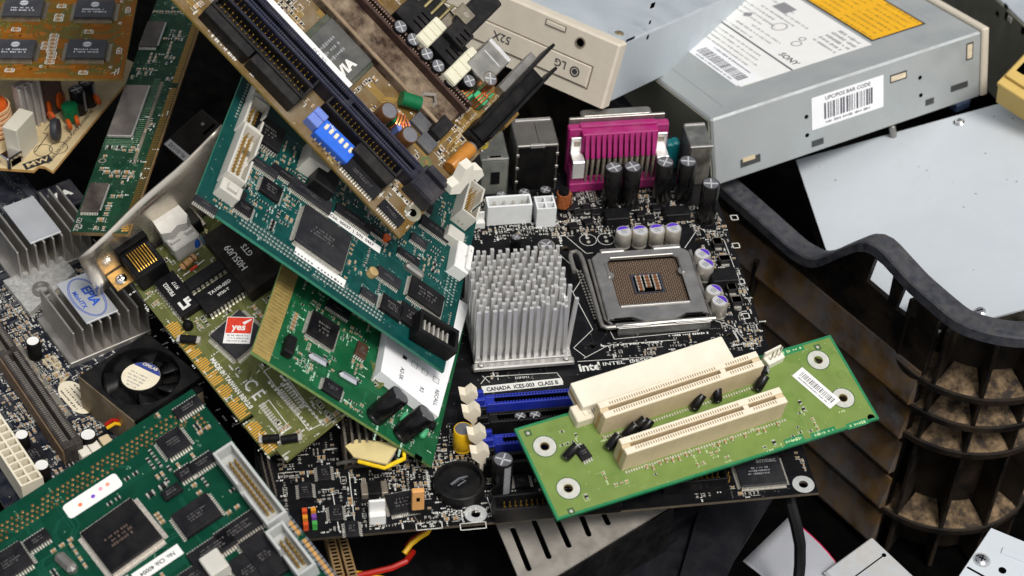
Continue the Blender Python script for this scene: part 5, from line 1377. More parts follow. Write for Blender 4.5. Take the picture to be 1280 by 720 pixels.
# ================================================================ the tan mainboard on top
bt = pcb_mat('pcb_tan', '6b5226', dust=.95, dcol=(.25, .215, .165), dscale=30)
bte = mat('pcb_tan_edge', 'a58a3e', .5, 0, .15, 200, .15)
bb = Board('tan_mainboard', 'dusty tan mainboard with blue switch block and brown slot, topmost of the pile', 'motherboard', [-95.6, 6.6, 75.0], [.39, -.461, .797], (217, 0), (500, 298))
b = bb
hB = b.L(648, 140)[1]
b.plate([(-230, 0), (0, 0), (0, hB), (-230, hB)], [bt, bte])
def along(p, q, h=0):
    (x1, y1), (x2, y2) = b.L(*p, h=h), b.L(*q, h=h); return (x1 + x2) / 2, (y1 + y2) / 2, math.hypot(x2 - x1, y2 - y1), math.degrees(math.atan2(y2 - y1, x2 - x1))
conk = mat('connector_black', '0f0e10', .5, 0, .2, 200, .1)
def ide(p, q, n, h=9, wide=9, slab=7, halves=(-1, 1)):
    x, y, L_, an = along(p, q, 6)
    o = b.header(x, y, L_ + 6, wide, h, 0, conk, n, 2, goldd, wall=1.3, pinh=7.5, notch=False, pitch=L_ / n)
    for e in halves if slab else ():
        put('connector_housing', MB().box(e * (L_ + 6) * .252, -wide / 2 - slab / 2, 0, (L_ + 6) * .488, slab, h - .6, ch=.4).mesh('connector_housing', conk), o)
    b.block(x, y - slab, L_ + 8, slab + 8)
    put('polarising_rib', MB().box(0, wide / 2 - .6, h - .2, L_ + 6, 1.2, .8, ch=.2).mesh('polarising_rib', navy), o)
    return o
ide((275, 6), (376, 114), 20, slab=5.2); ide((291, -4), (388, 102), 20, slab=0, wide=8); ide((414, 132), (494, 211), 17, 9, 8, 6, halves=(1,))
x, y, L_, an = along((300, -10), (522, 222), 6)
ds = b.slot(x, y, L_, 9, 10, 0, navy, gap=1.8, key=.6, name='memory_slot', pitch=1.27)
for q in (-1, 1): put('slot_ridge', MB().box(0, q * 3.9, 9.6, L_ - 8, .5, 1, ch=.1).box(0, q * 2.0, 9.6, L_ - 8, .4, .8, ch=.1).mesh('slot_ridge', mat('navy_ridge', '3b3e54', .4, 0, .1, 200, .15)), ds)
put('slot_end', MB().box(L_ / 2 + 6, 0, 0, 15, 14, 10.5, ch=.5).box(L_ / 2 + 6, 4.6, 10.4, 12, 4, 4, ch=.4).box(L_ / 2 + 6, -4.6, 10.4, 12, 4, 1, ch=.3).mesh('slot_end', mat('navy_black', '25252e', .45, 0, .15, 200, .2)), ds)
clp = MB(); vs = [(0, 0), (6, -1), (9, 4), (13, 6), (14.5, 3.5), (18, 7), (16, 11), (11, 11.5), (10, 15), (6, 13), (4, 6), (0, 4)]
clp.prism([(x_, z_) for x_, z_ in vs], -3, 3)
x, y = b.L(551, 244, h=6); q_ = Matrix.Translation(Vector((x * S, y * S, .012))) @ Matrix.Rotation(rad(62), 4, 'Z') @ Matrix.Rotation(rad(55), 4, 'X')
put('slot_clip', clp.mesh('slot_clip', ivoryt), b.root, mtx=q_)
x, y, L_, an = along((333, -4), (436, 110), 8.7)
lbs = b.part('label_strip', MB().box(0, 0, 0, L_, 4.6, .25), paper, x, y, 8.5, 0)
b.part('label_support', MB().box(0, 0, 0, L_ - 2, 3.6, 8.5), bt, x, y, 0, 0)
put('marking', text_mesh('06.130', 3.2, printg, 'CENTER', 1, .03), lbs, (8, 0, .27), 180)
# the big square chip with white print
vx, vy = b.L(420, 66, h=2)
vc = b.part('chip', MB().box(0, 0, 0, 33, 31, 1.2, ch=.2), mat('chip_carrier', '3c4438', .5, 0, .15, 150, .35), vx, vy); b.block(vx, vy, 35, 33)
put('chip_cap', MB().box(.5, .5, 1.2, 28, 27, 1.1, ch=.4).mesh('chip_cap', mat('chip_slate', '4b4d4c', .55, 0, .12, 150, .35)), vc)
put('marking', text_mesh('VIA', 7.0, silk, 'CENTER', 1.05, .35), vc, (8.5, -2, 2.33), 90)
m_ = MB(); rr = random.Random(4)
for i in range(3): dashes(m_, 1 - i * 3.6, -1, 13, 1.9, 2.32, rr, 90)
put('small_print', m_.mesh('small_print', printg), vc, kind='stuff')
# brown processor slot, thick with dust
dustb = mat('dusty_brown', '33231b', .8, 0, .45, 160, 1.0, dcol=(.38, .29, .2), dscale=48, bump=1., bscale=420)
brk = mat('brown_plastic', '3a2623', .5, 0, .15, 200, .3, dcol=(.2, .14, .1))
(xa, ya), (xb, yb2) = b.L(412, 12, h=6), b.L(548, 155, h=6); (xc, yc) = b.L(585, 145, h=8)
yl_, yr_ = (ya + yb2) / 2, yc
ps_len = 170
ps = b.part('processor_slot', MB().box(-ps_len / 2, (yl_ + yr_) / 2, 0, ps_len, yr_ - yl_, 5.5, ch=.8), dustb, xb + 4, 0, 0)
b.keep.append((xb - ps_len, xb + 4, yl_ - 1, yr_ + 6))
for dy, wv in ((0, 1.6), (4.4, 1.6)): put('slot_wall', MB().box(-ps_len / 2, yr_ + dy, 0, ps_len + 2, wv, 11, ch=.3).mesh('slot_wall', brk), ps)
put('slot_groove', MB().box(-ps_len / 2, yr_ + 2.2, 0, ps_len, 2.9, 6).mesh('slot_groove', brk), ps)
tt = MB()
for i in range(int(ps_len / 1.5)): tt.box(-2 - i * 1.5, yr_ + .9, 10.4, .6, 1.0, .8); tt.box(-2 - i * 1.5, yr_ + 3.5, 10.4, .6, 1.0, .8)
put('slot_teeth', tt.mesh('slot_teeth', mat('teeth_tan', '7d6a5c', .5)), ps, kind='stuff')
put('dust_edge', MB().box(-ps_len / 2, yl_ + 1, 5.2, ps_len, 2, .9, ch=.3).mesh('dust_edge', mat('dust_pale', '8d7a64', .9, 0, .25, 120, .6, dcol=(.2, .15, .1), bump=.8, bscale=400)), ps)
# capacitors and coils behind the slot
for p in ((501, 33), (517, 49), (534, 67), (548, 82), (565, 100), (571, 93), (587, 101)):
    x, y = b.L(*p, h=13); b.cap(None, 3.7, 13, sleeve, capalu, xy=(x, y), rz=20)
x, y = b.L(613, 98, h=16); b.cap(None, 4, 16, brownsl, capalu, xy=(x, y))
def coil_(p, r=3.2, h=6, rz=0, c=green_c):
    x, y = b.L(*p, h=h / 2 + 2); o = b.part('coil_core', MB().box(0, 0, 0, 7.5, 4.6, 6.5, ch=.6), c, x, y, 1, rz); b.block(x, y, 9, 7)
    for i in (-1.6, 0, 1.6): put('winding', shade(MB().tube([(i, -2.7, 0), (i, -2.8, 6.8), (i + .3, 0, 7.4), (i + .4, 2.8, 6.8), (i + .4, 2.7, 0)], .55, 6).mesh('winding', copper)), o)
    return o
for p, rz in (((532, 53), 10), ((580, 117), 0), ((599, 124), 0), ((606, 116), 0)): coil_(p, rz=rz)
pcream = mat('cream_connector', 'd8d4bd', .45, 0, .06, 150, .2)
for p, sx, sy, h in (((540, 40), 8, 17, 15), ((579, 82), 8, 24, 15)):
    x, y = b.L(*p, h=h); o = b.part('port_block', MB().box(0, 0, 0, sx, sy, h, ch=.4), pcream, x, y); b.block(x, y, sx, sy)
    for j in range(4): put('port_ridge', MB().box(0, (j - 1.5) * sy / 4, h - .1, sx * .9, sy / 4 - .6, .7, ch=.2).mesh('port_ridge', pcream), o)
for p, sx, sy, h in (((522, 20), 18, 15, 14), ((562, 57), 17, 15, 14), ((575, 42), 12, 10, 19)):
    x, y = b.L(*p, h=h); o = b.part('port_block', MB().box(0, 0, 0, sx, sy, h, ch=.6), conk, x, y); b.block(x, y, sx, sy)
    for j in range(3): put('port_slit', MB().box(sx * .2, (j - 1) * 3.4, h, sx * .4, .9, .06).mesh('port_slit', hole), o)
x, y = b.L(560, 18, h=14); o = b.part('printer_port', MB().box(0, 0, 0, 34, 16, 8, ch=.6), conk, x, y)
for j in range(7): put('port_lead', shade(MB().tube([(-15 + j * 4.6, -8.4, 1), (-15 + j * 4.6, -7, 9), (-15 + j * 4.6, 4, 10.5), (-15 + j * 4.6, 9, 10.2)], .9, 6).mesh('port_lead', mat('lead_straw', 'b5a878', .35, .9, .1))), o)
x, y = b.L(598, 14, h=16); o = b.part('port_flange', MB().box(0, 0, 0, 12, 30, 16, ch=1), conk, x, y); put('flange_plate', MB().box(-4, -8, 16, 9, 8, 1.2, ch=.3).box(-6, -16, 13, 7, 8, 1, ch=.3).mesh('flange_plate', mat('plate_tan_steel', 'b9ad97', .3, 1, .1)), o); put('screw_hole', MB().lathe(-3, -8, [(1.6, 17.1), (1.6, 17.3)], 12).mesh('screw_hole', tind), o)
x, y = b.L(612, 76, h=16); o = b.part('shielded_port', MB().box(0, 0, 0, 15, 22, 16, ch=.6), mat('port_can', 'b5b2a8', .32, 1, .12, 120, .15), x, y); put('port_lip', MB().box(0, 9, 15.8, 14.6, 2.2, .8, ch=.2).box(0, 2, 15.8, 11, .5, .5).mesh('port_lip', alu), o)
# black guide arm with forked end
(xa, ya), (xb, yb2) = b.L(597, 170, h=8), b.L(688, 74, h=8)
L_ = math.hypot(xb - xa, yb2 - ya); an = math.degrees(math.atan2(yb2 - ya, xb - xa))
arm = b.part('guide_arm', MB().box(L_ / 2 - 5, 0, 5, L_ - 12, 9, 2, ch=.3), black, xa, ya, 0, an)
for q in (-1, 1): put('arm_wall', MB().box(L_ / 2 + (2 if q > 0 else -3), q * 4.4, 3, L_ + (2 if q > 0 else -6), 1.6, 12, ch=.3).mesh('arm_wall', black), arm)
put('arm_foot', MB().box(5, 0, 0, 11, 11, 5, ch=.4).mesh('arm_foot', black), arm)
x, y = b.L(646, 92, h=4); b.part('side_bracket', MB().box(0, 0, 0, 5, 30, 6, ch=.4), steel, x, y, 0, an - 90)
# blue switch block and neighbours
x, y = b.L(421, 176, h=5); sw = b.part('switch_block', MB().box(0, 0, 0, 21, 10, 5, ch=.4), blueb, x, y, 0, 3); b.block(x, y, 22, 12)
for i in range(6): put('switch_key', MB().box((i - 2.5) * 3.1, 1.6, 5, 1.8, 3.2, .7, ch=.4).mesh('switch_key', papercream), sw)
for i in range(6): put('switch_leg', MB().box((i - 2.5) * 3.1, -5.8, .2, .8, 1.6, 1.6).mesh('switch_leg', tind), sw)
m_ = MB(); rr = random.Random(6); dashes(m_, -5, 3.9, 5, 1.1, 5, rr); put('small_print', m_.mesh('small_print', silk), sw, kind='stuff')
x, y = b.L(397, 147, h=5); b.part('blue_header', MB().box(0, 0, 0, 7, 9, 6, ch=.4).box(0, 1.5, 6, 7, 3, 1, ch=.3), blueg, x, y); b.block(x, y, 8, 10)
for p in ((487, 138), (513, 168)): x, y = b.L(*p, h=15); b.cap(None, 4.4, 15, brownsl, capalu, xy=(x, y), cross=False)
coil_((497, 152), rz=30, c=greensl); coil_((503, 160), rz=60, c=blueg)
x, y = b.L(513, 126, h=4); o = b.part('green_capacitor', MB().tube([(-5, 0, 4), (5, 0, 4)], 3.6, 16), greensl, x, y, 0, 35, sm=40); put('capacitor_end', MB().tube([(5, 0, 4), (5.3, 0, 4)], 3.3, 16).mesh('capacitor_end', capalu), o); b.block(x, y, 10, 10)
x, y = b.L(528, 130, h=2); put('wire_loop', shade(MB().tube([(-4, -3, 0), (-3, 2, 6), (1, 5, 8), (4, 3, 6), (4, -3, 0)], 1.1, 8).mesh('wire_loop', mat('dusty_grey_tube', '8a837a', .6))), b.root, (x, y, 0))
for p in ((527, 153), (534, 178)):
    x, y = b.L(*p, h=2); o = b.part('power_transistor', MB().box(0, 0, 0, 9, 8, 2.6, ch=.3), mat('transistor_grey', '55565a', .5, 0, .1, 200, .3), x, y); put('metal_tab', MB().box(0, 5, 0, 8, 3.4, .9).mesh('metal_tab', tin), o); b.block(x, y + 1, 10, 13)
x, y = b.L(549, 162, h=3); b.part('black_header', MB().box(0, 0, 0, 7, 12, 7, ch=.4), conk, x, y); b.block(x, y, 8, 13)
x, y = b.L(576, 197, h=4); o = b.part('orange_capacitor', MB().tube([(-9, 0, 4), (-8.6, 0, 4), (8, 0, 4)], [3.4, 3.7, 3.7], 18), orangesl, x, y, 0, 88, sm=40); put('capacitor_end', MB().tube([(8, 0, 4), (9, 0, 4)], 3.5, 18).mesh('capacitor_end', capalu), o); b.block(x, y, 8, 20)
x, y = b.L(604, 178, h=1); b.part('yellow_ring', MB().ring(0, 0, .05, 1.6, 3.4, .3, 20), mat('yellow_olive', 'b09a2e', .45), x, y)
x, y = b.L(634, 147, h=4); b.part('amber_block', MB().box(0, 0, 0, 6, 12, 6, ch=.5), mat('amber_resin', '8a6a35', .35, 0, .15), x, y, 0, 0)
b.chip((453, 222), 22, 7, 2.4, 'y', 1.5, 0, chipm, tin); b.chip((490, 266), 14, 5.5, 2, 'y', 1.3, 0, chipm, tin)
b.hole_ring((516, 266), 2.0, 4.4, mat('ring_dull', '9c9884', .4, .7)); x, y = b.L(516, 266); b.part('bore', MB().disc(x, y, .1, 2.0, 16), hole)
b.part('crystal_pad', lambda: MB().ring(0, 0, .05, 1.6, 3.2, .06, 20), mat('ring_green', '5f6a42', .5), *b.L(532, 203))
b.smd(360, 51, silkp=.8, cl=6, dens=(1.9, 1.05), regs=[(-230, 0, 4, hB - 4)])
b.traces(80, mat('trace_tan', '94763a', .4, 0, .1, 300), 2, .5, 12, via=mat('via_tan', 'c0b48a', .4, .5), viar=.4, nvia=160)
rr = random.Random(11)
for p, wd in (((280, 60), 16), ((500, 245), 10), ((560, 205), 10), ((545, 240), 8)): x, y = b.L(*p); dashes(b.silk, x, y, wd, 1.5, .08, rr, 0)
b.finish()

# ================================================================ dark green board at lower left
dg = pcb_mat('pcb_dark_green', '053c2b', dust=.04, dcol=(.08, .2, .14), rough=.32)
dge = mat('pcb_dark_green_edge', '2a7a5a', .5, 0, .15, 300)
fb = Board('green_controller_board', 'dark green board with large square chip and grey pin headers at lower left', 'circuit board', [-195.9, -48.5, 42.0], [-.191, -.144, .971], (0, 640), (240, 486))
b = fb
b.plate([(-150, -135), (0, -135), (0, 0), (-150, 0)], [dg, dge])
def ang(p, q): (x1, y1), (x2, y2) = b.L(*p), b.L(*q); return math.degrees(math.atan2(y2 - y1, x2 - x1))
a_ = ang((95, 668), (158, 620))
b.chip((151, 668), 26, 26, 3.6, 'xy', .65, a_ * .5, chipd, mat('lead_brown_tin', 'dad2c8', .4, .5, .15, 600), mark=1.4, reach=2.4, lw=.75, mcol=mat('print_brown_grey', '5a4a42', .6))
for p, sx, sy, sd_, h in (((234, 508), 13, 6, 'y', 2), ((216, 552), 12, 12, 'xy', 2.6), ((251, 578), 13, 6, 'y', 2), ((231, 590), 8, 6.5, 'y', 2), ((214, 613), 9, 5, '', 2.4), ((245, 643), 18, 14, 'x', 2.8), ((265, 685), 21, 9, 'y', 2.4), ((298, 660), 21, 9, 'y', 2.4), ((12, 702), 16, 14, 'xy', 2.4), ((46, 674), 11, 6, 'y', 2), ((330, 694), 12, 24, 'x', 3), ((311, 712), 12, 18, 'x', 2.4), ((240, 722), 12, 10, 'xy', 2.6)):
    b.chip(p, sx, sy, h, sd_, 1.27, 0, chipm, mat('lead_brown_tin', 'a2958a') if sx > 17 else tin, mark=.9, reach=1.6)
x, y = b.L(116, 620); b.block(x, y, 27, 8.5); lb = b.part('label', MB().prism(rrect(27, 8.4, 1.8), 0, .13), paper, x, y, .1)
for u, c_ in ((-6.5, 'e07a4a'), (0, '7a4ac0'), (4.4, 'e8a0b8'), (8, 'e89a7a')): put('label_dot', MB().disc(u, -.4 + (u > 0) * 1.2, .14, 1.0, 10).mesh('label_dot', mat('dot_' + c_, c_, .6)), lb)
x, y = b.L(197, 705); lb = b.sticker(None, 23, 6, 0, paper, xy=(x, y), name='label')
put('marking', text_mesh('No. Chk 40004', 3.0, silkk, 'CENTER', .9, .06), lb, (0, 0, .14), 180)
yb_a = ang((275, 570), (345, 650))
def bh_(p, q, n, wide=10):
    (x1, y1), (x2, y2) = b.L(*p, h=5), b.L(*q, h=5); L_ = math.hypot(x2 - x1, y2 - y1)
    return b.header((x1 + x2) / 2, (y1 + y2) / 2, L_, wide, 8.5, -90, mat('header_grey', 'b8bab8', .5, 0, .06, 200, .1), n, 2, mat('pin_bronze', 'b8995a', .4, .7), wall=1.3, pinh=7.0, thick=1.3)
bh_((283, 562), (345, 655), 13); bh_((342, 664), (388, 716), 6, 9)
x, y = b.L(272, 712); b.part('white_block', MB().box(0, 0, 0, 9, 11, 7, ch=.5), greyp, x, y); b.block(x, y, 11, 12)
x, y = b.L(84, 706); o = b.part('crystal_can', MB().box(0, 0, 0, 5, 12, 4, ch=1.5), steel, x, y, 0, 10); b.block(x, y, 7, 13)
pd = MB(); rr = random.Random(22)
for i in range(46):
    for j in range(4):
        if rr.random() < .06: continue
        pd.lathe(-10 - i * 2.54 - (1.27 if j % 2 else 0), -6.5 - j * 2.3, [(.75, .03), (.5, .15 if rr.random() < .8 else .8)], 8)
for i in range(8):
    pd.lathe(-7 + (i % 2) * 2.2, -14 - (i // 2) * 2.6, [(.8, .03), (.5, .15)], 8)
b.part('plated_holes', pd, mat('copper_pad', 'a07a4e', .4, .8, .3, 400), kind='stuff'); b.keep.append((-135, -8, -16, -4))
for p in ((229, 532), (196, 520)): x, y = b.L(*p); b.part('via_hole', MB().disc(x, y, .06, 1.5, 14), mat('hole_olive', '3a4a30', .6))
mk = MB(); cap_o = mat('cap_gold_tan', 'c89a5c', .4, 0, .2)
for i in range(18):
    f = i / 17; x, y = b.L(352 + 72 * f, 640 + 92 * f)
    if i in (6,): continue
    mk.box(x, y, .05, 1.8, 2.0, 1.4, 0); mk.box(x + 1.3, y, .04, 1., 2.1, 1.5, 1); mk.box(x - 1.3, y, .04, 1., 2.1, 1.5, 1)
b.part('surface_mount_parts', mk, [cap_o, chrome], kind='stuff')
b.smd(190, 61, silkp=0, cl=4, dens=(2.4, 1.35), big=.1, caps=.55, regs=[(-60, -4, -130, -8), (-140, -60, -130, -22)], tall=.75)
b.traces(70, mat('trace_dark_green', '094a37', .4, 0, .08, 300), 8, .4, 14, via=mat('via_dgreen', '7aa58a', .4, .5), viar=.4, nvia=40)
b.finish()

# ================================================================ the small mainboard at the left
em = pcb_mat('pcb_navy', '141824', dust=.3, dcol=(.13, .13, .125), dscale=140)
Oe = onz((100, 430), -6)
ep = Board('compact_mainboard', 'dark blue compact mainboard with finned silver heatsinks and a small fan, at far left', 'motherboard', Oe.tolist(), [0, 0, 1.], (0, 425), (100, 565))
b = ep
b.plate([(-150, -75), (95, -75), (95, b.L(205, 440)[1]), (-150, b.L(205, 440)[1])], [em, pedgek])
finm = mat('heatsink_fin', 'b0aca6', .36, .8, .12, 120, .2, dcol=(.3, .26, .2)); topm = mat('heatsink_top', 'c9ccd0', .36, .5, .06, 60, .1)
def hsink(tc, mark):
    ht = 22
    (x1, y1), (x2, y2), (x3, y3), (x4, y4) = [b.L(*p, h=ht) for p in tc]
    x = (x1 + x2 + x3 + x4) / 4; y = (y1 + y2 + y3 + y4) / 4; sx = 33; sy = 17
    o = b.part('heatsink', MB().box(0, 2, 0, 38, 44, 3, ch=.4), finm, x, y); b.block(x, y, 42, 46)
    for i in range(9):
        yy = -18 + i * 4.9; hh = ht - .6
        put('fin', MB().box(0, yy + 2, 3, 37, 1.0, hh - 3, ch=.15).mesh('fin', finm), o)
    tp = put('top_plate', MB().box(0, .5, ht - .6, sx, sy, 1.0, ch=.2).mesh('top_plate', topm), o)
    if mark:
        rg = MB(); n = 40
        for i in range(n):
            a, c = 2 * math.pi * i / n, 2 * math.pi * (i + 1) / n
            for k, off in ((0, 0), (1, .9)):
                rg.strip((15 * math.cos(a) * (1 - .04 * k) , .5 + 7.6 * math.sin(a) * (1 - .1 * k)), (15 * math.cos(c) * (1 - .04 * k), .5 + 7.6 * math.sin(c) * (1 - .1 * k)), .35, ht + .44)
        bl = mat('print_blue', '2f58b8', .5); put('emblem', rg.mesh('emblem', bl), tp)
        put('marking', text_mesh('EPIA', 6.5, bl, 'CENTER', 1.15, .25), tp, (0, 2.4, ht + .46)); put('marking', text_mesh('Mini-ITX', 3.4, bl, 'CENTER', 1.1, .1), tp, (0, -3.6, ht + .46))
    return o
hsink(((5, 260), (38, 243), (72, 292), (40, 306)), False); hsink(((70, 353), (107, 337), (143, 391), (112, 410)), True)
o = b.chip((76, 244), 20, 20, 2.4, '', 1, 0, mat('chip_blueblack', '23242e', .4, 0, .1, 200, .2), mark=False); put('marking', text_mesh('VIA', 7, silk, 'CENTER', 1.1, .35), o, (0, 0, 2.43), 90)
x, y = b.L(44, 363); b.part('metal_shim', MB().prism([b2_ for b2_ in [tuple(np.array(b.L(*p)) - np.array((x, y))) for p in ((5, 357), (78, 326), (95, 345), (38, 398))]], 0, 3), mat('speckled_zinc', 'b9b9b6', .5, .5, .25, 500, .3), x, y, .5)
x, y = b.L(52, 362, h=5); b.part('clip_ring', MB().ring(0, 0, 3.6, 3.4, 4.4, 2.2, 24), steel, x, y, 1)
# expansion slot, power socket
(x1, y1), (x2, y2) = b.L(-20, 396, h=9), b.L(92, 560, h=9); L_ = math.hypot(x2 - x1, y2 - y1); an = math.degrees(math.atan2(y2 - y1, x2 - x1))
slo = b.slot((x1 + x2) / 2, (y1 + y2) / 2, L_, 9.5, 11, an, mat('slot_brown_black', '2f2a28', .45, 0, .15, 200, .25), gap=2.4, key=.3, pitch=1.4, mslit=mat('slit_grey', '77736c', .5))
put('slot_flank', MB().box(0, -5.1, 0, L_, .9, 9.5).mesh('slot_flank', mat('slot_tan_side', '6b5640', .5, 0, .15, 200, .3)), slo)
hx_ = 13
(x1, y1), (x2, y2), (x3, y3) = b.L(0, 518, h=hx_), b.L(52, 596, h=hx_), b.L(28, 609, h=hx_)
wv = math.hypot(x3 - x2, y3 - y2); an = math.degrees(math.atan2(y2 - y1, x2 - x1)); ux, uy = math.cos(rad(an)), math.sin(rad(an))
g, sx, sy = gridsock(0, 0, 10, 2, wv / 2.05, hx_, '', None, wall=1.0)
ccx = (x2 + x3) / 2 - ux * sx / 2; ccy = (y2 + y3) / 2 - uy * sx / 2
b.block(ccx, ccy, sx, sy, an)
ps_ = b.part('power_socket', g, mat('cream_socket', 'e4dcc6', .45, 0, .05, 150, .12), ccx, ccy, 0, an)
for i in range(10):
    for j in range(2): put('socket_bore', MB().box((i - 4.5) * wv / 2.05, (j - .5) * wv / 2.05, 5, wv / 2.05 - 1.2, wv / 2.05 - 1.2, .3).mesh('socket_bore', mat('bore_tan', 'b8a47c', .6)), ps_)
for p, r, h in (((27, 543), 3.3, 10), ((52, 581), 3.5, 10), ((110, 543), 3.8, 9), ((41, 426), 3.4, 11)):
    x, y = b.L(*p, h=h); b.cap(None, r, h, blackm, white, xy=(x, y), cross=False)
b.chip((42, 566), 11, 9, 2.4, 'x', 1.2, 0, chipm)
# fan
fx, fy = b.L(176, 470, h=22); fr_ = 21
fan = put('cooling_fan', plate_mesh('cooling_fan', [[(-23, -23), (23, -23), (23, 23), (-23, 23)], circ(0, 0, fr_, 40)], 1.6, [black], z=22), b.root, (fx, fy, 0), 12)
b.block(fx, fy, 46, 46); fan.scale = (.89, .89, 1)
put('fan_ring', shade(MB().ring(0, 0, 12, fr_ - .2, fr_ + 1, 9.5, 40).mesh('fan_ring', black), 40), fan)
put('fan_base', MB().box(0, 0, 12, 46, 46, 1.5).mesh('fan_base', black), fan)
put('fan_block', MB().box(0, 0, 0, 46, 46, 12, ch=.5).mesh('fan_block', mat('block_bronze', '8a7a62', .45, .8, .2, 80, .4)), fan)
put('fan_side', MB().box(0, -23.2, 0, 46, .8, 22).mesh('fan_side', mat('block_bronze', '8a7a62')), fan)
put('fan_hub', shade(MB().lathe(0, 0, [(11.2, 13.5), (11.2, 21), (10.6, 21.8)], 32).mesh('fan_hub', blackm), 40), fan)
hubl = put('hub_label', shade(MB().lathe(0, 0, [(10.2, 21.8), (10.2, 21.95)], 32).mesh('hub_label', papercream), 30), fan, (0, 0, 0), 48)
seg = [(10.1 * math.cos(rad(a)), 10.1 * math.sin(rad(a))) for a in range(-5, 116, 8)]
put('label_band', MB().prism(seg, 21.95, 22.0).mesh('label_band', mat('print_navy', '35458a', .5)), hubl)
put('marking', text_mesh('CIPELAB', 2.6, papercream, 'CENTER', 1, .06), hubl, (4.6, 6.6, 22.03), -35)
m_ = MB(); rr = random.Random(9)
for i in range(5): dashes(m_, -1 - i * .9, 1.4 - i * 2.1, 12 - abs(i - 1) * 2, 1.0, 21.95, rr, -35)
put('small_print', m_.mesh('small_print', printg), hubl, kind='stuff')
blade = MB(); vs = []
for i in range(5):
    r = 10.8 + (fr_ - .8 - 10.8) * i / 4
    for a, z in ((-.1, 20.5), (.28, 18), (.62, 15)): vs.append((r * math.cos(a + i * .03), r * math.sin(a + i * .03), z))
fs = []
for i in range(4):
    for k in range(2): fs.append((i * 3 + k, i * 3 + k + 1, i * 3 + k + 4, i * 3 + k + 3))
blade.add(vs, fs); bme = shade(blade.mesh('fan_blade', black), 60)
for i in range(7):
    o = put('fan_blade', bme, fan, (0, 0, 0), i * 360 / 7 + 10); sm_ = o.modifiers.new('thickness', 'SOLIDIFY'); sm_.thickness = .001
x, y = b.L(95, 497); st = b.part('sticker', MB().prism([(8.0 * math.cos(rad(a)) - 5 * 0 + (4.5 if -90 < a < 90 else -4.5), 5.6 * math.sin(rad(a))) for a in range(-90, 271, 12)], 0, .2), papercream, x, y, .1, 4); b.block(x, y, 26, 13)
m_ = MB(); rr = random.Random(19)
for i in range(4): dashes(m_, 0, (i - 1.5) * 2.4, 16, 1.1, .2, rr)
put('small_print', m_.mesh('small_print', silkk), st, kind='stuff')
b.text('EPIA', 9, mat('print_buff', 'b5a98c', .6), (70, 462), rz=0, bold=.3, stretch=1.2)
x, y = b.L(58, 470); b.part('print_bar', MB().box(0, 0, .05, 60, 4, .03), mat('print_greyed', '77746c', .7, 0, .2, 200, .5), x, y - 3)
put('fan_wire', shade(MB().tube([tuple(np.array([*b.L(132, 531, h=12), 12])), tuple(np.array([*b.L(140, 526, h=14), 14.5])), tuple(np.array([*b.L(152, 526, h=12), 12]))], .9, 8).mesh('fan_wire', red)), b.root)
put('fan_wire', shade(MB().tube([tuple(np.array([*b.L(134, 535, h=11), 11])), tuple(np.array([*b.L(144, 531, h=12), 13])), tuple(np.array([*b.L(155, 531, h=10), 10]))], .9, 8).mesh('fan_wire', yellow)), b.root)
for p, c_ in (((105, 563), ivoryt), ((118, 557), ivoryt), ((132, 549), tanp)): x, y = b.L(*p, h=6); b.part('small_header', MB().box(0, 0, 0, 6, 5, 6, ch=.4), c_, x, y); b.block(x, y, 7, 6)
b.smd(620, 71, silkp=.6, cl=8, caps=.5, dens=(1.6, .9), regs=[(-70, 92, -50, 45)])
b.traces(90, mat('trace_navy', '4a4c50', .5, 0, .2, 300), 5, .4, 10, via=mat('via_grey', 'a09c90', .4, .6), viar=.4, nvia=300)
rr = random.Random(13)
for i in range(34):
    x, y = rr.uniform(-60, 90), rr.uniform(-60, 30)
    if b.free(x, y, 2): dashes(b.silk, x, y, rr.uniform(4, 10), 1.2, .08, rr, rr.choice((0, 90)))
b.finish()

# ================================================================ orange memory board, top left
orp = pcb_mat('pcb_orange', '7f4d0c', dust=.05, rough=.4, dcol=(.3, .2, .08)); ore = mat('pcb_orange_edge', '8f7c4a', .5, 0, .2, 300)
ob = Board('orange_memory_board', 'orange-brown board with four black memory chips in the upper left corner', 'circuit board', [-223.7, 161, 60], [-.002, .001, 1], (0, 97), (153, 99))
b = ob
b.plate([(-110, 0), (0, 0), (0, 90), (-110, 90)], [orp, ore])
for p in ((108, 60), (18, 60), (118, 10), (29, 8)):
    o = b.chip(p, 20.5, 16, 3, 'xy', .65, 0, mat('chip_graphite', '35363b', .5, 0, .1, 200, .12), mat('lead_warm', 'b5ad9c', .36, 1, .12), mark=False, reach=2.4)
    em_ = put('emblem', MB().disc(0, 3.4, 3.03, 2.3, 24).mesh('emblem', mat('print_silver', 'b9bcc2', .5)), o); put('emblem_line', MB().box(0, 3.4, 3.03, 5, .35, .03).mesh('emblem_line', chipd), em_)
    m_ = MB(); rr = random.Random(p[0])
    for i in range(2): dashes(m_, 0, -1.2 - i * 2.2, 12.5, 1.4, 3.0, rr)
    put('marking', m_.mesh('marking', mat('print_silver', 'b9bcc2')), o, kind='stuff')
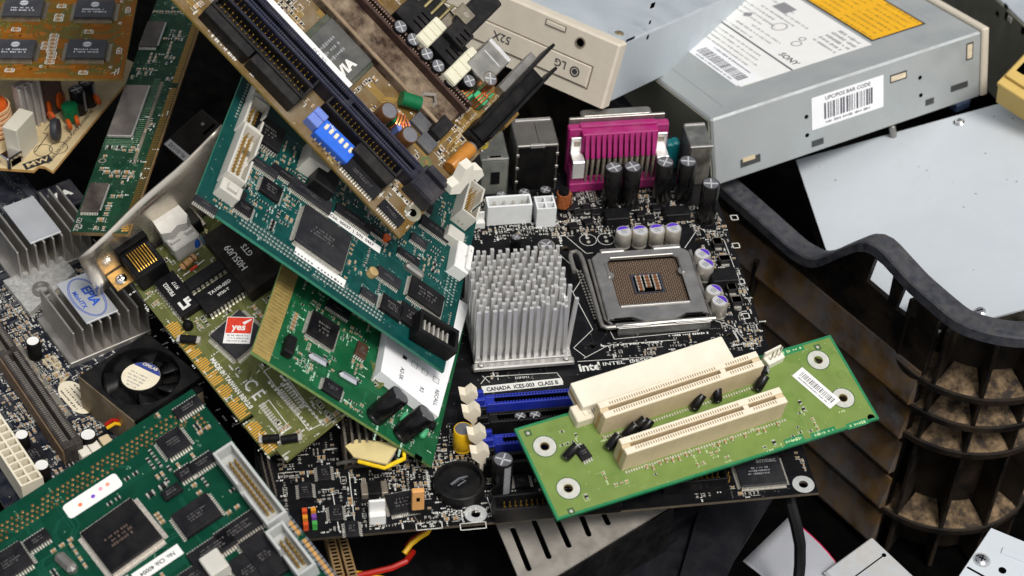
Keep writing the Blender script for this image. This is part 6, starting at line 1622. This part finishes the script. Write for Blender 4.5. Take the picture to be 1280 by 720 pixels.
for (px_, py_), n, vert in (((68, 45), 5, 1), ((62, 78), 1, 0), ((20, 37), 1, 0), ((111, 40), 1, 0), ((12, 88), 1, 0), ((104, 91), 1, 0), ((149, 64), 1, 1), ((160, 13), 1, 1), ((77, 8), 1, 0), ((74, 20), 2, 1), ((58, 55), 2, 1), ((65, 67), 2, 1)):
    x, y = b.L(px_, py_)
    for i in range(n):
        yy = y - i * 3.4; c_ = b.part('chip_capacitor', lambda: MB().box(0, 0, .05, 2.0, 1.5, 1.0, 0).box(1.35, 0, .04, .8, 1.6, 1.1, 1).box(-1.35, 0, .04, .8, 1.6, 1.1, 1), [capbody, tin], x, yy, 0, 90 if (vert and n == 1) else 0, key='orcap')
        fr2 = MB(); w2, h2 = (4.6, 2.5)
        fr2.box(0, h2 / 2, .03, w2, .4, .04).box(0, -h2 / 2, .03, w2, .4, .04).box(w2 / 2, 0, .03, .4, h2, .04).box(-w2 / 2, 0, .03, .4, h2, .04); put('outline', cached('orframe', lambda: fr2.mesh('outline', silk)), c_); b.block(x, yy, 6, 4)
for p in ((51, 83), (138, 84), (150, 29), (152, 2)): b.text('C', 2.6, silk, p, bold=.1)
for pts in (((139, 92), (146, 89)), ((143, 94), (145, 87), (149, 87)), ((147, 93), (149, 85))): b.line(pts, .4)
gt = MB(); rr = random.Random(31)
P = [tuple(b.L(*p)) for p in ((40, 90), (100, 91), (96, 85), (84, 82), (76, 84), (66, 84), (55, 86))]
b.traces(110, mat('trace_orange', '57531e', .45, 0, .15, 200), 12, .45, 9, via=mat('via_orange', 'a89a5a', .4, .5), viar=.35, bundle=(3, 8), nvia=60)
b.traces(20, mat('trace_amber', '90570f', .4, 0, .1, 200), 13, 2.4, 8, via=None, bundle=(1, 2))
b.finish()

# ================================================================ green memory module, standing on edge towards the top
mm = pcb_mat('pcb_module_green', '0a3421', dust=.16, dcol=(.13, .16, .1)); mme = mat('module_edge', '8c7350', .45, .3, .2, 200, .2)
dm = Board('memory_module', 'dusty green memory module with square metal lid and gold edge, beside the orange board', 'memory module', hit((160, 292), np.array([0, 0, 58.]), np.array([0, 0, 1.])).tolist(), [-.063, .04, .997], (160, 292), (245, 40))
b = dm; wD = abs(b.L(88, 290)[1])
nx_ = b.L(213, 107)[0]
b.plate([(0, 0), (nx_ - .6, 0), (nx_ - .6, 4), (nx_ + .6, 4), (nx_ + .6, 0), (250, 0), (250, wD), (0, wD)], [mm, mme], t=2.0)
gd = MB().box(0, 1.9, .02, 1.0, 3.4, .06).mesh('gold_contact', mat('gold_dull', '9a7638', .4, .9, .25, 300))
for i in range(120):
    x = 2 + i * 1.5
    if abs(x - nx_) > 1.6: put('gold_contact', gd, b.root, (x, 0, 0))
b.keep.append((0, 250, 0, 5))
b.part('edge_lip', MB().box(125, -.4, -2, 250, .7, 1.8, ch=.2), mat('lip_bronze', '8a6c42', .45, .4, .2, 200, .3))
ql = [b.L(*p, h=1.5) for p in ((157, 108), (188, 103), (167, 167), (130, 172))]
x = sum(p[0] for p in ql) / 4; y = sum(p[1] for p in ql) / 4; sx, sy = ql[1][0] - ql[2][0], ql[0][1] - ql[1][1] + 1
ld_ = b.part('metal_lid', MB().box(0, 0, 0, sx, sy, 1.4, ch=.4), mat('lid_steel', '7f766f', .32, .8, .25, 70, .35), x, y); b.block(x, y, sx + 14, sy + 9)
put('lid_edge', MB().box(0, -sy / 2 + .3, .3, sx - 1, .9, 1.3, ch=.2).box(-sx / 2 + .3, 0, .3, .9, sy - 1, 1.25, ch=.2).mesh('lid_edge', alub), ld_)
cm = MB()
for i in range(34):
    u = -sx / 2 - 7 + i * (sx + 14) / 33; cm.box(x + u, y - sy / 2 - 2.2, .04, .5, 3.4, .05); cm.box(x + u, (y + sy / 2 + wD) / 2, .04, .5, max(.5, wD - y - sy / 2 - .8), .05)
for i in range(6): cm.box(x - sx / 2 - 1.6 - i * 1.2, y - 1, .04, .45, sy + 1, .05)
b.part('comb_traces', cm, mat('trace_pale', '5f7d62', .5), kind='stuff')
b.part('scratched_strip', MB().box(x - 8, y - sy / 2 - 5.2, .03, 70, 1.8, .06), mat('scuffed', '6f6858', .7, 0, .3, 200, .4))
x1_, y1_ = b.L(118, 246, h=1.5); b.chip(None, 22, 9.5, 1.6, 'x', .8, 0, mat('chip_stained', '3a332e', .4, 0, .25, 80, .3), tin, xy=(x1_, y1_), mark=False); b.part('lead_edge', MB().box(x1_ , y1_ - 5.2, 1.0, 20, .9, .7, ch=.2), alub)
x1_, y1_ = b.L(190, 42, h=1.5); b.chip(None, 24, 10, 1.6, 'x', .8, 0, mat('chip_stained', '3a332e'), tin, xy=(x1_, y1_), mark=False); b.part('lead_edge', MB().box(x1_, y1_ - 5.4, 1.0, 22, .9, .7, ch=.2), alub)
for p in ((98, 283), (128, 201)): x, y = b.L(*p); b.part('plated_ring', MB().ring(x, y, .03, 1.2, 2., .06, 16), tind)
b.smd(90, 81, silkp=.7, cl=5, dens=(1.9, 1.1), caps=.8)
b.traces(60, mat('trace_module', '14442b', .45, 0, .1, 300), 14, .35, 8, via=mat('via_module', '8aa08a', .4, .5), viar=.35, nvia=160)
b.finish()

# ================================================================ broken cream power board
cp = pcb_mat('pcb_cream', 'cbb88f', dust=.25, dcol=(.3, .22, .12)); cpe = mat('pcb_cream_edge', 'c0955a', .6, 0, .15, 200)
Oc = onz((66, 214), 18)
cb = Board('cream_power_board', 'broken cream circuit board with pale block and orange discs, below the orange board', 'circuit board', Oc.tolist(), [-.02, -.02, 1.], (66, 214), (133, 132))
b = cb
b.plate([b.L(*p) for p in ((66, 214), (133, 132), (175, 82), (90, 40), (-40, 110), (-40, 206), (0, 210), (42, 213), (48, 207), (56, 208))], [cp, cpe], t=1.8)
hb = 21
ql = [b.L(*p, h=hb) for p in ((1, 159), (23, 135), (42, 139), (22, 162))]
x = sum(p[0] for p in ql) / 4; y = sum(p[1] for p in ql) / 4; sx = math.hypot(ql[1][0] - ql[0][0], ql[1][1] - ql[0][1]); sy = math.hypot(ql[2][0] - ql[1][0], ql[2][1] - ql[1][1])
b.part('block_capacitor', MB().box(0, 0, 0, sx, sy, hb, ch=.5), mat('putty_resin', 'cbc6b6', .45, 0, .05, 100, .1), x, y, 0, math.degrees(math.atan2(ql[1][1] - ql[0][1], ql[1][0] - ql[0][0])))
x, y = b.L(46, 160); fp = b.part('finned_plate', MB().box(0, 4, 0, 14, 4, 30, ch=.3), mat('plate_dull_zinc', 'b5b0ac', .5, .4, .1, 80, .2), x, y, 0, -25)
for i in range(4): put('plate_rib', MB().box(-6 + i * 4, 1.4, 0, 1.8, 3, 29.5, ch=.4).mesh('plate_rib', mat('plate_dull_zinc', 'b5b0ac')), fp)
x, y = b.L(75, 148); b.part('transistor', MB().box(0, 6, 0, 14, 3, 28, ch=.3), mat('transistor_brown', '54433c', .5), x, y, 0, -25)
for p, r, rz in (((64, 146), 4.5, 30), ((78, 138), 5.5, 10), ((88, 166), 3.4, 50), ((98, 160), 3, 40), ((123, 135), 3.5, 60), ((66, 155), 3.2, 70)):
    x, y = b.L(*p); o = b.part('disc_capacitor', MB().lathe(0, 0, [(.3, -1.2), (r * .8, -1), (r, 0), (r * .8, 1), (.3, 1.2)], 18), orange, x, y, r + 2.5, 0, sm=50); o.rotation_euler = (rad(84), 0, rad(rz)); put('lead_wire', MB().box(-1.6, -r - 1.2, -.3, .5, 3.2, .5).box(1.6, -r - 1.2, -.3, .5, 3.2, .5).mesh('lead_wire', tin), o)
x, y = b.L(72, 176); o = b.part('thermistor', MB().lathe(0, 0, [(.3, -2), (5.6, -1.8), (6.4, 0), (5.6, 1.8), (.3, 2)], 20), mat('slate_resin', '35373d', .5), x, y, 8, 0, sm=50); o.rotation_euler = (rad(86), 0, rad(20))
x, y = b.L(90, 152); o = b.part('green_toroid', MB().tube([(0, 0, 0), (0, 0, 8)], 4.4, 16), greensl, x, y, 3, 0, sm=40)
m_ = MB()
for i in range(4): dashes(m_, 0, -4.6, 6, .8, 0, random.Random(i))
for p in ((100, 140), (112, 130)): x, y = b.L(*p); b.cap(None, 4.2, 16, sleeve, capalu, xy=(x, y), stripe=printg, rz=-80)
x, y = b.L(16, 203); o = b.part('metal_clip', MB().box(0, 0, 0, 10, 7, 7, ch=.6), chrome, x, y, 0, -20); put('clip_notch', MB().box(0, -3.6, 1, 6, .3, 3.5).mesh('clip_notch', hole), o)
x, y = b.L(-2, 165); o = b.part('wound_coil', MB().lathe(0, 0, [(7, 0), (8, 4), (8, 16), (7, 20)], 24), orange, x, y, 0, 0, sm=40)
for i in range(6): put('winding', MB().ring(0, 0, 2 + i * 3, 8, 8.8, 1.6, 24).mesh('winding', mat('winding_cream', 'd9b48a', .4)), o)
pk = MB(); pr_ = silkk
(x, y) = b.L(47, 203); lg_ = b.part('logo_patch', MB().box(0, 0, .04, 15, 5.5, .04), pr_, x, y, 0, -38); put('marking', text_mesh('MW', 4.6, mat('pcb_cream_print', 'cbb88f', .6), 'CENTER', 1.5, .08), lg_, (0, 0, .1))
for p in ((54, 188), (73, 185)): x, y = b.L(*p); b.part('outline', MB().ring(x, y, .05, 4.6, 5, .03, 28), pr_)
(x1, y1), (x2, y2) = b.L(62, 209), b.L(128, 130)
put('marking', text_mesh('WARNING  FOR CONTINUED PROTECTION AGAINST FIRE', 2.9, pr_, 'LEFT', .62, .06), b.root, (x1 + 2, y1 + 2.2, .06), math.degrees(math.atan2(y2 - y1, x2 - x1)))
b.silk = MB(); b.line([(44, 190), (60, 168), (54, 166)], .5); b.line([(56, 163), (70, 146)], .5); b.finish(pr_)

# ================================================================ dark metal case with a paper strip, in the gap
dk = Board('dark_metal_box', 'dark metal box with white printed strip, in the gap beside the memory module', 'metal box', onz((231, 203), -20).tolist(), [-.1, -.35, .93], (204, 180), (231, 203))
b = dk
(xa, ya) = b.L(204, 180); (xb, yb2) = b.L(256, 153)
put('housing', MB().box(xa / 2, 15, -16, -xa + 1, 31, 16, ch=.5).mesh('housing', mat('dark_steel', '2e2a27', .45, .4, .2, 60, .25, dcol=(.1, .08, .05))), b.root)
put('paper_strip', MB().box(xa / 2, 2.6, 0, -xa - 1, 4.6, .1).mesh('paper_strip', paper), b.root)
put('marking', text_mesh('PS-101/1XS', 3.4, silkk, 'CENTER', .8, .06), b.root, (xa / 2, 2.6, .13), 180)
put('punched_slot', MB().box(xa * .3, 24, .02, 1.6, 9, .05).mesh('punched_slot', hole), b.root); put('rivet', MB().lathe(xa * .6, 24, [(1, 0), (.6, .5)], 10).mesh('rivet', tin), b.root)
# ================================================================ below the motherboard
vp = Board('vented_metal_plate', 'bare metal plate with long slots under the front edge of the black motherboard', 'metal plate', onz((648, 720), -22).tolist(), [0, 0, 1.], (620, 654), (648, 720))
b = vp
P = [b.L(*p) for p in ((606, 622), (660, 750), (688, 724), (842, 630), (780, 600))]
sl_ = [((641, 661), (661, 711)), ((667.5, 651), (686, 696)), ((696, 648), (711, 682)), ((727, 645), (736, 668)), ((750, 632), (760, 654))]
loops = [P]
for p, q in sl_:
    (x1, y1), (x2, y2) = b.L(*p), b.L(*q); t_ = math.atan2(y2 - y1, x2 - x1); r = 1.35
    loops.append([(x2 + r * math.cos(t_ + rad(a)), y2 + r * math.sin(t_ + rad(a))) for a in range(-90, 91, 30)] + [(x1 + r * math.cos(t_ + rad(a)), y1 + r * math.sin(t_ + rad(a))) for a in range(90, 271, 30)])
put('slotted_sheet', plate_mesh('slotted_sheet', loops, 1.0, [mat('galvanised', 'b9b3aa', .36, .5, .15, 60, .3, dcol=(.28, .24, .2))]), b.root)
(x1, y1), (x2, y2) = P[2], P[3]; an = math.degrees(math.atan2(y2 - y1, x2 - x1)); Ls = math.hypot(x2 - x1, y2 - y1)
put('folded_flange', MB().box(0, -.5, -40, Ls, 1, 39).mesh('folded_flange', black), b.root, ((x1 + x2) / 2, (y1 + y2) / 2, 0), an)
# dark plastic casing
pl_ = mat('dark_casing', '0d0e15', .45, 0, .2, 60, .04)
pcs = Board('black_plastic_casing', 'black plastic casing with angled panels in the dark below the motherboard', 'casing', onz((700, 735), -52).tolist(), [.1, -.1, .98], (700, 735), (905, 625))
b = pcs
for k, (px_, z0, z1) in enumerate(((((640, 760), (900, 612), (980, 600), (880, 760)), -6, 0), (((700, 735), (860, 640), (866, 652), (720, 742)), 0, 9), (((872, 640), (960, 610), (900, 740), (842, 745)), 0, 4), (((752, 724), (842, 668), (846, 676), (760, 732)), 0, 3))):
    put(('casing_panel', 'casing_ledge', 'casing_panel', 'casing_ledge')[k], MB().prism([b.L(*p) for p in px_], z0, z1).mesh('casing_panel', pl_), b.root)
X = onz((500, 750), -70)
cs2 = thing('black_metal_cover', 'smooth black cover under the front edge of the motherboard, left of the slotted plate', 'cover', None, Matrix.Translation(Vector(X * S)))
put('cover_sheet', MB().box(0, 20, 0, 150, 120, 2, 0, -12, ch=.4).mesh('cover_sheet', mat('black_gloss', '09090b', .35, 0, .2, 60, .03)), cs2); put('cover_rim', MB().box(70, 20, -20, 2, 120, 20, 0, -12).mesh('cover_rim', mat('black_gloss', '0d0d0f')), cs2)
# two tan slotted strips
for p, q, lb_ in (((413, 672), (424, 716), 'left one of two tan slotted strips under the motherboard front edge'), ((428, 672), (440, 716), 'right one of two tan slotted strips under the motherboard front edge')):
    A_, B_ = onz(p, -24), onz(q, -24); L_ = float(np.linalg.norm(B_ - A_)) + 14; an = math.degrees(math.atan2(B_[1] - A_[1], B_[0] - A_[0]))
    o = thing('slotted_strip', lb_, 'connector', 'tan slotted strips', Matrix.Translation(Vector((A_ + B_) / 2 * S)) @ Matrix.Rotation(rad(an), 4, 'Z'))
    put('strip_body', MB().box(0, 0, -8, L_, 4.6, 8, ch=.3).mesh('strip_body', mat('strip_tan', '8a6f4a', .5, 0, .15, 200, .2)), o)
    for i in range(int(L_ / 2.1)): put('strip_slot', cached('stripslot', lambda: MB().box(0, 0, 0, 1.0, 2.6, .06).mesh('strip_slot', hole)), o, (-L_ / 2 + 1.6 + i * 2.1, 0, .02))
# wires
def wire(pts, r, m, name, label, cat='wire', grp=None):
    return tag(put(name, shade(MB().tube([tuple(onz(p, z)) for p, z in pts], r, 8).mesh(name, m))), label, cat, grp)
wire([((425, 724), -30), ((460, 717), -30), ((490, 710), -29), ((507, 702), -28), ((516, 690), -34)], 1.5, red, 'red_wire', 'thick red wire at the bottom edge, lowest of the loose wires')
wire([((420, 720), -32), ((440, 716), -32), ((460, 719), -32), ((480, 724), -34)], 1.4, yellow, 'yellow_wire', 'short yellow wire running beside the thick red wire at the bottom edge')
wire([((505, 692), -32), ((514, 680), -30), ((524, 672), -28), ((534, 666), -26), ((540, 655), -24)], 1.3, yellow, 'yellow_wire', 'yellow wire rising to the front edge of the motherboard')
wire([((508, 684), -34), ((516, 674), -32), ((526, 668), -30), ((530, 658), -28)], 1.3, red, 'red_wire', 'thin red wire behind the rising yellow wire')
# cable and ribbon on the right
wire([((984, 610), -12), ((988, 630), -14), ((995, 655), -22), ((1000, 680), -32), ((1000, 705), -42), ((997, 735), -52)], 3.0, mat('cable_black', '161618', .4, 0, .1, 100), 'black_cable', 'black round cable hanging from the right front corner of the motherboard', 'cable')
rb = Board('ribbon_cable', 'flat grey ribbon cable with red edge wire behind the black cable', 'ribbon cable', onz((985, 648), -80).tolist(), [.25, -.1, .96], (929, 702), (985, 648))
b = rb
P = [b.L(*p) for p in ((929, 702), (985, 648), (1054, 726), (985, 790))]
ex = np.array(P[1]) - np.array(P[0]); ey = np.array(P[2]) - np.array(P[1]); nw = 40; m_ = MB(); vs = []; fs = []
for i in range(nw * 4 + 1):
    f = i / (nw * 4); zz = .55 * abs(math.sin(math.pi * i / 4))
    for k in range(9):
        g_ = k / 8; p = np.array(P[0]) + ex * f + ey * g_; vs.append((p[0], p[1], zz + 6 * math.sin(g_ * 2.2) - 3 * g_ * f))
for i in range(nw * 4):
    for k in range(8): fs.append((i * 9 + k, (i + 1) * 9 + k, (i + 1) * 9 + k + 1, i * 9 + k + 1))
o = put('flat_cable', shade(MB().add(vs, fs).mesh('flat_cable', mat('ribbon_grey', 'b0b2b8', .5, 0, .03, 100))), b.root); md = o.modifiers.new('thickness', 'SOLIDIFY'); md.thickness = .0008
pts = [tuple(np.array([*(np.array(P[0]) + ex * 1.005 + ey * (k / 8)), .5 + 6 * math.sin(k / 8 * 2.2) - 3 * k / 8])) for k in range(9)]
put('red_edge_wire', shade(MB().tube(pts, .8, 8).mesh('red_edge_wire', mat('edge_red', 'b0204a', .45))), b.root)
# pale box and drive corner at the bottom right
pb_ = Board('pale_metal_box', 'small pale stained metal box with dark seam, right of the grey ribbon cable', 'metal box', onz((1090, 671), -75).tolist(), [.0, -.1, .99], (1090, 671), (1140, 718))
b = pb_
stn = mat('stained_grey', 'b5b9bd', .5, .2, .06, 60, .55, dcol=(.4, .32, .22), dscale=45)
put('housing', MB().box(35, -17, -30, 70, 34, 30, ch=.6).mesh('housing', stn), b.root)
put('folded_lip', MB().box(35, -34, -30, 70, 1.2, 29).mesh('folded_lip', stn), b.root); x, y = b.L(1105, 694); put('seam', MB().box(x, y - 12, .02, .7, 24, .05).mesh('seam', hole), b.root); put('rivet_hole', MB().disc(x, y, .08, 1.2, 12).mesh('rivet_hole', hole), b.root)
db = Board('drive_corner', 'pale metal drive corner with a cross-head screw and round hole, bottom right corner', 'disk drive', onz((1239, 660), -60).tolist(), [0, -.05, .998], (1239, 660), (1280, 677))
b = db
(xl_, yl2) = b.L(1199, 720)
an = math.degrees(math.atan2(yl2, xl_))
put('top_cover', MB().prism([(0, 0), (60, 0), (60 + xl_ * 1.6, yl2 * 1.6), (xl_ * 1.6, yl2 * 1.6)], -1.2, 0).mesh('top_cover', pm), b.root)
put('side_wall', MB().box(0, 0, -40, math.hypot(xl_, yl2) * 1.6, 1, 38.7).mesh('side_wall', olive), b.root, (xl_ * .8, yl2 * .8, 0), an)
put('back_wall', MB().box(30, .5, -40, 60, 1, 38.7).mesh('back_wall', olive), b.root)
x, y = b.L(1227, 700); sc_ = put('screw', shade(MB().lathe(0, 0, [(3.4, 0), (3.4, .5), (2.4, 1.3), (.2, 1.5)], 18).mesh('screw', chrome)), b.root, (x, y, 0)); put('screw_slot', MB().box(0, 0, 1.42, 3.6, .7, .1).box(0, 0, 1.43, .7, 3.6, .1).mesh('screw_slot', hole), sc_)
put('screw_recess', MB().ring(x, y, .02, 3.6, 4.4, .12, 24).mesh('screw_recess', paintg), b.root)
x, y = b.L(1253, 713); put('round_hole', MB().disc(x, y, .05, 2.0, 18).mesh('round_hole', hole), b.root)
(x1, y1), (x2, y2) = b.L(1252, 688), b.L(1282, 700); put('pressed_rib', MB().box((x1 + x2) / 2, (y1 + y2) / 2, 0, math.hypot(x2 - x1, y2 - y1), 4, .7, 0, math.degrees(math.atan2(y2 - y1, x2 - x1)), ch=.3).mesh('pressed_rib', pm), b.root)
(x1, y1), (x2, y2) = b.L(1209, 709), b.L(1236, 724); put('cut_slot', MB().box((x1 + x2) / 2, (y1 + y2) / 2, .02, math.hypot(x2 - x1, y2 - y1), 1.2, .05, 0, math.degrees(math.atan2(y2 - y1, x2 - x1))).mesh('cut_slot', hole), b.root)
